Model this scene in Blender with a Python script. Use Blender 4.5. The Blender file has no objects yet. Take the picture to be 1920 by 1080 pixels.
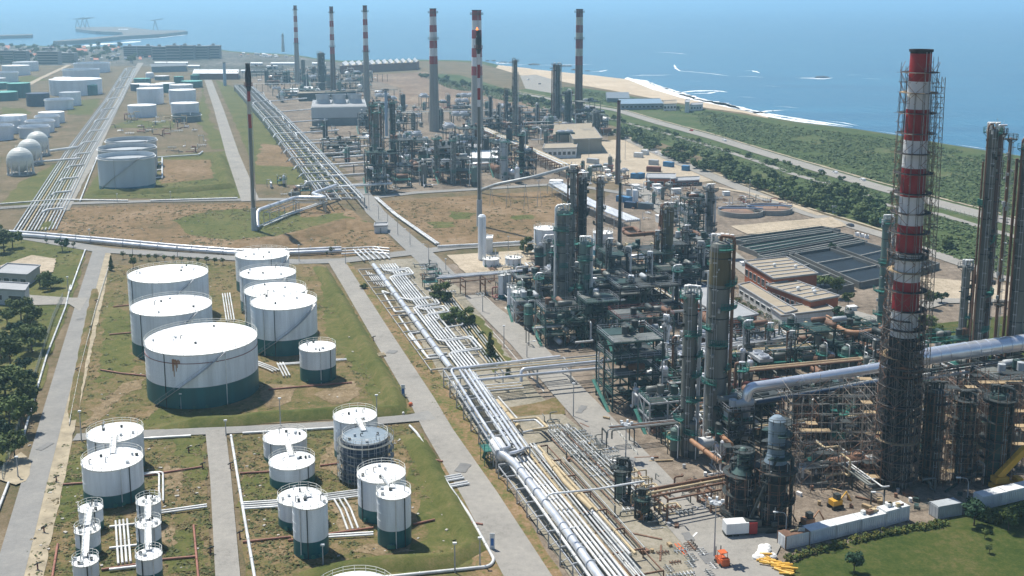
import bpy, math, random
from mathutils import Vector, noise
R = math.radians
random.seed(7)
S = bpy.context.scene
COL = S.collection
# ------------------------------------------------------------------ camera, sky, sun, exposure
F, CX, CY, CAMZ = 2060.0, 960.0, 360.0, 100.0
TH = math.atan(360 / F)
cd = bpy.data.cameras.new("camera"); cam = bpy.data.objects.new("camera", cd); COL.objects.link(cam)
cam.location = (0, 0, CAMZ); cam.rotation_euler = (math.pi / 2 - TH, 0, 0)
cd.sensor_fit = 'HORIZONTAL'; cd.sensor_width = 36; cd.lens = 36 * F / 1920; cd.shift_y = -180 / 1920
cd.clip_start = 1; cd.clip_end = 90000
S.camera = cam
SUN_EL, SUN_AZ = R(62), R(-42)          # azimuth from +Y towards +X
w = bpy.data.worlds.new("World"); S.world = w; w.use_nodes = True
nt = w.node_tree; bg = nt.nodes["Background"]
sky = nt.nodes.new("ShaderNodeTexSky"); sky.sky_type = 'NISHITA'; sky.sun_disc = False
sky.sun_elevation = SUN_EL; sky.sun_rotation = SUN_AZ; sky.altitude = 100; sky.air_density = 1.0; sky.dust_density = 0.3; sky.ozone_density = 3.0
nt.links.new(sky.outputs[0], bg.inputs[0]); bg.inputs[1].default_value = 0.088
sd = bpy.data.lights.new("sun", 'SUN'); sd.energy = 4.8; sd.angle = R(0.53); sd.color = (1, 0.95, 0.86)
sun = bpy.data.objects.new("sun", sd); COL.objects.link(sun)
sv = Vector((math.sin(SUN_AZ) * math.cos(SUN_EL), math.cos(SUN_AZ) * math.cos(SUN_EL), math.sin(SUN_EL)))
sun.rotation_euler = sv.to_track_quat('Z', 'Y').to_euler(); sun.location = (0, 0, 500)
S.view_settings.view_transform = 'Standard'; S.view_settings.look = 'None'; S.view_settings.exposure = 0.36; S.view_settings.gamma = 1
S.cycles.use_denoising = True
S.cycles.max_bounces = 4; S.cycles.diffuse_bounces = 2; S.cycles.glossy_bounces = 2; S.cycles.volume_bounces = 1

# ------------------------------------------------------------------ geometry helpers
ST, CT = math.sin(TH), math.cos(TH)
def G(px, py, z=0.0):
    a, b = (px - CX) / F, (CY - py) / F
    d = Vector((a, b * ST + CT, b * CT - ST))
    t = (z - CAMZ) / d.z
    return Vector((d.x * t, d.y * t, z))
def depth(x, y, z=0): return y * CT - (z - CAMZ) * ST
def PX(p):
    v = p[1] * ST + (p[2] - CAMZ) * CT; q = p[1] * CT - (p[2] - CAMZ) * ST
    return CX + F * p[0] / q, CY - F * v / q
def ZH(p, py):                       # height above p's ground point that shows at picture row py
    k = (CY - py) / F
    return CAMZ + p[1] * (k * CT - ST) / (CT + k * ST)
V = Vector
def U(a): return V((math.cos(a), math.sin(a), 0))
def fillet(pts, r, k=4):
    pts = [V(p) for p in pts]; out = [pts[0]]
    for i in range(1, len(pts) - 1):
        a, b, c = pts[i - 1], pts[i], pts[i + 1]
        da, dc = (a - b), (c - b)
        if da.length < 1e-4 or dc.length < 1e-4: continue
        t = min(r, da.length * .45, dc.length * .45)
        p, q = b + da.normalized() * t, b + dc.normalized() * t
        for j in range(k + 1):
            s = j / k; out.append(p * (1 - s) ** 2 + b * 2 * s * (1 - s) + q * s * s)
    out.append(pts[-1]); return out
ORG = {}
class MB:
    def __init__(s): s.v, s.f, s.m, s.s = [], [], [], []
    def add(s, vs, fs, mi=0, sm=False):
        n = len(s.v); s.v += [tuple(p) for p in vs]
        for f in fs: s.f.append([i + n for i in f]); s.m.append(mi); s.s.append(sm)
        return s
    def box(s, c, z, rz=0, mi=0):
        a, b = U(rz), U(rz + math.pi / 2); c = V(c); x, y, h = z[0] / 2, z[1] / 2, z[2] / 2
        vs = [c + a * (i * x) + b * (j * y) + V((0, 0, k * h)) for k in (-1, 1) for i, j in ((-1, -1), (1, -1), (1, 1), (-1, 1))]
        return s.add(vs, [(3, 2, 1, 0), (4, 5, 6, 7), (0, 1, 5, 4), (1, 2, 6, 5), (2, 3, 7, 6), (3, 0, 4, 7)], mi)
    def beam(s, p, q, w=.2, h=None, mi=0):
        p, q = V(p), V(q); d = q - p
        if d.length < 1e-5: return s
        d.normalize(); h = h or w
        up = V((0, 0, 1)) if abs(d.z) < .95 else V((1, 0, 0))
        a = d.cross(up).normalized() * (w / 2); b = a.cross(d).normalized() * (h / 2)
        vs = [p - a - b, p + a - b, p + a + b, p - a + b, q - a - b, q + a - b, q + a + b, q - a + b]
        return s.add(vs, [(3, 2, 1, 0), (4, 5, 6, 7), (0, 1, 5, 4), (1, 2, 6, 5), (2, 3, 7, 6), (3, 0, 4, 7)], mi)
    def tube(s, pts, r, n=8, mi=0, caps=True, sm=True):
        pts = [V(p) for p in pts]; m = len(pts); rs = r if isinstance(r, (list, tuple)) else [r] * m
        vs = []; a = None
        for i, p in enumerate(pts):
            d = (pts[min(i + 1, m - 1)] - pts[max(i - 1, 0)])
            if d.length < 1e-6: d = V((0, 0, 1))
            d.normalize()
            if a is None: a = d.cross(V((0, 0, 1)) if abs(d.z) < .9 else V((1, 0, 0))).normalized()
            else:
                a = a - d * a.dot(d); a = a.normalized() if a.length > 1e-6 else d.orthogonal().normalized()
            b = d.cross(a)
            for k in range(n):
                t = 2 * math.pi * k / n; vs.append(p + (a * math.cos(t) + b * math.sin(t)) * rs[i])
        fs = [(i * n + k, i * n + (k + 1) % n, (i + 1) * n + (k + 1) % n, (i + 1) * n + k) for i in range(m - 1) for k in range(n)]
        s.add(vs, fs, mi, sm)
        if caps: s.add(vs[:n][::-1], [tuple(range(n))], mi); s.add(vs[-n:], [tuple(range(n))], mi)
        return s
    def cyl(s, p, q, r, r2=None, n=12, mi=0, caps=True): return s.tube([p, q], [r, r if r2 is None else r2], n, mi, caps)
    def lathe(s, c, prof, n=32, mi=0, sm=True, mis=None):
        c = V(c); vs = []
        for r, z in prof:
            for k in range(n):
                t = 2 * math.pi * k / n; vs.append(c + V((r * math.cos(t), r * math.sin(t), z)))
        for i in range(len(prof) - 1):
            s.add(vs[i * n:(i + 2) * n], [(k, (k + 1) % n, n + (k + 1) % n, n + k) for k in range(n)], mis[i] if mis else mi, sm)
        return s
    def ring(s, c, r0, r1, th=.12, n=24, a0=0, a1=2 * math.pi, mi=0):
        c = V(c); full = abs(a1 - a0) > 6.2; m = n if full else n + 1; vs = []
        for k in range(m):
            d = U(a0 + (a1 - a0) * k / n)
            vs += [c + d * r0, c + d * r1, c + d * r1 - V((0, 0, th)), c + d * r0 - V((0, 0, th))]
        fs = []
        for k in range(n):
            a, b = 4 * k, 4 * ((k + 1) % m)
            fs += [(a, a + 1, b + 1, b), (a + 1, a + 2, b + 2, b + 1), (a + 2, a + 3, b + 3, b + 2), (a + 3, a, b, b + 3)]
        return s.add(vs, fs, mi)
    def rail(s, c, r, h=1.1, n=24, a0=0, a1=2 * math.pi, t=.06, mi=0):
        c = V(c)
        P = [c + U(a0 + (a1 - a0) * k / n) * r for k in range(n + 1)]
        for p in P[:-1] if a1 - a0 > 6.2 else P: s.beam(p, p + V((0, 0, h)), t, mi=mi)
        for hh in (h, h * .5): s.tube([p + V((0, 0, hh)) for p in P], t * .6, 4, mi, False, False)
        return s
    def sphere(s, c, r, n=16, mi=0, sz=1.0):
        m = n // 2; prof = [(r * math.sin(math.pi * i / m), -r * sz * math.cos(math.pi * i / m)) for i in range(m + 1)]
        prof[0] = (0.001, prof[0][1]); prof[-1] = (0.001, prof[-1][1]); return s.lathe(c, prof, n, mi)
    def prism(s, pts, z0, z1, mi=0, top=None):
        n = len(pts); vs = [V((p[0], p[1], z0)) for p in pts] + [V((p[0], p[1], z1)) for p in pts]
        s.add(vs, [(k, (k + 1) % n, n + (k + 1) % n, n + k) for k in range(n)], mi)
        return s.add(vs[n:], [tuple(range(n))], mi if top is None else top)
    def build(s, name, mats, parent=None, org=None):
        o0 = ORG[parent.name] if parent else V(org) if org is not None else V((0, 0, 0))
        me = bpy.data.meshes.new(name)
        me.from_pydata([(x - o0.x, y - o0.y, z - o0.z) for x, y, z in s.v], [], s.f)
        for m in (mats if isinstance(mats, (list, tuple)) else [mats]): me.materials.append(m)
        if len(s.f):
            me.polygons.foreach_set("material_index", s.m); me.polygons.foreach_set("use_smooth", s.s)
        ob = bpy.data.objects.new(name, me); COL.objects.link(ob); ORG[ob.name] = o0
        if parent: ob.parent = parent
        else: ob.location = o0
        return ob
def tag(o, label, cat, group=None, kind=None):
    o["label"] = label
    if cat: o["category"] = cat
    if group: o["group"] = group
    if kind: o["kind"] = kind
    return o
def thing(name, label, cat, loc, group=None):
    o = bpy.data.objects.new(name, None); COL.objects.link(o); o.location = loc; o.empty_display_size = .5
    ORG[o.name] = V(loc); return tag(o, label, cat, group)
def copy_tree(o, loc, label=None, rz=None, sc=None):
    c = o.copy(); COL.objects.link(c); c.location = loc
    if rz is not None: c.rotation_euler = (0, 0, rz)
    if sc is not None: c.scale = (sc, sc, sc) if not isinstance(sc, (tuple, list)) else sc
    if label: c["label"] = label
    for ch in o.children:
        k = ch.copy(); COL.objects.link(k); k.parent = c
        for g in ch.children:
            q = g.copy(); COL.objects.link(q); q.parent = k
    return c
def struct(o, label=None):
    o["kind"] = "structure"
    if label: o["label"] = label
    return o

# ------------------------------------------------------------------ materials
MATS = {}
def M(name, col, rough=.7, metal=0., var=.0, scale=.3, col2=None, bump=0., bscale=None, streak=False, objrand=0., spec=.5):
    if name in MATS: return MATS[name]
    m = bpy.data.materials.new(name); m.use_nodes = True; t = m.node_tree; b = t.nodes["Principled BSDF"]
    b.inputs["Roughness"].default_value = rough; b.inputs["Metallic"].default_value = metal
    b.inputs["Specular IOR Level"].default_value = spec
    c = (*col, 1); b.inputs["Base Color"].default_value = c
    out = None
    if var or col2:
        tc = t.nodes.new("ShaderNodeNewGeometry"); mp = t.nodes.new("ShaderNodeMapping")
        t.links.new(tc.outputs["Position"], mp.inputs[0])
        if streak: mp.inputs["Scale"].default_value = (1, 1, .08)
        n = t.nodes.new("ShaderNodeTexNoise"); n.inputs["Scale"].default_value = scale; n.inputs["Detail"].default_value = 8; n.inputs["Roughness"].default_value = .65
        t.links.new(mp.outputs[0], n.inputs[0])
        rp = t.nodes.new("ShaderNodeValToRGB"); rp.color_ramp.elements[0].position = .32; rp.color_ramp.elements[1].position = .68
        c2 = col2 or tuple(x * (1 - var) for x in col); c1 = col if col2 else tuple(min(1, x * (1 + var * .6)) for x in col)
        rp.color_ramp.elements[0].color = (*c2, 1); rp.color_ramp.elements[1].color = (*c1, 1)
        t.links.new(n.outputs[0], rp.inputs[0]); out = rp.outputs[0]
        if objrand:
            oi = t.nodes.new("ShaderNodeObjectInfo"); mr = t.nodes.new("ShaderNodeMapRange")
            mr.inputs[3].default_value = 1 - objrand; mr.inputs[4].default_value = 1 + objrand
            hs = t.nodes.new("ShaderNodeHueSaturation")
            t.links.new(oi.outputs["Random"], mr.inputs[0]); t.links.new(mr.outputs[0], hs.inputs["Value"]); t.links.new(out, hs.inputs["Color"]); out = hs.outputs[0]
        t.links.new(out, b.inputs["Base Color"])
        if bump:
            n2 = t.nodes.new("ShaderNodeTexNoise"); n2.inputs["Scale"].default_value = bscale or scale * 6; n2.inputs["Detail"].default_value = 5
            t.links.new(tc.outputs["Position"], n2.inputs[0])
            bp = t.nodes.new("ShaderNodeBump"); bp.inputs["Strength"].default_value = 1; bp.inputs["Distance"].default_value = bump
            t.links.new(n2.outputs[0], bp.inputs["Height"]); t.links.new(bp.outputs[0], b.inputs["Normal"])
    MATS[name] = m; return m
white = M("white tank paint", (.76, .80, .83), .45, var=.2, scale=.5, streak=True, objrand=.05)
roofw = M("white roof paint", (.85, .86, .85), .5, var=.06, scale=.2)
teal = M("teal tank paint", (.004, .115, .125), .45, var=.25, scale=.3, streak=True)
tealroof = M("teal roof paint", (.12, .42, .36), .5, var=.2, scale=.2)
blueband = M("blue tank paint", (.02, .16, .24), .45, var=.2, scale=.3)
greyp = M("grey tank paint", (.42, .45, .47), .5, var=.15, scale=.3)
navy = M("navy tank paint", (.025, .055, .11), .5, var=.3, scale=.4)
railm = M("pale rail paint", (.72, .72, .66), .6, var=.1, scale=1)
steel = M("galvanised steel", (.42, .44, .46), .45, .3, var=.2, scale=.6)
silver = M("aluminium cladding", (.70, .72, .75), .34, .45, var=.28, scale=.25, objrand=.08)
pipew = M("pale pipe cladding", (.70, .71, .70), .4, .15, var=.34, scale=.22, objrand=.12)
pipeg = M("grey pipe cladding", (.40, .42, .42), .5, .2, var=.25, scale=.5)
pipet = M("tan pipe cladding", (.50, .40, .24), .55, var=.25, scale=.5)
pipeo = M("orange rust pipe", (.36, .19, .10), .6, var=.3, scale=.5)
pipem = M("maroon pipe paint", (.22, .07, .06), .6, var=.3, scale=.5)
firered = M("faded red fire main", (.30, .125, .085), .6, var=.3, scale=.6)
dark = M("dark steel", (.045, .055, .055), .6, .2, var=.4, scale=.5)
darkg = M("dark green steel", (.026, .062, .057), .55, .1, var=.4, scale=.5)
green = M("green platform paint", (.025, .155, .125), .5, var=.25, scale=.5)
colg = M("dirty grey cladding", (.175, .185, .17), .5, .15, var=.45, scale=.22, streak=True)
colo = M("ochre stained cladding", (.15, .13, .07), .55, .1, var=.45, scale=.25, streak=True)
colgreen = M("pale green cladding", (.11, .17, .15), .5, .15, var=.35, scale=.25, streak=True)
brownst = M("rusty steel", (.20, .11, .07), .7, .1, var=.4, scale=.4)
wood = M("scaffold board", (.38, .28, .16), .8, var=.3, scale=.4)
concrete = M("concrete", (.42, .41, .38), .85, var=.2, scale=.12, bump=.01)
concdark = M("stack concrete", (.30, .295, .27), .85, var=.25, scale=.1, streak=True)
concbrown = M("brown stack concrete", (.14, .10, .085), .85, var=.25, scale=.1, streak=True)
redp = M("red band paint", (.30, .012, .016), .55, var=.25, scale=.2, streak=True)
whitep = M("white band paint", (.66, .67, .68), .55, var=.15, scale=.2, streak=True)
redd = M("sooty red paint", (.13, .02, .025), .6, var=.3, scale=.2, streak=True)
soot = M("soot", (.02, .02, .022), .8, var=.3, scale=.3)
brick = M("orange brick", (.40, .12, .05), .85, var=.2, scale=.4)
brickd = M("dark red brick", (.19, .075, .055), .85, var=.2, scale=.3)
roofg = M("grey sheet roof", (.34, .35, .36), .6, var=.15, scale=.2)
roofb = M("beige gravel roof", (.34, .29, .215), .9, var=.15, scale=.3)
beige = M("beige sheet cladding", (.27, .26, .215), .6, var=.15, scale=.2)
glass = M("dark window glass", (.03, .04, .05), .1)
contw = M("white container paint", (.70, .72, .72), .5, var=.18, scale=.5, streak=True)
contb = M("blue container paint", (.06, .22, .42), .5, var=.15, scale=.5)
yellow = M("yellow machine paint", (.62, .34, .04), .5, var=.2, scale=.6)
orange = M("orange machine paint", (.60, .12, .03), .5, var=.2, scale=.6)
rubber = M("black rubber", (.02, .02, .02), .8)
carw = M("white car paint", (.75, .75, .75), .25, objrand=0)
card = M("dark car paint", (.04, .05, .07), .25)
carr = M("red car paint", (.4, .03, .03), .25)
bluep = M("blue plastic", (.03, .14, .40), .5)
bagw = M("white bag fabric", (.72, .72, .70), .8, var=.1, scale=1)
paving = M("tan paving", (.36, .30, .235), .9, var=.18, scale=.1, bump=.02, bscale=2)
sandp = M("pale dusty verge", (.37, .315, .22), .95, var=.35, scale=.25, bump=.04, bscale=2)
ductm = M("ribbed bright cladding", (.74, .77, .82), .27, .65, var=.08, scale=.5)
# ------------------------------------------------------------------ ground materials
def ground_mat(name, cols, scale, fine=1.2, bump=.08, thr=(.3, .5, .7)):
    m = bpy.data.materials.new(name); m.use_nodes = True; t = m.node_tree; b = t.nodes["Principled BSDF"]
    b.inputs["Roughness"].default_value = .95; b.inputs["Specular IOR Level"].default_value = .15
    g = t.nodes.new("ShaderNodeNewGeometry")
    def nz(sc, det=8, ro=.6):
        n = t.nodes.new("ShaderNodeTexNoise"); n.inputs["Scale"].default_value = sc; n.inputs["Detail"].default_value = det; n.inputs["Roughness"].default_value = ro
        t.links.new(g.outputs["Position"], n.inputs[0]); return n
    a, md, c = nz(scale), nz(scale * 7 + .05, 6, .65), nz(fine * 2, 5, .75)
    m1 = t.nodes.new("ShaderNodeMix"); m1.inputs[0].default_value = .5; t.links.new(a.outputs[0], m1.inputs[2]); t.links.new(md.outputs[0], m1.inputs[3])
    mx = t.nodes.new("ShaderNodeMix"); mx.inputs[0].default_value = .36
    t.links.new(m1.outputs[0], mx.inputs[2]); t.links.new(c.outputs[0], mx.inputs[3])
    rp = t.nodes.new("ShaderNodeValToRGB"); e = rp.color_ramp.elements
    n = len(cols); lo, hi = .5 - (.5 - thr[0]) * .62, .5 + (thr[-1] - .5) * .62
    while len(e) < n: e.new(.5)
    for i, col in enumerate(cols): e[i].position = lo + (hi - lo) * i / (n - 1); e[i].color = (*col, 1)
    t.links.new(mx.outputs[0], rp.inputs[0]); t.links.new(rp.outputs[0], b.inputs["Base Color"])
    bp = t.nodes.new("ShaderNodeBump"); bp.inputs["Strength"].default_value = 1; bp.inputs["Distance"].default_value = bump
    t.links.new(c.outputs[0], bp.inputs["Height"]); t.links.new(bp.outputs[0], b.inputs["Normal"]); MATS[name] = m; return m
gr_dry = ground_mat("dry ground", [(.075, .082, .035), (.13, .105, .06), (.17, .13, .08), (.23, .185, .125)], .045, thr=(.36, .5, .64))
gr_brown = ground_mat("dry brown grass", [(.10, .085, .038), (.17, .115, .058), (.22, .15, .083), (.275, .205, .135)], .03, thr=(.36, .5, .64))
gr_mix = ground_mat("weedy ground", [(.074, .084, .024), (.122, .112, .042), (.185, .132, .068), (.245, .182, .108)], .06, thr=(.36, .5, .66))
gr_green = ground_mat("rough grass", [(.058, .076, .019), (.088, .100, .028), (.122, .120, .040), (.17, .14, .064)], .05, thr=(.33, .5, .68))
gr_lawn = ground_mat("lawn", [(.030, .052, .010), (.048, .070, .015), (.075, .085, .024), (.125, .105, .045)], .09, thr=(.33, .5, .68), bump=.04)
gr_scrub = ground_mat("coastal scrub ground", [(.038, .066, .020), (.056, .088, .028), (.082, .105, .040), (.145, .135, .070)], .02, fine=.5, thr=(.34, .5, .66))
gr_works = ground_mat("stained works ground", [(.09, .075, .06), (.16, .13, .10), (.22, .18, .14), (.31, .26, .205)], .05, thr=(.33, .5, .66))
gr_far = ground_mat("far town ground", [(.05, .06, .045), (.08, .08, .065), (.14, .13, .115), (.24, .225, .205)], .01, fine=.06, thr=(.36, .5, .64))
asphalt = ground_mat("asphalt", [(.19, .188, .18), (.235, .232, .222), (.265, .26, .245), (.31, .30, .275)], .12, fine=1.6, bump=.02)
asphalt2 = ground_mat("old grey asphalt", [(.20, .192, .172), (.27, .258, .235), (.305, .29, .262), (.36, .34, .30)], .10, fine=1.6, bump=.02)
earth = ground_mat("bare earth", [(.12, .095, .05), (.19, .14, .08), (.25, .19, .115), (.33, .265, .185)], .12, thr=(.36, .5, .66))
yardm = ground_mat("pale yard sand", [(.26, .22, .155), (.37, .31, .23), (.45, .38, .285), (.52, .45, .35)], .05, fine=.8)
beachm = ground_mat("beach sand", [(.36, .28, .19), (.47, .375, .265), (.55, .45, .33), (.60, .51, .39)], .02, fine=.5)
# ------------------------------------------------------------------ sea, coast, ground sheet
WATER = [(1920, 292), (1780, 270), (1680, 252), (1600, 240), (1505, 229), (1440, 218), (1395, 206), (1340, 194), (1290, 184), (1235, 168), (1182, 147), (1130, 141), (1090, 137), (1000, 128), (935, 121), (905, 114), (850, 112), (780, 111), (700, 112), (640, 113), (600, 110), (560, 103), (520, 100), (470, 98), (430, 95), (412, 92), (300, 88), (230, 87.5), (100, 86), (0, 84), (-200, 80)]
INNER = [(1920, 293.5), (1780, 271.5), (1680, 253.8), (1600, 242), (1505, 231.5), (1440, 221.5), (1392, 211), (1330, 203), (1280, 194), (1200, 180), (1140, 168), (1080, 158), (1040, 150), (980, 142), (930, 127), (900, 119), (850, 115), (780, 114.5), (700, 115.5), (640, 117), (600, 113), (560, 106), (520, 102.5), (470, 100.5), (430, 97.5), (412, 94.5), (300, 90), (230, 89.5), (100, 88), (0, 86), (-200, 82)]
SEA = -4.0
wat = [G(x, y, SEA) for x, y in WATER]; inn = [G(x, y, 0) for x, y in INNER]
d0 = (wat[0] - wat[2]).normalized(); wat.insert(0, wat[0] + d0 * 900); inn.insert(0, inn[0] + d0 * 900)
wat = [p + (p - q).normalized() * 3 - V((0, 0, .4)) for p, q in zip(wat, inn)]
def dense(pts, step, amp=0, closed=False, seed=0):
    out = []; n = len(pts)
    for i in range(n if closed else n - 1):
        a, b = pts[i], pts[(i + 1) % n]; k = max(1, int((b - a).length / step)); nn = V((a.y - b.y, b.x - a.x, 0))
        nn = nn.normalized() if nn.length > 0 else nn
        for j in range(k):
            p = a.lerp(b, j / k)
            if amp: p = p + nn * (noise.noise(V((p.x * .9 / step, p.y * .9 / step, seed))) * amp)
            out.append(p)
    if not closed: out.append(pts[-1])
    return out
from mathutils.geometry import delaunay_2d_cdt
def flat(P, z):
    c = P[0]; vs, _, fs, *_r = delaunay_2d_cdt([V((p.x - c.x, p.y - c.y)) for p in P], [], [list(range(len(P)))], 1, 1e-4)
    mb = MB(); mb.add([V((v.x + c.x, v.y + c.y, z)) for v in vs], [tuple(f) for f in fs]); return mb
LAYER = [0.02]
def sheet(name, pts, mat, label=None, step=0, amp=0, kind="structure", px=True, z=None):
    if z is None: LAYER[0] += .005; z = LAYER[0]
    P = [G(*p) for p in pts] if px else [V((p[0], p[1], 0)) for p in pts]
    if step: P = dense(P, step, amp, True, len(name) + LAYER[0] * 99)
    mb = flat(P, z)
    o = mb.build(name, mat); o["kind"] = kind
    if label: o["label"] = label
    return o
def strip(name, line, wid, mat, label=None, px=True, z=None, dz=0, step=0, amp=0, kind="structure"):
    """road or path along a line; wid in metres (number or per-point list)"""
    if z is None: LAYER[0] += .005; z = LAYER[0] + dz
    P = [G(*p) for p in line] if px else [V((p[0], p[1], 0)) for p in line]
    ws = wid if isinstance(wid, list) else [wid] * len(P); L, Rr = [], []
    for i, p in enumerate(P):
        d = (P[min(i + 1, len(P) - 1)] - P[max(i - 1, 0)]); n = V((-d.y, d.x, 0)).normalized() * ws[i] / 2
        L.append(p + n); Rr.append(p - n)
    if step: L = dense(L, step, amp, seed=1); Rr = dense(Rr, step, amp, seed=2)
    Q = L + Rr[::-1]; mb = flat(Q, z)
    o = mb.build(name, mat); o["kind"] = kind
    if label: o["label"] = label
    return o
land = inn + [V((-6000, inn[-1].y + 300, 0)), V((-6000, -600, 0)), V((900, -600, 0)), V((inn[0].x, -600, 0))]
g = MB(); g.add(land, [tuple(range(len(land)))]); struct(g.build("ground", gr_dry))
b_ = MB(); n_ = len(wat)
b_.add(wat + inn, [(i, i + 1, n_ + i + 1, n_ + i) for i in range(6, 15)]); struct(b_.build("beach", beachm), "pale sand beach along the sea")
b_ = MB(); b_.add(wat + inn, [(i, i + 1, n_ + i + 1, n_ + i) for i in list(range(6)) + list(range(15, n_ - 1))]); struct(b_.build("shore_bank", gr_scrub), "scrub covered bank above the water")
sm = bpy.data.materials.new("sea water"); sm.use_nodes = True; t = sm.node_tree; b = t.nodes["Principled BSDF"]
b.inputs["Roughness"].default_value = .22; b.inputs["IOR"].default_value = 1.33
geo = t.nodes.new("ShaderNodeNewGeometry")
n1 = t.nodes.new("ShaderNodeTexNoise"); n1.inputs["Scale"].default_value = .012; n1.inputs["Detail"].default_value = 7
rp = t.nodes.new("ShaderNodeValToRGB"); rp.color_ramp.elements[0].position = .35; rp.color_ramp.elements[1].position = .7
rp.color_ramp.elements[0].color = (.003, .095, .200, 1); rp.color_ramp.elements[1].color = (.010, .150, .270, 1)
n2 = t.nodes.new("ShaderNodeTexNoise"); n2.inputs["Scale"].default_value = .12; n2.inputs["Detail"].default_value = 6
mp = t.nodes.new("ShaderNodeMapping"); mp.inputs["Scale"].default_value = (1, .45, 1); mp.inputs["Rotation"].default_value = (0, 0, R(-25))
bp = t.nodes.new("ShaderNodeBump"); bp.inputs["Distance"].default_value = 1.2; bp.inputs["Strength"].default_value = .5
mp1 = t.nodes.new("ShaderNodeMapping"); mp1.inputs["Scale"].default_value = (.35, 1.6, 1); mp1.inputs["Rotation"].default_value = (0, 0, R(20)); t.links.new(geo.outputs["Position"], mp1.inputs[0]); t.links.new(mp1.outputs[0], n1.inputs[0]); t.links.new(n1.outputs[0], rp.inputs[0]); t.links.new(rp.outputs[0], b.inputs["Base Color"])
t.links.new(geo.outputs["Position"], mp.inputs[0]); t.links.new(mp.outputs[0], n2.inputs[0]); t.links.new(n2.outputs[0], bp.inputs["Height"]); t.links.new(bp.outputs[0], b.inputs["Normal"])
s_ = MB(); s_.add([(-15000, 200, SEA), (20000, 200, SEA), (20000, 42000, SEA), (-15000, 42000, SEA)], [(0, 1, 2, 3)]); struct(s_.build("sea", sm))
foamm = M("white surf foam", (.80, .82, .82), .8)
def foam(line, wid, name="surf_foam"):
    pts = dense([G(x, y, SEA) for x, y in line], 6)
    L, Rr = [], []
    for i, p in enumerate(pts):
        d = pts[min(i + 1, len(pts) - 1)] - pts[max(i - 1, 0)]; n = V((-d.y, d.x, 0)).normalized()
        e = min(1, i / 6, (len(pts) - 1 - i) / 6) + .02
        h = wid * e * (.55 + .9 * abs(noise.noise(p * .05))); q = n * (noise.noise(p * .021 + V((5, 0, 0))) * wid * .35)
        L.append(p + q + n * h + V((0, 0, .06))); Rr.append(p + q - n * h * (.4 + abs(noise.noise(p * .09))) + V((0, 0, .06)))
    return L, Rr
fm = MB()
for line, wid in [([(1590, 238.2), (1550, 233.5), (1505, 228), (1440, 217), (1395, 205)], 8), ([(1700, 254), (1680, 251), (1640, 245)], 2), ([(1860, 281), (1820, 275), (1790, 270.5)], 2), ([(1395, 205), (1340, 193), (1290, 183), (1235, 167), (1180, 145)], 17), ([(1440, 214), (1380, 200), (1320, 187), (1270, 174)], 9), ([(1600, 237.5), (1520, 226), (1450, 214)], 7), ([(1300, 180), (1270, 172), (1240, 163), (1215, 154)], 4), ([(1450, 199), (1480, 201), (1500, 203)], 3), ([(1545, 226), (1580, 230), (1610, 236)], 3),
        ([(1478, 206), (1440, 208), (1400, 214), (1360, 202)], 6), ([(1505, 221), (1470, 219), (1440, 213), (1395, 207)], 6), ([(1262, 175), (1300, 171), (1340, 170), (1362, 173)], 9), ([(1290, 176), (1330, 175), (1352, 171)], 7),
        ([(1177, 143), (1205, 141), (1240, 141), (1262, 140)], 4), ([(1264, 121), (1266, 128), (1275, 133), (1310, 136), (1340, 139), (1370, 143)], 2.5), ([(1380, 143), (1410, 143.5), (1435, 145)], 4),
        ([(1394, 133), (1410, 132.5), (1425, 137)], 6), ([(1489, 146), (1515, 147), (1545, 148), (1562, 146)], 9), ([(1500, 146), (1540, 145), (1560, 146)], 7), ([(1585, 141), (1605, 140.5), (1620, 141)], 5), ([(1615, 147), (1640, 148), (1654, 148)], 5),
        ([(1290, 152), (1300, 152), (1316, 153)], 3), ([(1000, 122), (1040, 122), (1115, 120.5)], 5), ([(1103, 135), (1125, 134), (1140, 131)], 7), ([(932, 117), (945, 119), (962, 118)], 14), ([(990, 121), (960, 122)], 8),
        ([(1225, 97.5), (1260, 99), (1290, 102)], 3), ([(1225, 151), (1232, 152)], 6), ([(1420, 162), (1440, 161), (1470, 163)], 2), ([(1380, 181), (1420, 183)], 2),
        ([(150, 88), (180, 84), (205, 81.5), (240, 80), (262, 77)], 24), ([(120, 86), (150, 86), (190, 86)], 16), ([(225, 76), (300, 71), (352, 65)], 7), ([(100, 85.5), (140, 84)], 14)]:
    L, Rr = foam(line, wid); n = len(L); fm.add(L + Rr, [(i, i + 1, n + i + 1, n + i) for i in range(n - 1)])
fo = fm.build("surf_foam", foamm); fo["kind"] = "stuff"; fo["label"] = "white breaking surf along the beach and over offshore rocks"
# ------------------------------------------------------------------ large ground zones
sheet("coastal_land", [(1920, 294), (1780, 272), (1680, 254.3), (1600, 242.5), (1505, 232), (1440, 222.5), (1390, 214), (1330, 206), (1280, 197), (1200, 184), (1140, 172), (1080, 163), (1000, 165), (960, 170), (860, 140), (790, 138), (800, 148), (1110, 222), (1330, 300), (1500, 385), (1680, 440), (1920, 530), (2500, 700), (2400, 400)], gr_scrub, "green coastal scrub strip between works and beach")
sheet("town_land", [(-300, 84), (0, 87), (230, 91), (412, 96), (470, 102), (560, 107), (640, 118), (640, 134), (470, 150), (280, 124), (0, 122), (-300, 124)], gr_far, "hazy town ground beyond the works")
sheet("bare_field", [(640, 143), (800, 135), (830, 150), (1000, 190), (1130, 250), (1130, 300), (700, 250), (560, 180)], ground_mat("pale bare field", [(.13, .095, .065), (.18, .125, .088), (.235, .175, .125), (.33, .265, .19)], .012, fine=.3, thr=(.36, .5, .64)), "bare brown field beyond the refinery")
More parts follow.
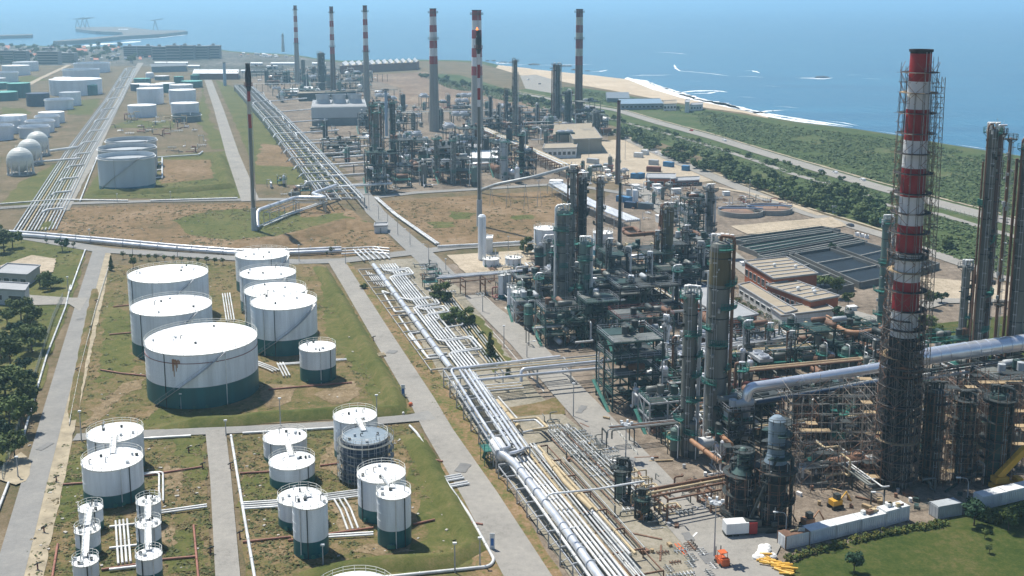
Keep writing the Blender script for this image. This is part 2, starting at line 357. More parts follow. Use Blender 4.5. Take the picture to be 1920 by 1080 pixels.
sheet("car_park", [(975, 142), (1005, 140), (1040, 150), (1036, 175), (985, 166)], asphalt2, "pale car park behind the beach")
sheet("works_ground", [(455, 150), (560, 125), (700, 150), (760, 168), (700, 190), (1000, 215), (1140, 232), (1140, 300), (1060, 345), (700, 366), (660, 330)], gr_works, "stained process ground of the far refinery units")
sheet("works_ground", [(820, 500), (1000, 468), (1190, 330), (1350, 345), (1520, 405), (1680, 450), (1920, 545), (2200, 800), (2000, 960), (1480, 1075), (1500, 1180), (1050, 1180), (960, 1010), (800, 640)], gr_works, "stained process ground of the near refinery units")
sheet("storage_yard", [(1010, 290), (1150, 262), (1180, 262), (1370, 335), (1290, 345), (1170, 345), (1060, 325)], yardm, "pale sandy storage yard with cabins", 6, 1)
sheet("dry_grass_field", [(85, 440), (105, 390), (300, 382), (470, 380), (640, 385), (700, 420), (755, 468), (640, 482), (420, 478), (300, 465), (200, 450)], gr_brown, "dry brown grass field around the flare", 8, 3)
sheet("dry_grass_field", [(715, 378), (1020, 358), (1050, 360), (1060, 400), (1000, 455), (820, 460)], gr_brown, "dry brown grass field behind the white column", 8, 2)
for q in [[(330, 410), (390, 395), (470, 392), (560, 400), (600, 425), (540, 440), (420, 450), (350, 440)], [(500, 430), (560, 410), (640, 400), (690, 418), (640, 424), (560, 436)], [(840, 396), (890, 400), (880, 410), (850, 412)], [(960, 405), (1000, 403), (1000, 411), (965, 413)], [(800, 418), (850, 416), (855, 425), (810, 428)]]:
    sheet("grass_patch", q, gr_green, None, 4, 4)
sheet("grass_patch", [(155, 372), (200, 300), (440, 282), (452, 372)], gr_green, "green grass around the open grey tanks", 8, 2)
sheet("earth_patch", [(300, 300), (395, 300), (400, 335), (300, 345)], gr_brown, None, 5, 3)
for q in [[(0, 200), (50, 205), (60, 215), (0, 214)], [(120, 190), (190, 185), (170, 215), (130, 215)], [(380, 165), (395, 230), (440, 280), (400, 280), (370, 220)], [(200, 240), (240, 225), (330, 228), (330, 240)], [(0, 150), (60, 142), (90, 150), (0, 165)]]: sheet("grass_patch", q, gr_green, None, 10, 5)
sheet("grass_patch", [(405, 150), (440, 165), (650, 350), (480, 345), (470, 300)], gr_green, "grass strip beside the far pipe rack", 8, 2)
sheet("earth_patch", [(490, 270), (545, 275), (580, 315), (480, 310)], gr_brown, None, 5, 3)
sheet("grass_patch", [(0, 385), (40, 340), (120, 300), (150, 330), (105, 385)], gr_green, None, 8, 2)
sheet("woodland_ground", [(-300, 430), (20, 446), (165, 466), (135, 560), (60, 760), (-20, 930), (-400, 900)], gr_green, "rough green ground beneath the trees", 6, 2)
sheet("tank_yard", [(205, 500), (330, 490), (600, 494), (640, 530), (780, 775), (620, 788), (280, 808), (140, 800)], gr_mix, "weedy ground of the upper white tank group", 5, 1.5)
sheet("tank_yard", [(125, 830), (380, 815), (400, 1180), (20, 1180), (75, 1030)], gr_mix, "weedy ground of the small tank group", 5, 1)
sheet("tank_yard", [(432, 812), (640, 806), (775, 795), (930, 1060), (900, 1180), (470, 1180)], gr_mix, "weedy ground of the lower tank group", 5, 1)
for q in [[(200, 560), (250, 600), (250, 690), (180, 720)], [(420, 620), (470, 600), (480, 680), (440, 740), (400, 800), (230, 806), (300, 770)], [(600, 500), (640, 560), (720, 680), (770, 770), (700, 780), (690, 720), (610, 620)], [(455, 880), (520, 900), (500, 960), (455, 950)], [(780, 830), (850, 940), (920, 1050), (830, 1070), (740, 1060), (800, 1000), (770, 900)], [(110, 860), (160, 850), (160, 960), (100, 1000)], [(320, 1000), (380, 980), (390, 1070), (300, 1080)], [(330, 820), (380, 820), (385, 900), (340, 905)], [(640, 1055), (760, 1040), (800, 1075), (560, 1090)]]:
    sheet("grass_patch", q, gr_green, None, 2.5, 2.5)
for q in [[(230, 720), (270, 712), (260, 730), (215, 755), (190, 790), (150, 805), (170, 775)], [(585, 740), (670, 715), (680, 745), (620, 760)], [(480, 720), (560, 725), (540, 760), (500, 765)], [(620, 945), (690, 935), (720, 970), (690, 1000), (640, 1010)], [(690, 1020), (780, 1035), (720, 1045), (650, 1035)], [(310, 870), (345, 880), (335, 940), (300, 920)], [(300, 980), (335, 1000), (320, 1030), (300, 1020)], [(620, 830), (650, 850), (640, 900), (600, 880)]]:
    sheet("bare_earth", q, earth, None, 2, 2.2)
sheet("roadside_verge", [(625, 497), (655, 492), (830, 690), (905, 830), (1060, 1090), (1040, 1180), (930, 1180), (830, 880), (790, 790)], ground_mat("verge", [(.075, .10, .022), (.14, .13, .05), (.23, .15, .08), (.30, .22, .14)], .12, thr=(.34, .5, .66)), "brown and green verge along the diagonal road", 4, 1)
sheet("rack_ground", [(690, 490), (800, 484), (880, 560), (940, 650), (1010, 740), (1200, 900), (1420, 1180), (1130, 1180), (905, 830), (800, 660)], ground_mat("gravel", [(.16, .15, .11), (.24, .22, .17), (.30, .27, .21), (.34, .31, .26)], .1, thr=(.36, .5, .66)), "pale gravel ground below the pipe racks", 4, .6)
sheet("grass_patch", [(850, 570), (905, 600), (960, 680), (930, 700), (870, 620)], gr_green, None, 3, 1.5)
sheet("grass_patch", [(940, 770), (1055, 745), (1060, 778), (975, 782)], gr_mix, None, 3, 1)
sheet("lawn", [(1455, 1068), (1600, 1018), (1920, 940), (2400, 900), (2300, 1250), (1480, 1200)], gr_lawn, "mown green lawn beside the container row")
sheet("lawn", [(1740, 610), (1920, 590), (2100, 600), (2100, 760), (1900, 690), (1760, 660)], gr_lawn, "bright lawn behind the silver duct")
# ------------------------------------------------------------------ roads, paths
strip("dusty_verge", [(203, 470), (189, 540), (123, 810), (60, 1080), (30, 1200)], [2.5, 3.2, 4.0, 4.0, 4.0], sandp, "pale dusty verge of the left road", step=3, amp=.45)
strip("coast_highway", [(955, 172), (1095, 197), (1160, 208), (1240, 232), (1340, 259), (1440, 290), (1540, 320), (1640, 350), (1760, 382), (1860, 408), (1960, 432), (2300, 520)], [9, 10, 11, 12, 12, 12, 12, 12, 13, 13, 13, 13], asphalt2, "wide coast road beyond the hedge")
strip("highway_verge", [(955, 169), (1095, 192.5), (1160, 203), (1240, 226.5), (1340, 252.5), (1440, 282.5), (1540, 311.5), (1640, 340), (1760, 371), (1860, 397), (2300, 508)], 2.2, sandp, step=8, amp=1)
strip("coast_track", [(1090, 208), (1180, 232), (1260, 254), (1340, 277), (1420, 303), (1490, 328), (1620, 365), (1660, 385), (1760, 402), (1850, 430), (1960, 460)], 5, asphalt2, "narrow pale track inside the coast road", step=6, amp=.5)
strip("perimeter_road", [(1090, 225), (1130, 240), (1200, 272), (1280, 308), (1360, 342), (1440, 374), (1520, 402), (1600, 425), (1660, 443), (1760, 480), (1840, 508), (1960, 545), (2200, 610)], [7, 7, 8, 9, 9, 9, 9, 8, 8, 8, 7, 7, 7], asphalt2, "long perimeter road beside the hedge")
strip("perimeter_verge", [(1130, 236), (1200, 267), (1280, 301), (1360, 333), (1440, 364), (1520, 392), (1600, 415), (1660, 434)], 2, sandp, step=6, amp=1)
strip("cross_road", [(-200, 425), (25, 442), (110, 456), (200, 471), (330, 478), (450, 486), (560, 492), (640, 490), (760, 476), (860, 464), (1010, 456), (1100, 452)], [7, 7, 7.5, 8, 7, 7, 7.5, 8, 8.5, 7.5, 7, 6], asphalt, "grey cross road below the dry field")
strip("cross_road", [(-200, 400), (0, 391), (110, 383), (280, 378), (455, 375), (560, 374), (690, 372), (780, 362), (900, 355), (1060, 345), (1180, 365)], 6.5, asphalt, "grey cross road in front of the far units")
strip("left_road", [(188, 466), (166, 540), (124, 690), (91, 810), (58, 930), (17, 1080), (-24, 1230)], 5.2, asphalt, "straight grey road beside the woodland")
strip("diagonal_road", [(630, 490), (661, 540), (722, 640), (790, 750), (823, 810), (900, 930), (988, 1080), (1040, 1170)], [6.4, 6.2, 6.3, 6.6, 6.8, 7.4, 8.2, 9], asphalt2, "straight grey diagonal road beside the pipe rack")
strip("plant_road", [(672, 355), (705, 400), (755, 445), (800, 485), (835, 520)], [9, 9, 9, 9.5, 9], asphalt, "grey road down to the junction")
strip("tank_road", [(390, 150), (410, 205), (436, 290), (470, 378)], [9, 8.5, 8.5, 9], asphalt2, "pale road between far tanks and grass strip")
strip("dirt_road", [(264, 118), (232, 170), (200, 235), (165, 310), (128, 378), (118, 396)], [9, 6.5, 6.5, 6, 5.5, 5.5], asphalt2, "narrow dusty road beside the far pipe track", step=8, amp=.6)
strip("field_lane", [(130, 122), (70, 150), (20, 178), (-60, 215)], 7, yardm, step=10, amp=1)
strip("tank_lane", [(140, 822), (270, 815), (450, 808), (620, 799), (770, 786), (810, 780)], [4.2, 4.2, 4.2, 4.2, 4.6, 6], asphalt, "narrow lane between the tank groups")
strip("tank_lane", [(404, 808), (414, 900), (427, 1080), (434, 1180)], [4.6, 4.3, 4.2, 4.2], asphalt2, "short lane between the lower tank groups")
strip("process_road", [(885, 555), (925, 590), (985, 645), (1065, 735), (1130, 805), (1225, 910), (1330, 1010), (1400, 1090), (1440, 1180)], [6, 8, 9, 9, 9.2, 9.5, 12, 14, 15], asphalt2, "grey road between pipe rack and process units")
sheet("yard_paving", [(1275, 990), (1330, 965), (1480, 985), (1462, 1030), (1440, 1075), (1500, 1180), (1330, 1180)], asphalt2, "grey paved yard beside the yellow pipes")
sheet("gate_apron", [(0, 545), (60, 555), (135, 560), (165, 560), (150, 585), (130, 572), (60, 574), (0, 566)], asphalt2)
sheet("gate_apron", [(0, 880), (40, 850), (62, 870), (50, 905), (30, 912), (0, 900)], sandp, None, 3, .8)
strip("beach_road", [(1600, 1000)], 1, yardm) if False else None
sheet("clarifier_yard", [(1370, 425), (1480, 415), (1560, 408), (1590, 425), (1480, 440), (1400, 440)], yardm, None, 5, 1)
strip("pale_path", [(1340, 352), (1400, 362), (1470, 380), (1540, 405)], 4, yardm, step=5, amp=.5)
sheet("pale_forecourt", [(838, 480), (990, 470), (1000, 500), (880, 520)], yardm, None, 4, .6)
strip("works_road", [(1190, 345), (1240, 395), (1330, 450), (1420, 520), (1500, 560), (1640, 600), (1760, 565), (1920, 560)], 8, asphalt2, "grey road beside the brick workshops")
sheet("sand_lot", [(1720, 520), (1920, 540), (1920, 565), (1760, 560)], yardm, None, 4, .8)
# road markings kept to kerb edge lines where the photograph shows pale edges
def kerb(line, name="kerb", h=.14, wd=.3, mat=concrete):
    P = [G(*p) for p in line]; mb = MB()
    for a, b in zip(P, P[1:]): mb.beam(a + V((0, 0, h * .5)), b + V((0, 0, h * .5)), wd, h + .08)
    o = mb.build(name, mat); o["kind"] = "structure"; return o
for l in [[(1115, 770), (1190, 850), (1270, 940)], [(1330, 870), (1420, 955)], [(905, 552), (1000, 640), (1110, 765)], [(872, 566), (940, 640), (1020, 735)], [(560, 497), (445, 490)], [(1195, 985), (1300, 1090)]]: kerb(l)
random.seed(31)
dpatch = ground_mat("patched asphalt", [(.16, .16, .158), (.19, .19, .187), (.215, .215, .21), (.25, .245, .24)], .15, fine=1.6, bump=.02)
for x, y in ((150, 600), (84, 840), (735, 662), (868, 880), (1010, 680), (1090, 770), (1180, 870), (720, 420), (300, 478), (1330, 1050), (1290, 1010)):
    u, v = random.uniform(1.0, 2.6), random.uniform(.7, 1.6); p = G(x, y); a = random.uniform(1.2, 1.9); e, f = U(a) * u, U(a + 1.57) * v
    sheet("road_patch", [(q.x, q.y) for q in (p - e - f, p + e - f, p + e + f, p - e + f)], dpatch, None, 1, .35, px=False)
# ------------------------------------------------------------------ grassy bunds
def bund(line, wid, h, mat=gr_green, name="earth_bund"):
    P = dense([G(*p) for p in line], 4); n = len(P); prof = [(-.5, -.05), (-.12, 1), (.12, 1), (.5, -.05)]; vs = []
    for i, p in enumerate(P):
        d = P[min(i + 1, n - 1)] - P[max(i - 1, 0)]; q = V((-d.y, d.x, 0)).normalized(); e = min(1, (i + .2) / 2, (n - .8 - i) / 2)
        for a, z in prof: vs.append(p + q * (a * wid + noise.noise(p * .2 + V((a, 0, 0))) * .4) + V((0, 0, z * h * e * (1 + .25 * noise.noise(p * .15)))))
    fs = [(4 * i + k, 4 * i + k + 1, 4 * i + k + 5, 4 * i + k + 4) for i in range(n - 1) for k in range(3)]
    mb = MB(); mb.add(vs, fs, 0, True); o = mb.build(name, mat); o["kind"] = "structure"; return o
bund([(598, 500), (640, 570), (690, 660), (735, 740), (748, 772), (640, 778), (520, 785), (400, 796), (300, 802)], 6, 1.9)
bund([(770, 815), (800, 870), (850, 960), (888, 1030), (840, 1056), (720, 1062), (560, 1078)], 6, 1.8)
bund([(180, 540), (160, 640), (145, 720), (135, 795)], 3.5, .9, gr_mix)
bund([(408, 290), (420, 325), (428, 352), (330, 360), (165, 364)], 9, 2.4)
bund([(410, 470), (500, 460), (580, 440), (650, 420), (700, 432)], 16, 2.5, gr_brown)
bund([(95, 415), (82, 432)], 6, 1.5, gr_green)
# ------------------------------------------------------------------ storage tanks
def base_from_front(cx, yb, wpx):
    P = G(cx, yb); d = V((P.x, P.y, 0)).normalized(); r = 0
    for _ in range(4):
        c = P + d * r; r = wpx / 2 / F * depth(c.x, c.y)
    return P + d * r, r, P
FARTANK_N = 0
def tank(label, xl, xr, ytop, ybase, band=.32, shell=white, bandm=teal, roof=roofw, kind="cone", near=True, stair=True, fit=True, scaf=False, group=None, rusty=False):
    cx = (xl + xr) / 2; cx += (960 - cx) * (ybase - ytop) / 11500; c, r, fp = base_from_front(cx, ybase, xr - xl); h = ZH(fp, ytop)
    nn = 48 if near else 28
    t = thing("storage_tank", label, "tank", c, group)
    seg = [(r, 0), (r, h)]
    zb = h * band
    if band > 0:
        MB().lathe(c, [(r, 0), (r, zb)], nn).build("base_band", bandm, t)
    mb = MB(); ks = max(2, int(h / 2.4)); prof = []
    for i in range(ks + 1):
        z = zb + (h - zb) * i / ks
        prof += [(r, z), (r + .025, z + .01), (r + .025, z + .06), (r, z + .07)] if near and 0 < i < ks else [(r, z)]
    mb.lathe(c, prof, nn)
    if kind == "open": mb.lathe(c, [(r, h), (r - .25, h), (r - .25, h - 5)], nn, 0)
    sh = mb.build("shell", shell, t)
    if near:
        sm_ = MB(); sm_.ring(c + V((0, 0, h + .02)), r - .05, r + .12, .25, nn); sm_.build("rim", railm if kind != "open" else pipew, sh)
    if kind == "cone":
        rb = MB(); rb.lathe(c, [(r + .05, h + .03), (r * .5, h + r * .035), (.01, h + r * .06)], nn); ro = rb.build("roof", roof, t)
        if fit:
            for k in range(6 if near else 1):
                a, q = random.uniform(0, 6.28), r * random.uniform(.25, .88); p = c + U(a) * q + V((0, 0, h + .03 + (r - q) * .06))
                f = MB(); hh = random.uniform(.5, 1.3)
                if k % 3 == 0: f.cyl(p, p + V((0, 0, .35)), .3, n=10); f.cyl(p + V((0, 0, .35)), p + V((0, 0, .45)), .36, n=10)
                elif k % 3 == 1: f.tube([p, p + V((0, 0, hh)), p + V((.3, 0, hh + .15)), p + V((.5, 0, hh - .1))], .11, 6)
                else: f.box(p + V((0, 0, .3)), (.45, .35, .5), a)
                f.build("roof_vent", greyp if k % 2 else dark, ro)
    elif kind == "open":
        MB().lathe(c, [(.01, h - 2.2), (r - .3, h - 2.3)], nn).build("floating_roof", greyp, t)
        MB().ring(c + V((0, 0, h - 1)), r, r + .9, .15, nn).build("wind_girder", pipew, t)
    elif kind == "dome":
        MB().lathe(c, [(r * math.cos(a), h + r * .35 * math.sin(a)) for a in [0, .4, .8, 1.2, 1.55]], nn).build("roof", roof, t)
    if near and kind != "open":
        MB().rail(c + V((0, 0, h)), r + .05, 1.1, max(14, int(r * 3.4)), t=.07).build("railing", railm, t)
    if near and stair:
        s = MB(); a0 = -2.35 + random.uniform(-.2, .4); sweep = min(2.0, h / .75 / r); k = 26
        P = [c + U(a0 + sweep * i / k) * (r + .55) + V((0, 0, h * i / k)) for i in range(k + 1)]
        for i in range(k): s.beam(P[i], P[i + 1], .75, .12); s.beam(P[i] + V((0, 0, 1)) + U(a0 + sweep * i / k) * .35, P[i + 1] + V((0, 0, 1)) + U(a0 + sweep * (i + 1) / k) * .35, .06)
        for i in range(0, k, 3): s.beam(P[i] + U(a0 + sweep * i / k) * .35, P[i] + V((0, 0, 1)) + U(a0 + sweep * i / k) * .35, .06)
        s.build("stairway", steel, t)
    if near:
        for k in range(2):
            a = random.uniform(-2.6, -.6); p = c + U(a) * (r + .12); MB().tube([p + V((0, 0, 0)), p + V((0, 0, h))], .1, 6).build("downpipe", dark if k else pipew, t)
        nz = MB()
        for k in range(3):
            a = random.uniform(-2.4, -.7); p = c + U(a) * r + V((0, 0, .8)); nz.cyl(p, p + U(a) * .5, .28, n=8); nz.cyl(p + U(a) * .5, p + U(a) * .58, .42, n=8)
        nz.build("nozzle", green, t)
        MB().ring(c + V((0, 0, .07)), r - .2, r + .9, .3, nn).build("foundation_ring", concrete, t)
    if rusty:
        p0 = -1.75; q = MB()
        for i in range(7):
            a = p0 + (i - 3) * .022; zt = h - 1.0 - random.uniform(0, .5); zl = h - random.choice([2.3, 2.8, 3.3, 4.2, 5.6, 2.6])
            q.add([c + U(a - .012) * (r + .035) + V((0, 0, zt)), c + U(a + .012) * (r + .035) + V((0, 0, zt)), c + U(a + .008) * (r + .035) + V((0, 0, zl)), c + U(a - .006) * (r + .035) + V((0, 0, zl))], [(0, 1, 2, 3)])
        q.build("rust_stain", M("rust stain", (.34, .17, .08), .8, var=.3, scale=1.2), t)
        MB().ring(c + V((0, 0, h - 2.1)), r, r + .1, .16, nn).build("hoop", pipem, t)
    if scaf:
        s = MB()
        for lv in range(0, int(h / 1.9) + 1):
            s.ring(c + V((0, 0, .9 + lv * 1.9)), r + .5, r + 1.2, .1, 24)
        d = s.build("scaffold_deck", colg, t); s = MB()
        for k in range(24):
            for q in (r + .25, r + 1.25): p = c + U(6.28 * k / 24) * q; s.beam(p, p + V((0, 0, h + .8)), .07)
        for lv in range(0, int(h / 1.9) + 1): s.tube([c + U(6.28 * k / 24) * (r + 1.25) + V((0, 0, 1.9 + lv * 1.9)) for k in range(25)], .035, 4, caps=False)
        s.build("scaffold_poles", steel, t)
    return c, r, h, t
T = {}
T['A6'] = tank("white tank half hidden, second from the rear in the right-hand column of the upper white group", 443, 541, 487, 553, .3)
T['A4'] = tank("white tank in the right-hand column, between the rearmost one and a pair in front", 451, 554, 524, 592, .3)
T['A5'] = tank("white tank just behind the teal-banded tank with the curved stair, upper group", 460, 573, 558, 636, .3)
for k, l in (('A6', "rearmost white tank, beside the silver pipes along the cross road"), ('A4', "white tank directly in front of the rearmost one, right column of the upper group"), ('A5', "white tank nearly hidden behind the teal-banded tank with the curved stair")): T[k][3]["label"] = l
T['A3'] = tank("wide white tank at the back of the left column of the upper group", 244, 388, 530, 610, .28)
T['A2'] = tank("wide white tank directly behind the biggest rust-stained tank", 249, 395, 592, 676, .3)
T['A7'] = tank("tall white tank with broad teal base and curved stair beside the small tank", 472, 593, 581, 669, .34)
T['A1'] = tank("biggest white tank with teal base, rust stain under the stair and maroon hoop", 278, 480, 665, 767, .40, rusty=True)
T['A8'] = tank("small white teal-based tank alone at the right front of the upper group", 562, 629, 660, 720, .43, stair=False)
T['B1'] = tank("white tank at the lane edge, behind the larger one of the lower left pair", 167, 267, 829, 896, .3, stair=False)
T['B2'] = tank("larger white teal-based tank behind the six small tanks", 158, 266, 882, 953, .33, stair=False)
for k, l, a in (('S1', "small white tank, rear one of the left column of three", (149, 192, 961, 1001)), ('S2', "small white tank, middle one of the left column of three", (142, 187, 1002, 1048)), ('S3', "small white tank, front one of the left column of three", (138, 184, 1062, 1110)),
               ('S4', "small white tank, rear one of the right column of three", (257, 301, 948, 992)), ('S5', "small white tank, middle one of the right column of three", (256, 301, 991, 1036)), ('S6', "small white tank, front one of the right column of three", (256, 303, 1050, 1098))):
    T[k] = tank(l, *a, .40, stair=False)
T['C5'] = tank("white tank standing behind the dark scaffolded tank by the diagonal road", 626, 706, 794, 868, .2, stair=False)
T['C1'] = tank("white tank at the rear left of the lower group, bridged to its twin", 495, 575, 834, 872, .2, stair=False)
T['C2'] = tank("squat white tank with teal base in front of its bridged twin", 506, 590, 881, 921, .42, stair=False)
T['C6'] = tank("dark navy tank wrapped in scaffolding rings", 643, 727, 833, 912, 0, shell=navy, roof=M("slate roof paint", (.22, .28, .33), .5, var=.2, scale=.4), stair=False, scaf=True)
T['C7'] = tank("wide white tank with green base behind the tall slim one on the right", 671, 760, 906, 985, .32, stair=False)
T['C3'] = tank("white tank half hidden behind the tall slim tank with dark green base", 522, 603, 949, 998, .35, stair=False)
T['C4'] = tank("tall slim white tank with dark green base nearest the bottom edge", 549, 614, 955, 1050, .34, stair=False)
T['C8'] = tank("tall slim white tank with teal base and ladder beside the grassy bund", 707, 770, 937, 1031, .36, stair=False)
T['C9'] = tank("white tank whose railed rim just shows at the bottom edge", 590, 742, 1152, 1225, .3, stair=False)
def bridge(a, b, wd=1.1):
    ca, ra, ha, ta = T[a]; cb, rb_, hb, tb = T[b]; p, q = ca + V((0, 0, ha)), cb + V((0, 0, hb)); d = (q - p); d.z = 0; d.normalize()
    p = p + d * (ra * .35) + V((0, 0, .45)); q = q - d * (rb_ * .35) + V((0, 0, .45)); n = V((-d.y, d.x, 0))
    o = thing("catwalk", "narrow white catwalk bridging two neighbouring tank roofs", "catwalk", p, "catwalks between tank roofs")
    MB().beam(p, q, wd, .15).build("deck", roofw, o)
    r = MB()
    for s in (-1, 1):
        for hh in (.55, 1.1): r.beam(p + n * s * wd / 2 + V((0, 0, hh)), q + n * s * wd / 2 + V((0, 0, hh)), .05)
        for k in range(6): m = p.lerp(q, k / 5) + n * s * wd / 2; r.beam(m, m + V((0, 0, 1.1)), .05)
    r.build("railing", railm, o)
    return o
for a, b, l in (('S1', 'S2', "white catwalk from the rear to the middle tank of the left column of three"), ('S2', 'S3', "white catwalk from the middle to the front tank of the left column of three"), ('S4', 'S5', "white catwalk from the rear to the middle tank of the right column of three"), ('S5', 'S6', "white catwalk from the middle to the front tank of the right column of three"), ('C1', 'C2', "white catwalk between the bridged twin tanks of the lower group"), ('B1', 'B2', "white catwalk between the pair behind the six small tanks"), ('C5', 'C6', "pale catwalk onto the dark scaffolded tank"), ('C7', 'C8', "short white catwalk onto the tall slim tank beside the bund"), ('C3', 'C4', "short white catwalk onto the tall slim tank with dark green base")):
    bridge(a, b)["label"] = l
# open grey tanks and gas spheres
tank("grey open-topped tank, rearmost of the three in line", 201, 291, 266, 318, 0, shell=greyp, kind="open")
tank("grey open-topped tank, middle of the three in line", 187, 289, 281, 339, 0, shell=greyp, kind="open")
tank("pale blue grey open-topped tank, front of three, with dark blue base", 186, 287, 297, 359, .12, shell=M("pale blue tank paint", (.50, .56, .60), .5, var=.08, scale=.3, streak=True), bandm=blueband, kind="open")
def gsphere(label, cx, ytop, yb, dpx):
    g0 = G(cx, yb - 3); r = dpx / 2 / F * depth(g0.x, g0.y); c = g0 + V((0, 0, r + ZH(g0, ytop) - 2 * r)); o = thing("gas_sphere", label, "gas sphere", g0)
    MB().sphere(c, r, 28).build("sphere_shell", M("cream sphere paint", (.66, .68, .64), .45, var=.1, scale=.2), o)
    for k in range(10):
        a = 6.283 * k / 10; p = g0 + U(a) * r * .96; MB().cyl(p, p + V((0, 0, c.z)), .45, n=8).build("leg", pipew, o)
    b = MB()
    for k in range(10): b.beam(g0 + U(.628 * k) * r * .96, g0 + U(.628 * (k + 1)) * r * .96 + V((0, 0, c.z * .8)), .18)
    b.build("brace", steel, o); MB().rail(c + V((0, 0, r * .97)), r * .3, 1.2, 12).build("top_railing", railm, o)
    MB().cyl(g0, g0 + V((0, 0, .8)), r * 1.05, n=24).build("plinth", concrete, o)
gsphere("cream gas sphere on legs, nearest of the three", 39.5, 276, 330, 47)
gsphere("cream gas sphere on legs, middle of the three", 57, 260, 311, 43)
gsphere("cream gas sphere on legs, farthest of the three", 72, 246, 294, 40)
# far tank farms
gr2 = M("hazy white tank", (.74, .79, .84), .5, var=.12, scale=.2, streak=True)
dkroof = greyp
FT = [
 ("wide white-roofed far tank left of the gas spheres", 1, 48, 218, 248, 0, gr2, roofw, "cone"), ("open far tank with dark rim, behind the white roof left of the spheres", -15, 34, 226, 252, 0, gr2, roofw, "open"),
 ("open far tank cut by the left edge, in front of its neighbours", -24, 22, 236, 264, 0, gr2, roofw, "open"), ("white-roofed far tank at the end of the row beside the pipe track", 73, 119, 212, 232, 0, gr2, roofw, "cone"),
 ("open far tank just in front of the white-roofed one by the pipe track", 67, 109, 218, 240, 0, gr2, roofw, "open"), ("open far tank in the middle of the row behind the spheres", 50, 99, 227, 250, 0, gr2, roofw, "open"),
 ("open far tank immediately behind the farthest gas sphere", 37, 90, 238, 260, 0, gr2, roofw, "open"),
 ("broad pale tank with wide white roof behind a small teal tank", 95, 188, 151, 180, 0, gr2, roofw, "cone"), ("low white tank peeping over the broad pale tank", 101, 133, 146, 160, 0, gr2, roofw, "cone"),
 ("small teal tank in front of the broad pale tank", 160, 182, 160, 179, .0, teal, tealroof, "cone"), ("open pale tank left of the brown earth by the pipe track", 85, 135, 187, 207, 0, gr2, roofw, "open"),
 ("pale tank peeping behind the open one by the brown earth", 112, 150, 174, 199, 0, gr2, dkroof, "cone"), ("dark blue tank beside the bare verge", 50, 91, 176, 200, 0, navy, navy, "cone"),
 ("teal tank at the left edge with green roof", -22, 31, 174, 190, 0, teal, tealroof, "cone"), ("teal tank behind the dark blue one", 14, 55, 157, 184, 0, teal, tealroof, "cone"),
 ("open pale tank with dark rim behind the broad white roof", 119, 184, 131, 149, 0, gr2, roofw, "open"), ("open hazy tank farthest back beside the town", 140, 204, 119, 137, 0, gr2, roofw, "open"),
 ("white-roofed hazy tank near the left edge by the trees", 5, 54, 124, 142, 0, gr2, roofw, "cone"), ("hazy grey tank behind the white-roofed one by the trees", 25, 70, 117, 134, 0, gr2, dkroof, "cone"), ("open hazy tank at the left edge", -12, 32, 136, 155, 0, gr2, roofw, "open"),
 ("low white tank at the left edge above the teal pair", -14, 10, 147, 160, 0, gr2, roofw, "cone"), ("low green-roofed teal tank at the left edge", -20, 15, 156, 168, 0, teal, tealroof, "cone"),
 ("white-roofed pale blue tank standing alone left of its twin", 240, 292, 199, 221, 0, gr2, roofw, "cone"), ("white-roofed pale blue tank above the low dark open tank", 321, 372, 195, 214, 0, gr2, roofw, "cone"),
 ("low dark open tank in front of the white-roofed twin", 324, 376, 216, 230, 0, M("slate tank paint", (.13, .17, .19), .5, var=.2, scale=.2), roofw, "open"),
 ("pale tank with white roof at the left of the middle pair", 257, 305, 167, 196, 0, gr2, roofw, "cone"), ("pale tank just behind the left one of the middle pair", 262, 305, 160, 182, 0, gr2, roofw, "cone"),
 ("pale tank with white roof at the right of the middle pair", 317, 366, 170, 197, 0, gr2, roofw, "cone"), ("pale tank just behind the right one of the middle pair", 318, 361, 160, 182, 0, gr2, roofw, "cone"),
 ("dark blue tank with white roof left of the teal tanks", 245, 280, 158, 171, 0, navy, roofw, "cone"), ("teal tank with green roof at the back left of the teal cluster", 251, 282, 148, 157, 0, teal, tealroof, "cone"),
 ("teal tank in the middle of the teal cluster with pale roof", 292, 328, 157, 174, 0, teal, roofw, "cone"), ("teal tank at the right end of the teal cluster", 340, 379, 153, 165, 0, teal, tealroof, "cone"),
 ("small teal tank between the middle and right teal tanks", 326, 344, 144, 158, 0, teal, tealroof, "cone"), ("small teal tank with green roof at the far right of the teal cluster", 357, 374, 141, 150, 0, teal, tealroof, "cone"),
 ("grey tank with pale roof at the back of the teal cluster", 290, 317, 143, 151, 0, M("slate tank paint", (.13, .17, .19)), roofw, "cone"), ("small white domed tank behind the teal cluster", 273, 288, 138, 147, 0, gr2, roofw, "dome")]
for l, xl, xr, yt, yb, bd, sh, rf, kd in FT: tank(l, xl, xr, yt, yb, bd, sh, teal, rf, kd, near=False, stair=False)
# ------------------------------------------------------------------ white tanks among the units
T['U1'] = tank("white tank with blue base behind the green-topped column", 1001, 1046, 432, 477, .17, bandm=blueband, stair=False)
T['U2'] = tank("white tank with blue base partly behind the slender column", 1112, 1149, 439, 482, .25, bandm=blueband, stair=False)
T['U3'] = tank("low pale tank beside the white column, left one of the two", 905, 936, 488, 503, 0, shell=gr2, stair=False)
T['U4'] = tank("low pale tank beside the white column, right one of the two", 947, 977, 486, 501, 0, shell=gr2, stair=False)
for l, x0, x1, yt, yb in (("slim white vessel at the back left of the cluster of four", 934, 947, 517, 562), ("slim white vessel at the back right of the cluster of four", 945, 959, 515, 560), ("white vessel with blue base at the middle of the cluster of four", 951, 968, 540, 580), ("white vessel with blue base at the front of the cluster of four", 960, 984, 550, 588)):
    tank(l, x0, x1, yt, yb, .2, bandm=blueband, stair=False)
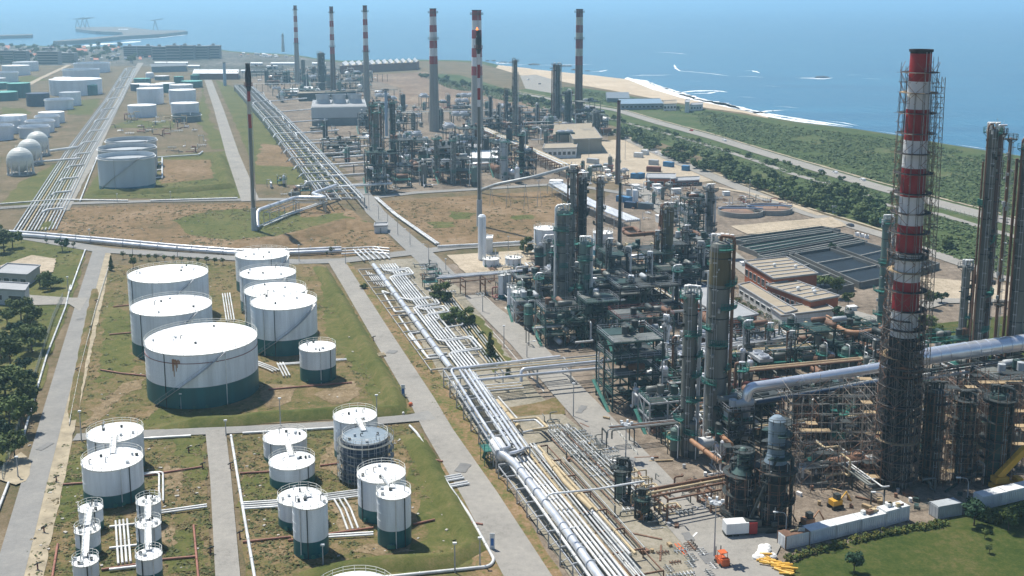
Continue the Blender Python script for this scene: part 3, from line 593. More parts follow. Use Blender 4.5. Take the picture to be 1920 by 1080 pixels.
# ------------------------------------------------------------------ chimneys
def stack(label, cx, ytop, ybase, wtop, wbase, bands, lower, cat="chimney", name="chimney", plats=(), ztop_cap=True):
    """bands: list of (picture row of lower end, material) from the top down; the rest is the lower material"""
    c = G(cx, ybase - 1); q = depth(c.x, c.y); h = ZH(c, ytop); r1, r0 = wtop / 2 / F * depth(c.x, c.y, h), wbase / 2 / F * q
    o = thing(name, label, cat, c); zs = [h] + [ZH(c, y) for y, _ in bands] + [0]; ms = [m for _, m in bands] + [lower]; slots = []
    mb = MB()
    for i, m in enumerate(ms):
        if m not in slots: slots.append(m)
        za, zb = zs[i], zs[i + 1]; ra, rb = r0 + (r1 - r0) * za / h, r0 + (r1 - r0) * zb / h
        mb.lathe(c, [(rb, zb), (ra, za)], 28, slots.index(m))
    sh = mb.build("shaft", slots, o)
    cp = MB(); cp.lathe(c, [(r1, h), (r1 + .25, h), (r1 + .25, h + .5), (r1 - .35, h + .5), (r1 - .5, h - 6)], 28); cp.build("rim_cap", soot, o)
    MB().lathe(c, [(.01, h - 5), (r1 - .4, h - 5)], 28).build("flue_lining", soot, o)
    for y in plats:
        z = ZH(c, y); r = r0 + (r1 - r0) * z / h; p = MB(); p.ring(c + V((0, 0, z)), r, r + 1.3, .25, 24); p.rail(c + V((0, 0, z)), r + 1.25, 1.2, 18, t=.1); p.build("platform", dark, o)
    l = MB(); d = V((.3, -1, 0)).normalized()
    for k in (-1, 1): l.tube([c + d * (r0 + .25) + V((k * .35, 0, 0)), c + d * (r1 + .25) + V((k * .35, 0, h))], .06, 4)
    l.build("ladder", steel, o)
    return c, r0, r1, h, o
rw = lambda ys, a=redp, b=whitep, first=None: [(y, (first if i == 0 and first else (a if i % 2 == 0 else b))) for i, y in enumerate(ys)]
stack("thin striped chimney farthest left in the back row, grey below", 558, 11, 158, 6.2, 10, rw([18, 30, 41, 51, 60, 71, 80], redp, whitep, redd), concdark, plats=[19, 82])
stack("thin striped chimney second in the back row, beside the dark column", 625.5, 13, 182, 7, 10.5, rw([25, 39, 50, 64, 75, 88, 101], redp, whitep, redd), concbrown, plats=[24, 88])
stack("striped chimney with dark tip, above the cooling tower's right end", 688.5, 11, 208, 8, 12.5, rw([22, 36, 47, 60, 72, 85, 97], redp, whitep, redd), concdark, plats=[22, 97])
stack("striped chimney with broad concrete shaft, left of the striped one behind the flare", 814.5, 17, 247, 12.5, 19.5, rw([31, 47, 60, 76, 90, 105, 120]), concdark, plats=[24, 73])
stack("widest concrete chimney with red and white bands, standing behind the slim flare", 895, 20, 276, 17.5, 24, rw([38, 56, 72, 90, 107, 124, 141]), M("pale stack concrete", (.36, .35, .32), .85, var=.2, scale=.1, streak=True), plats=[27])
stack("dark sooty striped chimney nearest the beach", 1084.5, 18, 236, 13, 15, rw([32, 47, 61, 73, 91, 105, 122], M("dull red band", (.20, .03, .03), .6, var=.3, scale=.2), M("dingy white band", (.42, .42, .36), .6, var=.2, scale=.2), redd), concbrown, plats=[23, 73])
stack("plain brown slender stack at the storage yard", 1158, 190, 346, 6.2, 10.5, [(196, redd)], concbrown)
stack("short pale blue stack far beyond the teal tanks", 422, 118, 162, 5, 6, [], M("pale blue stack paint", (.30, .42, .55), .6))
stack("slim pale blue vent stack beside the cooling tower", 725, 168, 258, 5, 6, [(171, whitep)], M("pale blue stack paint", (.30, .42, .55), .6), plats=[170])
# lighthouse
c = G(531, 97); h = ZH(c, 62); k = depth(c.x, c.y) / F
o = thing("lighthouse", "distant pale lighthouse tower on the shore", "lighthouse", c)
MB().lathe(c, [(3.4 * k, 0), (2 * k, h * .82)], 16).build("tower", M("lighthouse render", (.55, .48, .44), .8), o); MB().lathe(c, [(3 * k, h * .82), (3 * k, h * .86), (1.6 * k, h * .86), (1.6 * k, h * .95), (.01, h)], 16).build("lantern", concdark, o)
# the main scaffolded chimney
mc = G(1676, 906); mh = ZH(mc, 97); cy0 = 97
ys = [152, 204, 262, 314, 367, 420, 472, 525, 580, 628]
c, r0, r1, h, o = stack("large red and white chimney wrapped in scaffolding", 1676, 97, 906, 39, 56, [(100, soot)] + [(y, redp if i % 2 == 0 else whitep) for i, y in enumerate(ys)], M("dark stack base", (.022, .026, .026), .8, var=.4, scale=.3), plats=[480])  # dark base colour made darker still, standing in for its shaded near side
MC = (c, r0, r1, h)
sc = thing("scaffolding", "dense tube scaffolding around the large striped chimney", "scaffolding", c)
zs = [z for z in [i * 2.0 for i in range(1, int(h / 2))] if z < h - 4]; pol, brc = MB(), MB()
RS = lambda z, e=0: r0 + (r1 - r0) * z / h + .35 + e * .85
N = 12
for k in range(N):
    a = 6.283 * k / N
    for e in (0, 1.2):
        top = h - random.choice([1, 3, 5, 8]); P = [c + U(a) * RS(z, e) + V((0, 0, z)) for z in (0, h * .33, h * .66, top)]; pol.tube(P, .055, 4, caps=False, sm=False)
for i, z in enumerate(zs):
    for e in (0, 1.5):
        if i % 2 == 0: pol.tube([c + U(6.283 * k / N) * RS(z, e) + V((0, 0, z)) for k in range(N + 1)], .05, 4, caps=False, sm=False)
    for k in range(N):
        if random.random() < .6 or z < 40:
            a, b = 6.283 * k / N, 6.283 * (k + 1) / N; z2 = z + 2
            if random.random() < .5: a, b = b, a
            brc.beam(c + U(a) * RS(z, 1.5) + V((0, 0, z)), c + U(b) * RS(z2, 1.5) + V((0, 0, z2)), .07)
        brc.beam(c + U(6.283 * k / N) * RS(z) + V((0, 0, z)), c + U(6.283 * k / N) * (RS(z, 1.5) + random.choice([0, .3, .9])) + V((0, 0, z)), .06)
pol.build("uprights_and_ledgers", M("scaffold tube", (.17, .155, .14), .6, .2, var=.3, scale=.8), sc); brc.build("braces", brownst, sc)
for i, z in enumerate(zs):
    if i % 2 and z > 38: continue
    d = MB()
    for k in range(N):
        if random.random() < .85: d.ring(c + V((0, 0, z + .1)), RS(z, .05), RS(z, 1.2), .1, 3, 6.283 * k / N, 6.283 * (k + 1) / N)
    if d.v: d.build("deck", wood if i % 9 == 4 else soot, sc)
low = MB()
for k in range(36):
    a = 6.283 * (k + .5) / 36; low.tube([c + U(a) * RS(z, random.choice([.2, .9, 1.3])) + V((0, 0, z)) for z in (0, 18, 30 + random.uniform(0, 9))], .05, 4, caps=False, sm=False)
for k in range(150): z = random.uniform(1, 38); a = random.uniform(0, 6.28); b = a + random.choice([-1, 1]) * random.uniform(.3, .9); low.beam(c + U(a) * RS(z, 1.35) + V((0, 0, z)), c + U(b) * RS(z, 1.35) + V((0, 0, z + random.choice([0, 2, 3]))), .07)
low.build("lower_lattice", M("scaffold tube", (.17, .155, .14)), sc)
for k in range(26): z = random.uniform(2, 38); a = random.uniform(0, 6.28); d = MB(); d.ring(c + V((0, 0, z)), RS(z, .05), RS(z, 1.25), .1, 5, a, a + random.uniform(.6, 2)); d.build("deck", random.choice([soot, dark, brownst]), sc)
# hoist tower of the scaffold on the right
hp = c + V((RS(40, 2.5), .5, 0)); hb = MB()
for dx in (-.9, .9):
    for dy in (-.9, .9): hb.beam(hp + V((dx, dy, 0)), hp + V((dx - (r0 - r1), dy, h - 5)), .1)
for z in range(1, int(h - 5), 2):
    s = V((-(r0 - r1) * z / h, 0, z))
    for a, b in (((-.9, -.9), (.9, -.9)), ((.9, -.9), (.9, .9)), ((.9, .9), (-.9, .9))): hb.beam(hp + s + V((*a, 0)), hp + s + V((*b, 0)), .08); hb.beam(hp + s + V((*a, 0)), hp + s + V((*b, 2)), .06)
hb.build("hoist_tower", M("scaffold tube", (.30, .28, .25)), sc)
# ------------------------------------------------------------------ flares
def flare(label, cx, ytop, ybase, w0, bands, lit=False):
    c = G(cx, ybase); h = ZH(c, ytop); r = w0 / 2 / F * depth(c.x, c.y); o = thing("flare_stack", label, "flare stack", c); zs = [h] + [ZH(c, y) for y, _ in bands] + [0]; sl, mb = [], MB()
    for i, m in enumerate([m for _, m in bands] + [colg]):
        if m not in sl: sl.append(m)
        mb.lathe(c, [(r, zs[i + 1]), (r, zs[i])], 12, sl.index(m))
    mb.build("riser", sl, o)
    t = MB(); z1 = zs[1]; t.lathe(c, [(r, z1 - 3), (r * 1.7, z1 - 1), (r * 1.9, z1 + (h - z1) * .4), (r * 1.3, h - 1), (r * 1.35, h + .3), (r * .5, h + .3)], 14); t.build("burner_tip", soot, o)
    p = MB(); p.ring(c + V((0, 0, z1 - .5)), r, r * 2.6, .2, 18); p.rail(c + V((0, 0, z1 - .5)), r * 2.5, 1.2, 14, t=.1); p.build("platform", redd, o)
    pp = MB()
    for a in (0, 2, 4): pp.tube([c + U(a) * (r + .35), c + U(a) * (r + .35) + V((0, 0, h - 2))], .13, 5)
    pp.build("pilot_pipe", steel, o); MB().cyl(c, c + V((0, 0, h * .14)), r * 1.9, r * 1.6, n=14).build("seal_drum", greyp, o)
    if lit:
        fm_ = bpy.data.materials.new("flare flame"); fm_.use_nodes = True; b = fm_.node_tree.nodes["Principled BSDF"]; b.inputs["Emission Color"].default_value = (1, .25, .06, 1); b.inputs["Emission Strength"].default_value = 1.6; b.inputs["Base Color"].default_value = (.8, .2, .05, 1)
        f = MB(); f.lathe(c + V((-r * .8, 0, h)), [(.2, 0), (r * .8, .5), (r * .6, 1.1), (.05, 1.7)], 10); f.build("flame", fm_, o)
    return c, h
flare("slim striped flare stack with dark tip, in the dry field at left", 477, 120, 432, 6.2, [(158, redd), (190, redp), (214, M("dingy white band", (.42, .42, .36))), (240, redp)], False)
flare("slim flare stack with small orange flame, in front of the widest chimney", 899, 58, 424, 6, [(88, soot), (100, redp), (121, whitep), (146, redp), (165, whitep), (187, redp), (200, whitep)], True)
for p in []: pass
# guy-like supports of the pipe to the lit flare handled with pipes
# ------------------------------------------------------------------ pipes and racks
def pipe(label, pts, r, mat=None, group=None, bend=1.5, n=8, joints=9, px=True, name="pipe"):
    P = [G(*p) if px else V(p) for p in pts]; Q = fillet(P, bend, 4) if len(P) > 2 else P
    mb = MB(); mb.tube(Q, r, n)
    if joints and P[0].y < 560:
        for a, b in zip(P, P[1:]):
            L = (b - a).length; k = int(L / joints)
            for i in range(1, k + 1): m = a.lerp(b, i / (k + 1)); d = (b - a).normalized() * .06; mb.cyl(m - d, m + d, r * (1.06 if r > .9 else 1.3), n=n)
    o = mb.build(name, mat or pipew, org=(P[0].x, P[0].y, 0)); return tag(o, label, "pipe", group)
def trestles(label, name, line, z, wid, step, mat=steel, post=.28, levels=1, group=None, skew=None, parent=None, dense_ends=True, cross=False):
    """one steel rack: every post a part, every cross beam a part"""
    P = [G(*p) if len(p) == 3 else G(p[0], p[1], z) for p in line]; o = parent or thing(name, label, "pipe rack", (P[0].x, P[0].y, 0), group)
    for a, b in zip(P, P[1:]):
        d = (b - a); L = d.length; d.normalize(); n = skew or V((-d.y, d.x, 0)).normalized(); k = max(1, round(L / step)); prev = None
        for i in range(k + 1):
            m = a.lerp(b, i / k); zz = m.z
            for s in (-1, 1):
                q = m + n * s * wid / 2; MB().beam(V((q.x, q.y, 0)), V((q.x, q.y, zz)), post).build("post", mat, o)
            bm = MB()
            for lv in range(levels): zc = zz * (1 - .42 * lv); bm.beam(V((*(m - n * wid / 2).xy, zc)), V((*(m + n * wid / 2).xy, zc)), post * .9, post * 1.3)
            if cross: bm.beam(V((*(m - n * wid / 2).xy, .3)), V((*(m + n * wid / 2).xy, zz)), post * .5)
            bm.build("cross_beam", mat, o)
        for s in (-1, 1): MB().beam(a + n * s * wid / 2 - V((0, 0, .25)), b + n * s * wid / 2 - V((0, 0, .25)), post * .7, post).build("stringer", mat, o)
    return o
def row(label, line, offs, r, mat, group, n=7, lab_each=None, bend=1.2):
    """parallel pipes: a line of (px,py,z) points, shifted sideways in metres"""
    P = [G(*p) for p in line]
    for j, of in enumerate(offs):
        Q = []
        for i, p in enumerate(P):
            d = P[min(i + 1, len(P) - 1)] - P[max(i - 1, 0)]; q = V((d.y, -d.x, 0)).normalized(); Q.append(p + q * of)
        pipe(lab_each[j] if lab_each else label, Q, r if not isinstance(r, list) else r[j], mat if not isinstance(mat, list) else mat[j % len(mat)], group, bend, n, px=False)
AU = (G(1050, 1080) - G(700, 500)).normalized(); AU.z = 0; AU.normalize()      # rack direction, towards the camera
AV = V((-AU.y, AU.x, 0))                                                      # across, towards the sea
GA = math.atan2(AV.y, AV.x)
def runpipe(label, a, b, off, r, mat, group, loops=(), z=None):
    A, B = G(*a), G(*b); d = (B - A); L = d.length; d.normalize(); n = V((-d.y, d.x, 0)) * (1 if AV.dot(V((-d.y, d.x, 0))) > 0 else -1)
    pts = [A + n * off]
    for t0, t1, dep in loops:
        p, q = A + d * (L * t0) + n * off, A + d * (L * t1) + n * off; up = V((0, 0, .5))
        pts += [p, p + n * dep + up, q + n * dep + up, q]
    pts.append(B + n * off); return pipe(label, pts, r, mat, group, 1.2, 7, px=False)
# ground-level rack between the cross road and the elevated rack
A0, B0 = (703, 497, 1.2), (848, 690, 1.2)
runpipe("broad silver main pipe running at ground level along the rack to the elevated bend", A0, B0, -.5, .85, silver, None)
for i, (of, lp) in enumerate(((1.9, [(.08, .16, 9), (.42, .50, 9), (.80, .90, 10)]), (2.8, [(.09, .15, 7.2), (.43, .49, 7.2), (.81, .89, 8)]), (3.7, [(.10, .14, 5.4), (.52, .58, 8)]), (4.6, [(.53, .57, 6)]), (5.6, []), (6.6, [(.62, .70, 6)]), (7.6, []))):
    runpipe("white pipe with sideways loops beside the broad silver main" if lp else "straight white pipe beside the looped pipes of the ground rack", (A0[0], A0[1], 1.3), (B0[0], B0[1], 1.3), of, .26 if i % 2 else .3, pipew, "looped white pipes of the ground rack" if lp else "straight white pipes of the ground rack", lp)
for i in range(7): runpipe("thin grey pipe in the low rack beside the trees", (760, 540, .8), (B0[0] + 8, B0[1] - 4, .8), 8.6 + i * .9, .16 + .05 * (i % 2), pipeg if i % 3 else pipet, "thin grey pipes of the ground rack")
for l, pts in (("white pipe making a long rectangular loop on the grass, upper one", [(762, 562, .6), (716, 545, .6), (741, 585, .6), (768, 583, .6)]), ("white pipe making a long rectangular loop on the grass, lower one", [(780, 588, .6), (747, 592, .6), (800, 668, .6), (838, 662, .6)]), ("white pipe inside the lower rectangular loop on the grass", [(800, 621, .6), (765, 626, .6), (803, 672, .6), (845, 668, .6)])):
    pipe(l, pts, .33, pipew, None, .8)
trestles("low grey sleeper frames carrying the ground rack pipes", "pipe_rack", [(712, 503, .9), (862, 688, .9)], .9, 16, 9, concrete, .3)
for i in range(6): pipe("short white pipe stub on the grass beside the ground rack", [(686 + i * 5, 508 + i * 2, .5), (702 + i * 6, 532 + i * 2, .5)], .18, pipew, "short pipe stubs beside the ground rack")
# elevated main rack
E0, E1 = (858, 690, 5.2), (962, 842, 5.2)
trestles("tall grey steel rack carrying the bright pipes beside the diagonal road", "pipe_rack", [E0, (912, 768, 5.2), E1], 5.2, 7.5, 7.5, steel, .3, 2, cross=True)
row("bright white pipe on the tall rack, turning across at its lower end", [E0, E1], [-3.2, -2.2], .28, pipew, "bright pipes on the tall rack")
pipe("bright white pipe on the tall rack that turns the corner to the crossing duct, outermost", [(1050, 668, 6), (846, 692, 6), (848, 700, 5.6), (905, 790, 5.6), (940, 842, 5.6)], .36, silver, None, 1.2)
pipe("bright white pipe on the tall rack that turns right at the lower corner, inner one", [(862, 694, 5.7), (948, 822, 5.7), (957, 838, 5.7), (944, 841, 5.7)], .32, silver, None, 1)
pipe("bright white pipe on the tall rack that turns right at the lower corner, middle one", [(872, 694, 5.7), (968, 836, 5.7), (975, 846, 5.7), (956, 850, 5.7)], .32, silver, None, 1)
pipe("bright white pipe on the tall rack that turns right at the lower corner, longest one", [(880, 693, 5.7), (975, 832, 5.7), (983, 843, 5.7), (955, 850, 5.7)], .34, silver, None, 1)
pipe("thin white pipe running low beside the tall rack towards the drum", [(850, 716, 3.5), (885, 770, 3.5), (938, 855, 3.5)], .25, pipew, None)
row("thin grey pipe under the tall rack", [(880, 705, 2.6), (975, 842, 2.6)], [-2, -1, 0, 1, 2], .2, [pipeg, pipew], "thin pipes under the tall rack")
# lower section down to the bottom edge
pipe("big silver pipe slanting to the bottom edge, thickest of the lower rack", [(934, 846, 4.6), (962, 865, 4.4), (1040, 965, 4.4), (1126, 1085, 4.4), (1180, 1160, 4.4)], .78, silver, None, 2.5, 12, joints=6)
pipe("thin white pipe running outside the big silver pipe to the bottom edge", [(950, 862, 3.6), (1112, 1090, 3.6), (1160, 1150, 3.6)], .3, pipew, None)
row("slim white pipe in the bundle beside the big silver pipe", [(976, 857, 3.4), (1070, 968, 3.4), (1160, 1082, 3.4), (1210, 1150, 3.4)], [-1.4, -.5, .4, 1.3], .27, pipew, "four slim white pipes beside the big silver pipe")
trestles("grey frames with braces below the big silver pipe at the lower rack", "pipe_rack", [(962, 868, 3.3), (1160, 1120, 3.3)], 3.3, 6.5, 6.5, steel, .26, 1, cross=True)
row("tan pipe of the inner lower rack", [(1000, 838, 2.6), (1110, 960, 2.6), (1180, 1040, 2.6)], [-1.2, -.2], .3, [pipet, pipew], "tan pipes of the inner lower rack")
row("grey pipe of the inner lower rack", [(1010, 830, 2.2), (1140, 985, 2.2), (1230, 1090, 2.2)], [1.2, 2, 2.9, 3.8], .22, [pipeg, pipew, pipeg, pipet], "grey pipes of the inner lower rack")
pipe("wide tan pipe bundle cover slanting beside the expansion loop", [(932, 752, 2.2), (972, 800, 2.2)], .6, pipet)
row("pale pipe running beside the wide tan pipe", [(925, 745, 2.4), (965, 792, 2.4)], [-1.3, 1.6, 2.6, 3.6], .22, [pipew, pipeg], "pale pipes beside the wide tan pipe")
pipe("tan pipe of the small rectangular expansion loop, outer", [(956, 787, 3), (1008, 783, 3), (1028, 802, 3), (985, 808, 3)], .32, pipet, None, .6)
pipe("tan pipe of the small rectangular expansion loop, inner", [(962, 790, 3), (1004, 787, 3), (1020, 801, 3), (980, 811, 3)], .26, pipew, None, .6)
pipe("long tan pipe on the inner lower rack, thickest there", [(1020, 852, 2.8), (1060, 905, 2.8), (1110, 955, 2.8)], .5, pipet)
trestles("brown and grey frames of the inner lower rack", "pipe_rack", [(1003, 838, 2.1), (1215, 1075, 2.1)], 2.1, 6, 8, brownst, .24)
row("pale ground pipe at the bottom edge inside the rack", [(1120, 985, .6), (1215, 1090, .6)], [0, 1, 2.2, 3.2], .24, pipew, "pale ground pipes at the bottom edge")
pipe("thin pale pipe crossing high over the lower rack", [(1022, 938, 5), (1030, 926, 6.5), (1120, 917, 6.5), (1208, 902, 6.5)], .2, pipew, None, 1)
for x, y in ((1040, 958), (1120, 940), (1160, 930)): pass
row("thin grey pipe among the valve manifolds", [(1046, 806, .8), (1110, 870, .8), (1180, 940, .8)], [-4.2, -3.2, -2.2, -1, 0, 1, 2.2, 3.2], .13, [pipeg, pipew, pipeg, brownst], "thin pipes among the valve manifolds")
row("thin grey pipe under the tan pipes", [(1040, 860, 1.2), (1120, 950, 1.2), (1190, 1030, 1.2)], [-2, -1, 0, 1, 2, 3], .14, [pipeg, pipet, pipeg], "thin pipes under the tan pipes")
# racks crossing to the process side
trestles("brown rusty frame carrying pipes over the road from the lower rack to the reactors", "pipe_rack", [(1240, 925, 5), (1400, 895, 5)], 5, 5, 8, brownst, .34, 2)
row("rusty pipe over the brown frame by the reactors", [(1215, 925, 5.3), (1400, 890, 5.3)], [-1.5, 0, 1.5], .25, [brownst, pipet], "rusty pipes over the brown frame")
trestles("grey steel rack crossing the road from the tall rack to the green frame", "pipe_rack", [(870, 697, 5), (1000, 683, 5), (1125, 672, 5)], 5, 7, 8, steel, .3, 2)
pipe("long silver pipe crossing the road beside the dark green frame, upper", [(977, 716, 3), (977, 692, 6), (1125, 677, 6), (1235, 664, 6)], .42, silver, None, 1.2)
pipe("long silver pipe crossing the road beside the dark green frame, lower", [(882, 714, 5.4), (1000, 702, 5.4), (1130, 690, 5.4)], .4, silver)
row("pale pipe on the crossing rack", [(870, 690, 5.4), (1128, 666, 5.4)], [1.2, 2.2, 3.0], .22, [pipet, pipeg], "pale pipes on the crossing rack")
row("tan pipe low beside the tall rack's crossing", [(910, 728, 2.4), (978, 722, 2.4)], [-2, -1, 0, 1, 2], .22, [pipew, pipet], "low tan pipes beside the crossing")
trestles("long grey rack behind the tall twin columns, towards the brick workshop", "pipe_rack", [(1230, 665, 6), (1340, 648, 6), (1470, 630, 6)], 6, 7, 9, steel, .34, 2)
row("pale pipe on the long rack behind the twin columns", [(1225, 667, 6.4), (1475, 628, 6.4)], [-2.6, -1.3, 0, 1.2, 2.4], [.4, .25, .25, .22, .36], [silver, pipeg, pipew], "pale pipes on the long rack behind the twin columns")
trestles("brown steel rack bridging from the ground rack past the round trees", "pipe_rack", [(830, 527, 6), (905, 519, 6), (1010, 510, 6)], 6, 5, 9, brownst, .34, 2)
pipe("silver pipe on the brown bridging rack, near edge", [(819, 522, 6.3), (920, 514, 6.3), (1015, 505, 6.3)], .4, silver)
row("pale pipe on the brown bridging rack", [(822, 517, 6.3), (1010, 503, 6.3)], [0, 1, 1.9], .22, [pipeg, pipew], "pale pipes on the brown bridging rack")
# the big silver duct to and from the striped chimney
pipe("big silver duct with rounded elbow, from the ground pit to the striped chimney", [(1392, 832, 1), (1399, 752, 13), (1404, 727, 16), (1440, 722, 16), (1652, 689, 16), (1664, 680, 16.5)], 1.15, ductm, None, 4.5, 14, joints=5, name="duct")
pipe("thickest silver duct with ribs, from the striped chimney to the right edge", [(1700, 674, 17), (1790, 660, 17), (1925, 641, 17), (2080, 620, 17)], 2.0, ductm, None, 3, 18, joints=3.4, name="duct")
for o in (bpy.data.objects["duct"],): pass
trestles("dark steel frames below the silver duct left of the striped chimney", "pipe_rack", [(1420, 740, 13), (1540, 720, 13), (1650, 700, 13)], 13, 4, 9, dark, .3, 3)
row("dark pipe below the silver duct", [(1415, 752, 12.5), (1650, 712, 12.5)], [-1, 0, 1], .4, [dark, pipeg, navy], "dark pipes below the silver duct")
trestles("dark steel frames below the thick duct right of the striped chimney", "pipe_rack", [(1730, 690, 13), (1925, 662, 13)], 13, 6, 9, dark, .34, 3)
row("pale pipe below the thick duct", [(1710, 706, 12), (1930, 672, 12)], [-2, 0, 2.5], .35, [dark, pipew, pipeg], "pipes below the thick duct")
pipe("orange pipe slanting down between the twin columns and the reactors, front one", [(1296, 826, 5), (1350, 866, 5)], .55, pipeo)
pipe("orange pipe slanting beside the base of the taller twin column", [(1343, 806, 5), (1372, 836, 5)], .6, pipeo)
pipe("thin maroon pipe along the ground behind the elbow of the silver duct", [(1352, 735, 2.5), (1362, 724, 2.5), (1460, 708, 2.5)], .35, pipem, None, 1)
# reactor side: orange and tan pipes by the chimney
pipe("long orange pipe bending towards the striped chimney behind the green deck", [(1530, 608, 8), (1545, 597, 9), (1585, 622, 9), (1610, 625, 9), (1680, 612, 9)], .75, pipeo, None, 2.5)
pipe("tan pipe lying beside the long orange pipe", [(1510, 606, 8), (1558, 632, 8)], .7, pipet)
pipe("thin orange pipe parallel to the long orange one", [(1550, 592, 8.5), (1598, 615, 8.5), (1650, 608, 8.5)], .35, pipeo, None, 1)
pipe("thin rusty pipe beneath the tan pipe", [(1505, 615, 7), (1548, 640, 7)], .4, pipem)
pipe("rusty looping pipe joining the ochre column, copper coloured", [(1242, 385, 26), (1238, 425, 16), (1236, 436, 15), (1180, 441, 15), (1165, 430, 15), (1190, 427, 15), (1200, 436, 15)], .8, brownst, None, 2)
pipe("rusty arched pipe right of the ochre column", [(1265, 442, 14), (1285, 433, 14), (1300, 434, 14), (1325, 446, 14)], .75, brownst, None, 2)
# diagonal overhead pipe to the lit flare and its legs
pipe("long grey pipe climbing on trestles from the lit flare to the far unit", [(898, 358, 1), (930, 346, 6), (1000, 332, 10), (1065, 314, 13)], .9, pipeg, None, 3)
for x, y, z in ((921, 385, 6), (952, 388, 8), (985, 392, 9), (1010, 388, 10)):
    p = G(x, y); o = thing("pipe_support", "slim lattice mast beneath the climbing flare pipe", "pipe support", p, "lattice masts beneath the flare pipe"); l = MB()
    for k in range(3): l.beam(p + U(2.1 * k) * 1.6, p + V((0, 0, z + 3)), .16)
    l.build("mast", steel, o); MB().beam(p + V((-1, 0, z + 3)), p + V((1, 0, z + 3)), .3).build("saddle", steel, o)
# pipe of the left flare
pipe("bent silver pipe from the left flare's drum up to the pipe station", [(483, 428, 1), (482, 399, 6), (487, 393, 7), (555, 370, 7), (612, 371, 7), (585, 363, 7), (630, 348, 7)], .9, silver, None, 2.5)
row("thin pipe low beneath the bent silver flare pipe", [(490, 424, 1), (540, 402, 1), (610, 378, 1)], [-1, 1], .35, pipew, "thin pipes beneath the bent flare pipe")
trestles("grey trestle of the bent flare pipe", "pipe_rack", [(500, 398, 5.5), (555, 378, 5.5), (610, 378, 5.5)], 5.5, 3, 14, steel, .3)
# pipes along the cross road
for k, (dy, r) in enumerate(((-6, .6), (0, .9))):
    pipe(("upper" if k == 0 else "thick lower") + " silver pipe running along the cross road behind the upper tanks", [(-40, 436 + dy, 1.2), (60, 442 + dy, 1.2), (200, 454 + dy, 1.2), (330, 466 + dy, 1.2), (450, 475 + dy, 1.2), (560, 474 + dy, 1.2), (640, 470 + dy, 1.2)], r, silver, None, 4)
for k in range(3): pipe("white pipe beside the cross road left of the junction", [(640, 466 + k * 5, .9), (700, 463 + k * 5, .9), (730, 466 + k * 5, .9)], .35, pipew, "white pipes left of the junction")
row("white pipe crossing under the junction culvert", [(690, 466, .8), (712, 486, .8)], [-4, -2, 0, 2, 4, 6], .35, pipew, "white pipes entering the junction culvert")
pipe("white pipe along the right end of the cross road, beyond the junction", [(820, 462, 1), (900, 458, 1), (1000, 452, 1)], .5, pipew)
for k in range(2): pipe("double white pipe slanting beside the road down to the junction", [(703 + k * 4, 370, 1), (740 + k * 4, 402, 1), (818 + k * 5, 457, 1)], .42, pipew, "double pipes beside the road down to the junction")
pipe("white pipe along the field edge above the cross road, left part", [(-20, 384, .8), (110, 374, .8), (240, 376, .8)], .4, pipew)
pipe("white pipe along the field edge above the cross road, right part", [(282, 376, .8), (445, 371, .8)], .4, pipew)
# thin pipes alongside the roads
pipe("thin white pipe on the grass parallel to the left road", [(132, 535, .5), (123, 575, .5), (88, 665, .5), (50, 795, .5), (40, 835, .5)], .28, pipew)
pipe("thin white pipe on the grass right of the gate track, upper left", [(160, 468, .5), (148, 500, .5), (132, 545, .5)], .28, pipew)
pipe("short white pipe at the left edge below the gate track", [(16, 905, .5), (-5, 960, .5)], .28, pipew)
pipe("thin white pipe down the slope beside the diagonal road, upper tank group", [(625, 535, .5), (662, 600, .5), (700, 665, .5), (757, 765, .5), (756, 776, .3)], .3, pipew)
pipe("thin white pipe beside the diagonal road, lower tank group", [(768, 798, .5), (782, 812, .5), (835, 900, .5), (880, 965, .5), (927, 1050, .5), (918, 1062, .5), (720, 1082, .5)], .3, pipew)
pipe("thin white pipe along the short lane between the lower groups", [(433, 816, .5), (445, 890, .5), (460, 980, .5), (478, 1085, .5)], .3, pipew)
pipe("white pipe along the tank lane above the lower groups", [(268, 822, .5), (358, 817, .5)], .3, pipew)
pipe("white pipe along the tank lane, right part", [(455, 812, .5), (560, 806, .5), (625, 802, .5)], .3, pipew)
pipe("white pipe beside the narrow dirt road left of the grey open tanks", [(190, 276, .6), (168, 330, .6), (150, 377, .6)], .4, pipew)
for k in range(3): pipe("short feed pipe between the front grey open tank and its header", [(285, 306 + k * 14, .8), (304, 304 + k * 14, .8)], .5, pipew, "feed pipes of the front grey open tank")
pipe("white header pipe beside the front grey open tank", [(304, 296, .8), (304, 334, .8)], .5, pipew); pipe("white pipe bending behind the front grey open tank", [(292, 295, 1), (372, 290, 1), (380, 284, 1)], .5, pipew, None, 2)
pipe("long white pipe crossing the far pipe track to the spheres", [(62, 304, 2), (150, 297, 2)], .7, pipew); pipe("white pipe pair end beyond the spheres", [(92, 283, 2), (145, 276, 2)], .9, pipew)
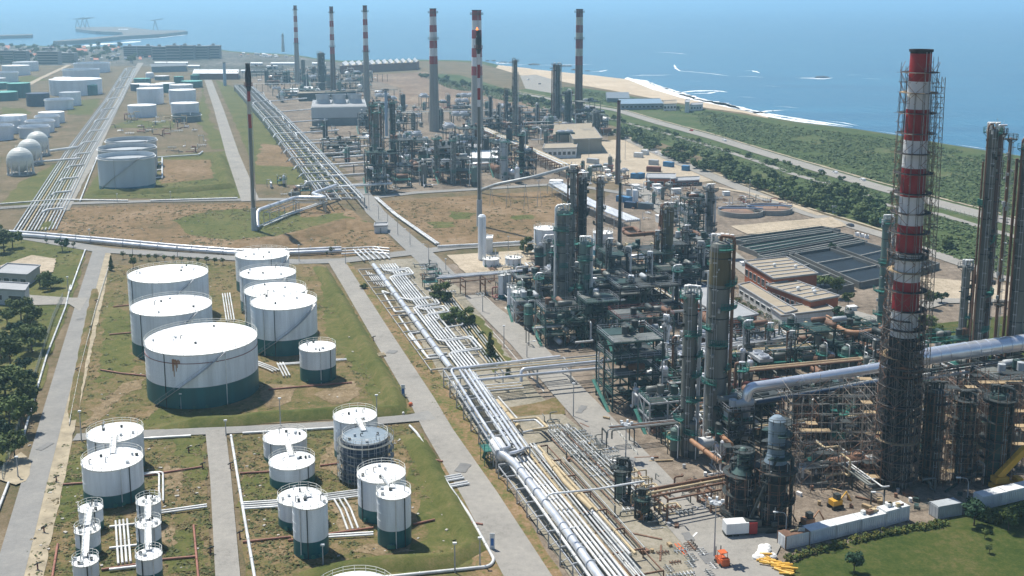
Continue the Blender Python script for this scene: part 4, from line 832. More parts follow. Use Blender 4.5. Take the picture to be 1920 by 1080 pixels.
# tank group headers, fire mains
for l, pts in (("red fire main left of the biggest tank, upper", [(205, 627), (250, 623)]), ("red fire main left of the biggest tank, lower", [(188, 693), (230, 700), (283, 705)]), ("red fire main below the small tank of the upper group", [(503, 730), (560, 725), (660, 717)]), ("red fire main left of the white column pair", [(212, 575), (248, 571)]),
               ("red fire main behind the tall slim tanks, left part", [(450, 887), (505, 884)]), ("red fire main between the twin tanks and the scaffolded tank", [(600, 873), (640, 868)]), ("red fire main joining the tall slim tanks", [(540, 1013), (615, 1001), (700, 989)]), ("red fire main at the right of the slim tank by the bund", [(775, 983), (815, 974)]),
               ("red fire main at the left bottom of the lower group", [(455, 1016), (545, 1006)]), ("red fire main between the columns of small tanks", [(190, 1068), (255, 1058)]), ("red fire main right of the small tanks", [(300, 1049), (368, 1043)]), ("red fire main down the right side of the small tanks", [(363, 985), (372, 1085)]), ("red fire main down the left side of the small tanks", [(108, 1020), (98, 1082)]), ("red fire main across the short lane's left side", [(262, 893), (378, 875)]), ("red fire main left of the larger pair tank", [(118, 908), (160, 905)]), ("red fire main over the grassy bund", [(850, 975), (905, 983)]), ("red fire main on the slope by the diagonal road", [(780, 855), (830, 865)])):
    pipe(l, [(x, y, .45) for x, y in pts], .22, firered, None, 1)
def header(label, pts, offs, r=.22, grp=None, mat=pipew): row(label, [(x, y, .6) for x, y in pts], offs, r, mat, grp or label.replace("pipe", "pipes"))
header("white manifold pipe between the columns of the upper tanks", [(424, 550), (432, 600)], [-1.2, -.4, .4, 1.2])
header("white manifold pipe below the teal-banded tank", [(478, 678), (510, 690), (520, 695)], [-.6, .3, 1.2])
header("white cross pipe in front of the teal-banded tank", [(525, 680), (538, 705)], [-.8, 0, .8])
header("white pipe running behind the small upper tank", [(520, 684), (650, 674)], [-.6, .3])
header("white manifold pipe between the columns of small tanks", [(228, 975), (234, 1055)], [-1.0, -.3, .4, 1.1])
header("white feed pipe right of the small tanks", [(268, 889), (302, 885), (302, 940)], [-.4, .4])
header("white rack pipe from the small tanks to the short lane", [(302, 960), (388, 948)], [-.5, .5])
header("white rack pipe from the lane into the lower group", [(455, 948), (520, 944), (690, 922)], [-1.4, -.5, .5, 1.4])
header("white cross pipe between the tall slim tanks", [(636, 935), (648, 955), (662, 992)], [-1, 0, 1])
header("white pipe behind the tall slim tanks", [(615, 1003), (700, 998)], [0, .9])
header("grey pipe bridge crossing to the diagonal road, lower group", [(815, 906), (870, 896)], [-2, -1, 0, 2, 3], .25)
header("tan pipe bridge crossing to the diagonal road, upper group", [(690, 668), (722, 664)], [-1, 0, 1], .25, None, pipet)
for i in range(3): header("short white link pipe between the small tank columns", [(205, 988 + i * 40), (258, 982 + i * 40)], [0], .28, "short link pipes between the small tank columns")
# far pipe track on the left
row("long grey pipe of the far ground track leading to the town", [(66, 432, .5), (147, 288, .5), (212, 190, .5), (246, 128, .5)], [(-9 + i * 1.45) for i in range(13)], .34, [pipeg, pipew, pipeg, pipet, pipew], "long pipes of the far ground track", 5)
for i in range(13):
    t = i / 12; x, y = 95 + 150 * t ** .9, 395 - 265 * t ** .85
    pipe("white loop pipe crossing the far ground track", [(x - 16 * (1 - .5 * t), y + 3, 1), (x - 8, y - 2, 1.4), (x + 24 * (1 - .6 * t), y - 5, 1.4)], .5, pipew, "loop pipes crossing the far ground track")
# far ladder-like rack
trestles("long ladder-like steel rack leading to the far units", "pipe_rack", [(456, 160, 5), (520, 225, 5), (585, 300, 5), (645, 372, 5)], 5, 20, 13, steel, .55)
row("grey pipe along the ladder-like far rack", [(456, 160, 5.3), (520, 225, 5.3), (585, 300, 5.3), (648, 374, 5.3)], [-9, -7.5, -3, 2, 7, 9], .28, [pipeg, pipew, pipeg], "grey pipes along the ladder-like far rack", 5)
for i in range(12):
    t = i / 11; x, y = 478 + 118 * t, 178 + 165 * t; w_ = 14 + 12 * t
    pipe("grey loop pipe lying across the ladder-like far rack", [(x - w_, y + 4, 5.6), (x - w_ * .8, y - 2, 5.9), (x + w_ * 1.1, y - 5, 5.9), (x + w_ * 1.3, y + 2, 5.6)], .4, pipew if i % 2 else pipeg, "loop pipes across the ladder-like far rack")
row("grey low pipe under the ladder-like far rack", [(462, 168, 1), (525, 235, 1), (590, 312, 1), (640, 370, 1)], [-8, -6, -4, -3, 0, 2, 3, 6, 8], .26, [pipeg, pipet, pipeg], "low pipes under the ladder-like far rack", 5)
for i in range(9):
    t = i / 8; x, y = 505 + 130 * t, 190 + 160 * t
    pipe("white cross pipe from the ladder-like rack into the far unit", [(x, y, 5), (x + 70 + 30 * t, y - 6, 5)], .6, pipew, "cross pipes from the ladder-like rack")
for i in range(6):
    y = 262 + i * 17; pipe("white pipe pair entering the far unit in front of the cooling tower", [(600 + i * 12, y, 3), (690 + i * 8, y - 6, 3)], .7, pipew, "pipe pairs entering the far unit")
trestles("long covered rack slanting from the widest chimney to the dark columns", "pipe_rack", [(915, 245, 7), (985, 275, 7), (1060, 308, 7)], 7, 7, 9, brownst, .5, 2)
row("tan pipe along the slanting rack right of the widest chimney", [(905, 240, 7.3), (985, 275, 7.3), (1062, 309, 7.3)], [-2.5, -1, .5, 2], .5, [pipet, pipew], "tan pipes along the slanting rack", 6)
trestles("pale covered pipe bridge slanting down towards the ochre column", "pipe_rack", [(1040, 345, 5), (1100, 380, 5), (1185, 415, 5)], 5, 8, 9, steel, .3)
row("silver pipe along the covered bridge towards the ochre column", [(1040, 342, 5.4), (1100, 377, 5.4), (1188, 413, 5.4)], [-3, -2, -1, 0, 1, 2, 3], .45, [silver, pipew], "silver pipes along the covered bridge", 6)
# ------------------------------------------------------------------ process columns
def column(label, cx, ytop, ybase, wpx, mat, np_=6, pm=green, pipes=1, bands=5, topgear=True, px_top=None, pipem_=None, skirt=True, wide=1.0):
    c = G(cx, ybase); r = wpx / 2 / F * depth(c.x, c.y); h = ZH(c, ytop); r = wpx / 2 / F * depth(c.x, c.y, h * .6); o = thing("distillation_column", label, "column", c)
    mb = MB(); mb.lathe(c, [(r, 0), (r, h - r * .5), (r * .85, h - r * .15), (r * .45, h), (.02, h + r * .08)], 24); mb.build("shell", mat, o)
    bd = MB()
    for i in range(bands): z = h * (i + .5) / bands; bd.ring(c + V((0, 0, z)), r - .05, r + .1, .22, 24)
    if bands: bd.build("stiffener_rings", dark, o)
    for i in range(np_):
        z = h * (.06 + .9 * (i + random.uniform(.3, .7)) / np_) if i < np_ - 1 else h - r * .6
        a0 = random.uniform(-3.4, -.8); sp = random.uniform(.7, 1.9) if i < np_ - 1 else random.uniform(3.5, 6.2832); wd = random.uniform(.8, 1.7) * wide
        p = MB(); p.ring(c + V((0, 0, z)), r, r + wd, .22, 14, a0, a0 + sp); p.rail(c + V((0, 0, z)), r + wd, 1.15, 10, a0, a0 + sp, .09)
        for k in range(4): a = a0 + sp * k / 3; p.beam(c + U(a) * r + V((0, 0, z - 1.1)), c + U(a) * (r + wd) + V((0, 0, z - .2)), .12)
        p.build("platform", pm if random.random() < .8 else dark, o)
    ft = MB()
    for i in range(int(h * .55)):
        a, z = random.uniform(-3.3, .2), random.uniform(.5, h - 1); q = c + U(a) * r + V((0, 0, z)); k = i % 3
        if k == 0: ft.box(q + U(a) * .35, (random.uniform(.4, .9), .5, random.uniform(.4, 1.2)), a)
        elif k == 1: ft.cyl(q, q + U(a) * random.uniform(.5, 1), .16, n=6)
        else: L = random.uniform(1.5, 6); ft.tube([q + U(a) * .35, q + U(a) * .35 + V((0, 0, min(L, h - z)))], .1, 5)
    if ft.v: ft.build("fittings", random.choice([dark, darkg, colg, pipeg]), o)
    for i in range(pipes):
        a = random.choice([-2.6, -.5, -.2, -2.9, 2.9]) + random.uniform(-.2, .2); q = .18 + .22 * random.random(); zt = h * random.uniform(.8, 1) if i else h + 1.2
        P = [c + U(a) * (r + q + .35) + V((0, 0, .3)), c + U(a) * (r + q + .35) + V((0, 0, zt))]
        if i == 0: P += [c + V((0, 0, zt)), c + V((0, 0, h))]
        MB().tube(fillet(P, .9), q, 8).build("riser_pipe", pipem_ or random.choice([pipeg, colg, pipew, brownst]) if ytop < 700 else dark, o)
    l = MB(); a = -1.57 + random.uniform(-.8, .8); p = c + U(a) * (r + .3); t = U(a + 1.57) * .3
    for s in (-1, 1): l.beam(p + t * s, p + t * s + V((0, 0, h)), .07)
    for k in range(int(h / 3)): l.ring(p + V((0, 0, k * 3 + 1.5)) + U(a) * .25, .42, .48, .08, 8)
    l.build("ladder", steel, o)
    if topgear:
        g = MB()
        for k in range(9): p = c + V(((k % 5 - 2) * r * .42, random.uniform(-.4, .4) * r, h)); g.cyl(p, p + V((0, 0, 1.1)), .18, n=6); g.tube(fillet([p + V((0, 0, 1.1)), p + V((0, 0, 1.5)), p + V((.7, -.3, 1.5))], .3, 3), .22, 6)
        
        for k in range(6): p = c + U(random.uniform(0, 6.28)) * r * random.uniform(.4, 1.3) + V((0, 0, h - random.uniform(.3, 2))); g.box(p, (random.uniform(.3, .8), .4, random.uniform(.4, 1.6)), random.uniform(0, 3))
        g.tube([c + V((r * .7, 0, h - 1)), c + V((r * .7, 0, h + 2.6))], .05, 4); g.build("relief_valves", (pipew if random.random() < .6 else silver) if ytop < 700 else dark, o)
    return c, r, h, o
LM = {}
LM['tall ochre twin column'] = column("tallest twin column near the silver elbow, ochre top over grey cladding", 1339, 452, 838, 39, colg, 9, green, 3, 7)
MB().lathe(LM['tall ochre twin column'][0], [(LM['tall ochre twin column'][1] + .06, LM['tall ochre twin column'][2] * .80), (LM['tall ochre twin column'][1] + .06, LM['tall ochre twin column'][2] * .955)], 24).build("stained_upper_cladding", colo, LM['tall ochre twin column'][3])
LM['shorter twin column'] = column("shorter dark twin column just left of the tall ochre topped one", 1287, 548, 852, 27, colg, 7, green, 3, 4)
LM['green topped column'] = column("wide green topped column, leftmost of the front cluster", 1054, 392, 602, 25, colg, 9, green, 3, 4)
column("slender pale tower behind the green topped column", 1072, 318, 575, 11, colg, 6, dark, 2, 3)
LM['black column'] = column("black scaffold clad column beside the slender pale tower", 1090, 332, 560, 17, dark, 14, dark, 2, 8, wide=.8)
LM['green column'] = column("green clad column with teal platforms in front of the black one", 1094, 452, 628, 20, colgreen, 9, green, 2, 4)
LM['slender grey column'] = column("slender grey column with brown side pipe, behind the green clad one", 1124, 338, 512, 11.5, colg, 5, dark, 1, 3, pipem_=brownst)
LM['ochre column'] = column("ochre streaked column with rusty overhead pipe", 1250, 388, 545, 20, colo, 5, dark, 2, 3, pipem_=brownst)
LM['bushy grey column'] = column("grey column with crowded dark platforms near the clarifiers", 1328, 352, 478, 15, colg, 10, dark, 2, 4)
column("short column with flat drum top behind the small white vessels", 1028, 448, 508, 15, colg, 4, colg, 2, 2)
LM['pale green column'] = column("pale green slim column left of the striped chimney", 1652, 412, 616, 17, colgreen, 4, green, 2, 3)
column("small capped column with loop pipe right of the striped chimney", 1801, 497, 660, 15, colg, 4, green, 2, 2)
LM['first right column'] = column("first huge grey column right of the striped chimney", 1823, 242, 760, 20, M("weathered pale cladding", (.135, .145, .13), .5, .1, var=.4, scale=.22, streak=True), 6, green, 2, 8)
column("dark brown column close beside the first huge grey column", 1838, 246, 752, 11.5, concbrown, 2, dark, 1, 6, wide=.6)
LM['edge column'] = column("huge grey column at the right edge with brown side pipe", 1893, 268, 745, 30, M("weathered pale cladding", (.22, .23, .20)), 6, green, 3, 8, pipem_=brownst)
column("dark thin pole-like column left of the right edge column", 1857, 258, 745, 6, brownst, 2, dark, 0, 0, False)
for i, (x, yb, yt, m) in enumerate(((1010, 590, 520, colg), (1035, 555, 470, dark), (1080, 600, 500, dark), (1110, 610, 530, colgreen), (1142, 560, 455, colg), (1175, 560, 470, dark), (1180, 600, 525, colg), (1215, 580, 480, dark), (1230, 545, 440, colo), (1268, 600, 505, dark), (1285, 530, 430, colg), (1310, 545, 460, dark), (1245, 690, 600, colg), (1265, 730, 640, dark), (1400, 690, 610, dark), (1440, 680, 615, colg), (1480, 700, 630, dark), (1210, 720, 640, colgreen), (1385, 780, 690, dark), (1500, 800, 720, dark), (1570, 860, 770, dark), (1620, 800, 710, colg), (1780, 860, 770, dark), (1830, 880, 790, dark))):
    column("slim %s process column standing %s" % ({"dirty grey cladding": "grey", "dark steel": "black", "pale green cladding": "greenish", "ochre stained cladding": "ochre"}[m.name], "PLACE%d" % i), x, yt, yb, random.uniform(5, 9), m, 3, random.choice([dark, green]), 1, 2)
# lower fat reactors under scaffolding in front
def scaffold(label, x0, x1, ytop, ybase, dep, bays=None, mat=None, name="scaffolding", density=.5, lean=0):
    a, b = G(x0, ybase), G(x1, ybase); h = ZH(a, ytop); ax = (b - a); L = ax.length; ax.normalize(); n = V((-ax.y, ax.x, 0)); nx = bays or max(2, int(L / 2)); ny = max(1, int(dep / 2)); o = thing(name, label, "scaffolding", a)
    P = MB(); nz = max(2, int(h / 2)); rng = random.Random(label)
    for i in range(nx + 1):
        for j in range(ny + 1):
            if 0 < i < nx and 0 < j < ny: continue
            q = a + ax * (L * i / nx) + n * (dep * j / ny); P.beam(q, q + V((0, 0, h + rng.uniform(-1.5, 1))), .1)
    for k in range(1, nz + 1):
        z = V((0, 0, h * k / nz))
        for j in (0, ny): P.beam(a + n * (dep * j / ny) + z, b + n * (dep * j / ny) + z, .06)
        for i in (0, nx): P.beam(a + ax * (L * i / nx) + z, a + ax * (L * i / nx) + n * dep + z, .06)
    P.build("uprights_and_ledgers", mat or M("scaffold tube", (.30, .28, .25)), o); D = MB()
    for k in range(nz):
        for i in range(nx):
            for j in (0, 1):
                if rng.random() < density:
                    z0, z1 = h * k / nz, h * (k + 1) / nz; i0, i1 = (i, i + 1) if rng.random() < .5 else (i + 1, i); D.beam(a + ax * (L * i0 / nx) + n * dep * j + V((0, 0, z0)), a + ax * (L * i1 / nx) + n * dep * j + V((0, 0, z1)), .06)
    if D.v: D.build("braces", brownst, o)
    for k in range(1, nz + 1):
        if rng.random() < .55:
            i0 = rng.randint(0, nx - 1); i1 = min(nx, i0 + rng.randint(1, 4)); j = rng.choice([0, ny - 1]); z = h * k / nz + .06; q0 = a + ax * (L * i0 / nx) + n * (dep * (j + .5) / ny); q1 = a + ax * (L * i1 / nx) + n * (dep * (j + .5) / ny)
            MB().beam(q0 + V((0, 0, z)), q1 + V((0, 0, z)), dep / ny * .9, .08).build("deck", wood if rng.random() < .6 else dark, o)
    return o
def reactor(label, cx, ytop, ybase, wpx, mat, scaf=True):
    c, r, h, o = column(label, cx, ytop, ybase, wpx, mat, 4, dark, 2, 3, True, wide=1.2); o["category"] = "reactor"
    if scaf:
        s = thing("scaffolding", "tube scaffolding around the " + label[:60].split(",")[0], "scaffolding", c); p = MB()
        for k in range(12):
            for e in (.4, 1.5): q = c + U(.5236 * k) * (r + e); p.beam(q, q + V((0, 0, h + random.uniform(-2, 1.5))), .08)
        for z in range(2, int(h) + 1, 2):
            for e in (.4, 1.5): p.tube([c + U(.5236 * k) * (r + e) + V((0, 0, z)) for k in range(13)], .045, 4, caps=False, sm=False)
            for k in range(12):
                if random.random() < .4: p.beam(c + U(.5236 * k) * (r + 1.5) + V((0, 0, z - 2)), c + U(.5236 * (k + 1)) * (r + 1.5) + V((0, 0, z)), .06)
        p.build("uprights_and_ledgers", brownst, s)
        for z in range(2, int(h) + 1, 4): MB().ring(c + V((0, 0, z + .08)), r + .4, r + 1.45, .08, 18, random.uniform(0, 3), random.uniform(4, 6)).build("deck", dark, s)
    return c, r, h, o
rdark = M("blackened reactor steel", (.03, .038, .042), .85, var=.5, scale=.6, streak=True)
LM['left reactor'] = reactor("squat dark reactor below the silver elbow", 1388, 882, 975, 44, rdark)
LM['right reactor'] = reactor("tall blue black reactor beside the squat one", 1449, 862, 985, 48, rdark)
for q, x, yt, w_, m in (("left reactor", 1394, 838, 20, colgreen), ("right reactor", 1450, 778, 32, M("blue grey vessel cladding", (.22, .29, .35), .6, var=.3, scale=.4, streak=True))):
    c, r, h, o = LM[q]; z1 = ZH(c, yt); r2 = w_ / 2 / F * depth(c.x, c.y, z1); MB().lathe(c, [(r * .9, h - .3), (r2, h + 1.6), (r2, z1 - 1), (r2 * .5, z1 - .2), (.01, z1)], 18).build("upper_vessel", m, o)
    for k in range(4): z = h + 1 + (z1 - h - 1) * k / 3.5; p = MB(); p.ring(c + V((0, 0, z)), r2, r2 + 1.3, .18, 14, random.uniform(-3, -1), random.uniform(1, 3)); p.rail(c + V((0, 0, z)), r2 + 1.25, 1.1, 9, -2.5, 1.5, .09); p.build("upper_platform", dark if k % 2 else darkg, o)
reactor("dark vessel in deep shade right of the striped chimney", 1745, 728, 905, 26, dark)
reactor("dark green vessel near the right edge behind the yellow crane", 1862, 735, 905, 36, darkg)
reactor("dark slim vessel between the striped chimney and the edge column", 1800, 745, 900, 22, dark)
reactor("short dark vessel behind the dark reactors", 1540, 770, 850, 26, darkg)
for l, a in (("wide tube scaffolding in the works between the reactors and the striped chimney", (1480, 1630, 740, 880, 10)), ("tube scaffolding on the sandy ground in front of the duct frames", (1500, 1580, 830, 925, 6)), ("low rusty scaffolding right in front of the sandy works floor", (1560, 1650, 845, 915, 5)),
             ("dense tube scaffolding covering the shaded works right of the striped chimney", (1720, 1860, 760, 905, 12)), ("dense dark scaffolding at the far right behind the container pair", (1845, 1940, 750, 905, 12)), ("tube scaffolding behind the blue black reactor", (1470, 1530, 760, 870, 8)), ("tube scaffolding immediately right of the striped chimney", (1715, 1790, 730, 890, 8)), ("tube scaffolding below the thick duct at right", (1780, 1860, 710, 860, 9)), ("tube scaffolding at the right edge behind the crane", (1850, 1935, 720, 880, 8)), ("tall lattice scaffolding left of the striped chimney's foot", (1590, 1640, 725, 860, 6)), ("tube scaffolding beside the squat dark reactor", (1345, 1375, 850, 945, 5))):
    SCI = globals().get("SCI", 0) + 1; scaffold(l, *a, density=.85, mat=(brownst, M("weathered scaffold tube", (.36, .33, .29), .6, .2, var=.3, scale=.8), M("scaffold tube", (.17, .155, .14)))[SCI % 3])
# ------------------------------------------------------------------ steel process frames
def frame(label, cx, ybase, ytop, wx, wy, nlev, mat=darkg, rot=None, deckm=None, nx=2, ny=2, fill=.6, name="process_frame", railc=green, vessels=True, rails=True):
    rot = GA if rot is None else rot; c = G(cx, ybase); h = ZH(c, ytop); a, b = U(rot), U(rot + math.pi / 2); o = thing(name, label, "steel structure", c); rng = random.Random(label)
    W = lambda i, j, z: c + a * (wx * (i / nx - .5)) + b * (wy * (j / ny - .5)) + V((0, 0, z))
    for i in range(nx + 1):
        for j in range(ny + 1): MB().beam(W(i, j, 0), W(i, j, h), .38).build("post", mat, o)
    for k in range(1, nlev + 1):
        z = h * k / nlev; m = MB()
        for i in range(nx + 1): m.beam(W(i, 0, z), W(i, ny, z), .28, .4)
        for j in range(ny + 1): m.beam(W(0, j, z), W(nx, j, z), .28, .4)
        m.build("floor_beams", mat, o)
        for i in range(nx):
            for j in range(ny):
                if rng.random() < fill: m = MB(); p, q = W(i + .05, j + .05, z + .26), W(i + .95, j + .95, z + .26); m.box((p + q) / 2, (wx / nx * .9, wy / ny * .9, .08), rot); m.build("deck_plate", deckm or rng.choice([darkg, dark, dark, colg]), o)
        if rails and (k == nlev or rng.random() < .7):
            m = MB()
            for e0, e1 in ((W(0, 0, z), W(nx, 0, z)), (W(nx, 0, z), W(nx, ny, z)), (W(nx, ny, z), W(0, ny, z)), (W(0, ny, z), W(0, 0, z))):
                for hh in (.7, 1.3): m.beam(e0 + V((0, 0, hh)), e1 + V((0, 0, hh)), .07)
                for s in range(6): q = e0.lerp(e1, s / 6); m.beam(q + V((0, 0, .2)), q + V((0, 0, 1.3)), .07)
            m.build("railing", railc if rng.random() < .6 else steel, o)
    m = MB()
    for k in range(nlev):
        z0, z1 = h * k / nlev, h * (k + 1) / nlev
        for j in (0, ny):
            i = rng.randint(0, nx - 1); m.beam(W(i, j, z0), W(i + 1, j, z1), .2); m.beam(W(i + 1, j, z0), W(i, j, z1), .2)
        i = 0; j = rng.randint(0, ny - 1); m.beam(W(i, j, z0), W(i, j + 1, z1), .2)
    m.build("bracing", mat, o)
    if vessels:
        for k in range(nlev + 1):
            for q in range(4):
                z = h * k / nlev + .5; i, j = rng.uniform(.25, nx - .25), rng.uniform(.25, ny - .25); hh = min(h / nlev * .7, 9 if k < nlev else 2.6); p = W(i, j, z); vm = rng.choice([colg, dark, greyp, brownst, darkg])
                if rng.random() < .5: MB().lathe(p, [(.01, 0), (.9, .3), (.9, hh - .3), (.01, hh)], 12).build("vessel", vm, o)
                else: d = (a if rng.random() < .5 else b) * 2.2; MB().tube([p - d + V((0, 0, 1)), p - d * .9 + V((0, 0, 1)), p + d * .9 + V((0, 0, 1)), p + d + V((0, 0, 1))], [.2, .8, .8, .2], 12).build("vessel", vm, o)
        for q in range(3): i, j = rng.choice([0, nx]), rng.uniform(0, ny); MB().tube(fillet([W(i, j, .3) - b * .5, W(i, j, h * .7) - b * .5, W(i, j, h * .7) + a * 2], .5), .2, 6).build("riser_pipe", rng.choice([pipeg, pipew, brownst]), o)
    s = MB(); k = 8
    p, q = W(0, 0, 0) - a * .9, W(0, ny, h / nlev) - a * .9
    s.beam(p, q, .8, .14); s.beam(p + V((0, 0, 1.1)), q + V((0, 0, 1.1)), .07); s.build("stairway", green, o)
    return o, c, h
_, LMc, LMh = frame("big dark green open steel structure beside the crossing rack", 1178, 752, 628, 13, 12, 4, darkg, nx=2, ny=2); LM['dark green structure'] = (LMc, 6, LMh, None)
frame("lower red railed steel structure behind the big dark green one", 1200, 668, 588, 16, 10, 2, darkg, railc=pipem); frame("small pale steel deck in front of the shorter twin column", 1240, 800, 745, 9, 7, 2, steel, fill=.4)
frame("green deck structure right of the black column", 1120, 640, 560, 10, 9, 3, darkg); frame("dark structure in the middle of the front units, below the rusty loop pipe", 1195, 548, 470, 26, 14, 3, darkg, nx=4)
frame("dark structure below the rusty arched pipe", 1290, 528, 452, 18, 12, 3, dark, nx=3); frame("green scaffold-like tower beside the bushy grey column", 1300, 445, 372, 9, 9, 5, darkg, fill=.5)
frame("low structure with fan covers near the brick workshop", 1205, 600, 530, 20, 12, 2, dark, nx=3); frame("dense dark steel block left of the slender grey column", 1135, 585, 520, 14, 10, 4, dark, fill=.85); frame("dense dark steel block between the ochre column and the bushy one", 1265, 560, 500, 14, 10, 4, dark, fill=.85); frame("pale roofed steel deck behind the big dark green structure", 1150, 600, 545, 16, 12, 3, dark, deckm=colg, fill=.8); frame("green deck beside the orange pipes, left of the striped chimney", 1545, 672, 612, 24, 9, 2, darkg, nx=4, deckm=darkg)
frame("pale steel frame under the orange pipe bend", 1610, 660, 612, 12, 8, 2, steel, fill=.3); frame("dark frame between the twin columns and the silver elbow", 1372, 850, 760, 6, 8, 4, dark); frame("dark frame behind the small white vessels", 1000, 560, 515, 14, 9, 2, dark, nx=3)
frame("dark frame at the foot of the wide green topped column", 1050, 640, 575, 12, 10, 3, darkg); frame("dark low frame below the twin columns' far side", 1400, 668, 615, 12, 9, 2, dark); frame("frame between the wide green topped column and the round trees", 985, 600, 560, 8, 6, 2, steel)
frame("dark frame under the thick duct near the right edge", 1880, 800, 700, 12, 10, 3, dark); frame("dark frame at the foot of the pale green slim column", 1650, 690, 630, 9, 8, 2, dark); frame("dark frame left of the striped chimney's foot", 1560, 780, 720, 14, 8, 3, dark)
frame("dark frame behind the squat reactor", 1425, 815, 745, 10, 7, 3, dark); frame("small green frame right of the striped chimney beside the lawn", 1770, 662, 632, 16, 7, 1, green)
# far unit frames and columns
far = [(705, 360, 285, 10, 10), (745, 335, 262, 16, 12), (850, 340, 275, 18, 14), (820, 318, 270, 14, 14), (880, 300, 240, 16, 14), (775, 300, 262, 18, 12), (640, 290, 262, 24, 10), (940, 330, 268, 10, 10), (985, 330, 285, 10, 10), (690, 250, 212, 14, 10), (760, 260, 215, 16, 12), (1058, 232, 178, 18, 16), (1100, 238, 190, 18, 14), (1120, 250, 215, 12, 12), (960, 235, 200, 22, 14), (920, 250, 222, 20, 14), (1010, 238, 210, 26, 14), (610, 162, 130, 34, 20), (650, 165, 145, 36, 20), (575, 150, 128, 30, 24), (530, 155, 135, 40, 20), (500, 140, 125, 44, 24), (560, 185, 168, 40, 16), (640, 188, 172, 30, 16), (720, 215, 192, 26, 14), (870, 215, 198, 22, 16)]
fl = ["at the front left corner of the middle unit", "behind the front corner tower of the middle unit", "dark block at the front of the middle unit", "left of the dark block in the middle unit", "behind the widest chimney's foot", "at the foot of the striped chimney with broad concrete shaft", "low and long in front of the cooling tower", "beside the white roofed hall", "right of the slim far column pair", "right of the cooling tower", "behind the slim pale blue vent stack", "around the foot of the sooty chimney", "right of the sooty chimney's foot", "at the far right end behind the beige hall", "left of the beige hall among slim columns", "right of the widest chimney", "with white coolers left of the sooty chimney", "around the arched dark column", "between the arched dark column and the second thin chimney", "at the foot of the farthest left thin chimney", "left of the farthest thin chimney", "at the head of the ladder-like rack", "behind the cooling tower's left end", "behind the cooling tower's right end", "at the foot of the chimney above the cooling tower", "between the two broad chimneys"]
for (x, yb, yt, wx, wy), l in zip(far, fl): frame(("dark steel process frame " + l)[:110], x, yb, yt, wx, wy, 3, random.choice([darkg, dark, dark]), rot=GA + .0, fill=.7, nx=2, ny=1, rails=yb > 280)
for l, x, yt, yb, w_, m, n_ in (("arched dark column in the farthest unit", 604, 98, 168, 13, dark, 5), ("slim column right of the farthest thin chimney", 569, 112, 160, 6, colg, 2), ("tall slim grey column in front of the scrub strip", 966, 112, 255, 8, colg, 4), ("dark column pair beside the sooty chimney, left one", 1045, 121, 238, 9, dark, 5), ("thin arched pipe column left of the dark pair", 1038, 120, 238, 4, brownst, 1), ("short green tower between the dark pair and the sooty chimney", 1064, 170, 238, 12, darkg, 5),
        ("front left tower of the middle unit", 708, 208, 352, 10, colg, 8), ("dark tower beside the vent stack, left one", 702, 195, 330, 9, dark, 6), ("dark tower beside the vent stack, right one", 738, 190, 320, 10, dark, 6), ("rusty slim tower between the dark towers", 716, 200, 325, 5, brownst, 2), ("grey rounded column near the white roofed hall", 945, 262, 338, 11, greyp, 3), ("dark slim column right of the rounded one", 978, 250, 330, 10, dark, 5), ("thin grey mast column in the middle unit, left", 850, 262, 345, 5, colg, 2), ("pale slim column in the middle unit front", 818, 258, 340, 7, colg, 3), ("short grey vessel on the middle unit", 762, 248, 285, 9, colg, 2), ("dark slim column behind the widest chimney, first", 920, 182, 240, 5, dark, 3), ("dark slim column behind the widest chimney, second", 935, 196, 248, 4, dark, 2), ("dark slim column behind the widest chimney, third", 950, 168, 240, 6, dark, 3), ("red topped slim column left of the beige hall", 974, 200, 255, 5, brownst, 3), ("dark slim column beside the far coolers", 1008, 196, 240, 4, dark, 2), ("dark cluster column right of the sooty chimney", 1118, 210, 262, 10, dark, 5)):
    column(l, x, yt, yb, w_, m, n_, dark if yb < 280 else green, 2, 3, topgear=False)
# ------------------------------------------------------------------ scattered process equipment
def K(mb_list, name, cat, label="x"):
    o = thing(name, label, cat, (0, 0, 0))
    for n, m, mb in mb_list: mb.build(n, m, o)
    return o
def proto_drum(L, r, z, m, lg):
    b = MB(); b.tube([(-L / 2 - r * .4, 0, z), (-L / 2 - r * .3, 0, z), (-L / 2, 0, z), (L / 2, 0, z), (L / 2 + r * .3, 0, z), (L / 2 + r * .4, 0, z)], [.05, r * .6, r, r, r * .6, .05], 14); s = MB()
    for x in (-L * .32, L * .32): s.box((x, 0, (z - r * .5) / 2), (.4, r * 1.5, z - r * .5))
    q = MB(); q.tube(fillet([(0, 0, z + r * .9), (0, 0, z + r + .9), (1.4, 0, z + r + .9), (1.4, r + .6, z + r + .9), (1.4, r + .6, .2)], .4, 3), .15, 6)
    return K([("drum_shell", m, b), ("saddles", concrete, s), ("outlet_pipe", lg, q)], "horizontal_drum", "drum")
def proto_vdrum(h, r, m):
    b = MB(); b.lathe((0, 0, 1.2), [(.02, 0), (r * .7, .2), (r, .6), (r, h - .6), (r * .7, h - .2), (.02, h)], 14); s = MB(); s.cyl((0, 0, 0), (0, 0, 1.7), r * .95, n=12); q = MB(); q.tube(fillet([(0, 0, h + 1.1), (0, 0, h + 1.9), (r + .5, 0, h + 1.9), (r + .5, 0, .2)], .5, 3), .14, 6); p = MB(); p.ring((0, 0, h * .8), r, r + .9, .15, 12, -2.5, .3); p.rail((0, 0, h * .8), r + .85, 1, 8, -2.5, .3, .07)
    return K([("vessel_shell", m, b), ("skirt", dark, s), ("overhead_pipe", pipew, q), ("platform", green, p)], "vertical_vessel", "vessel")
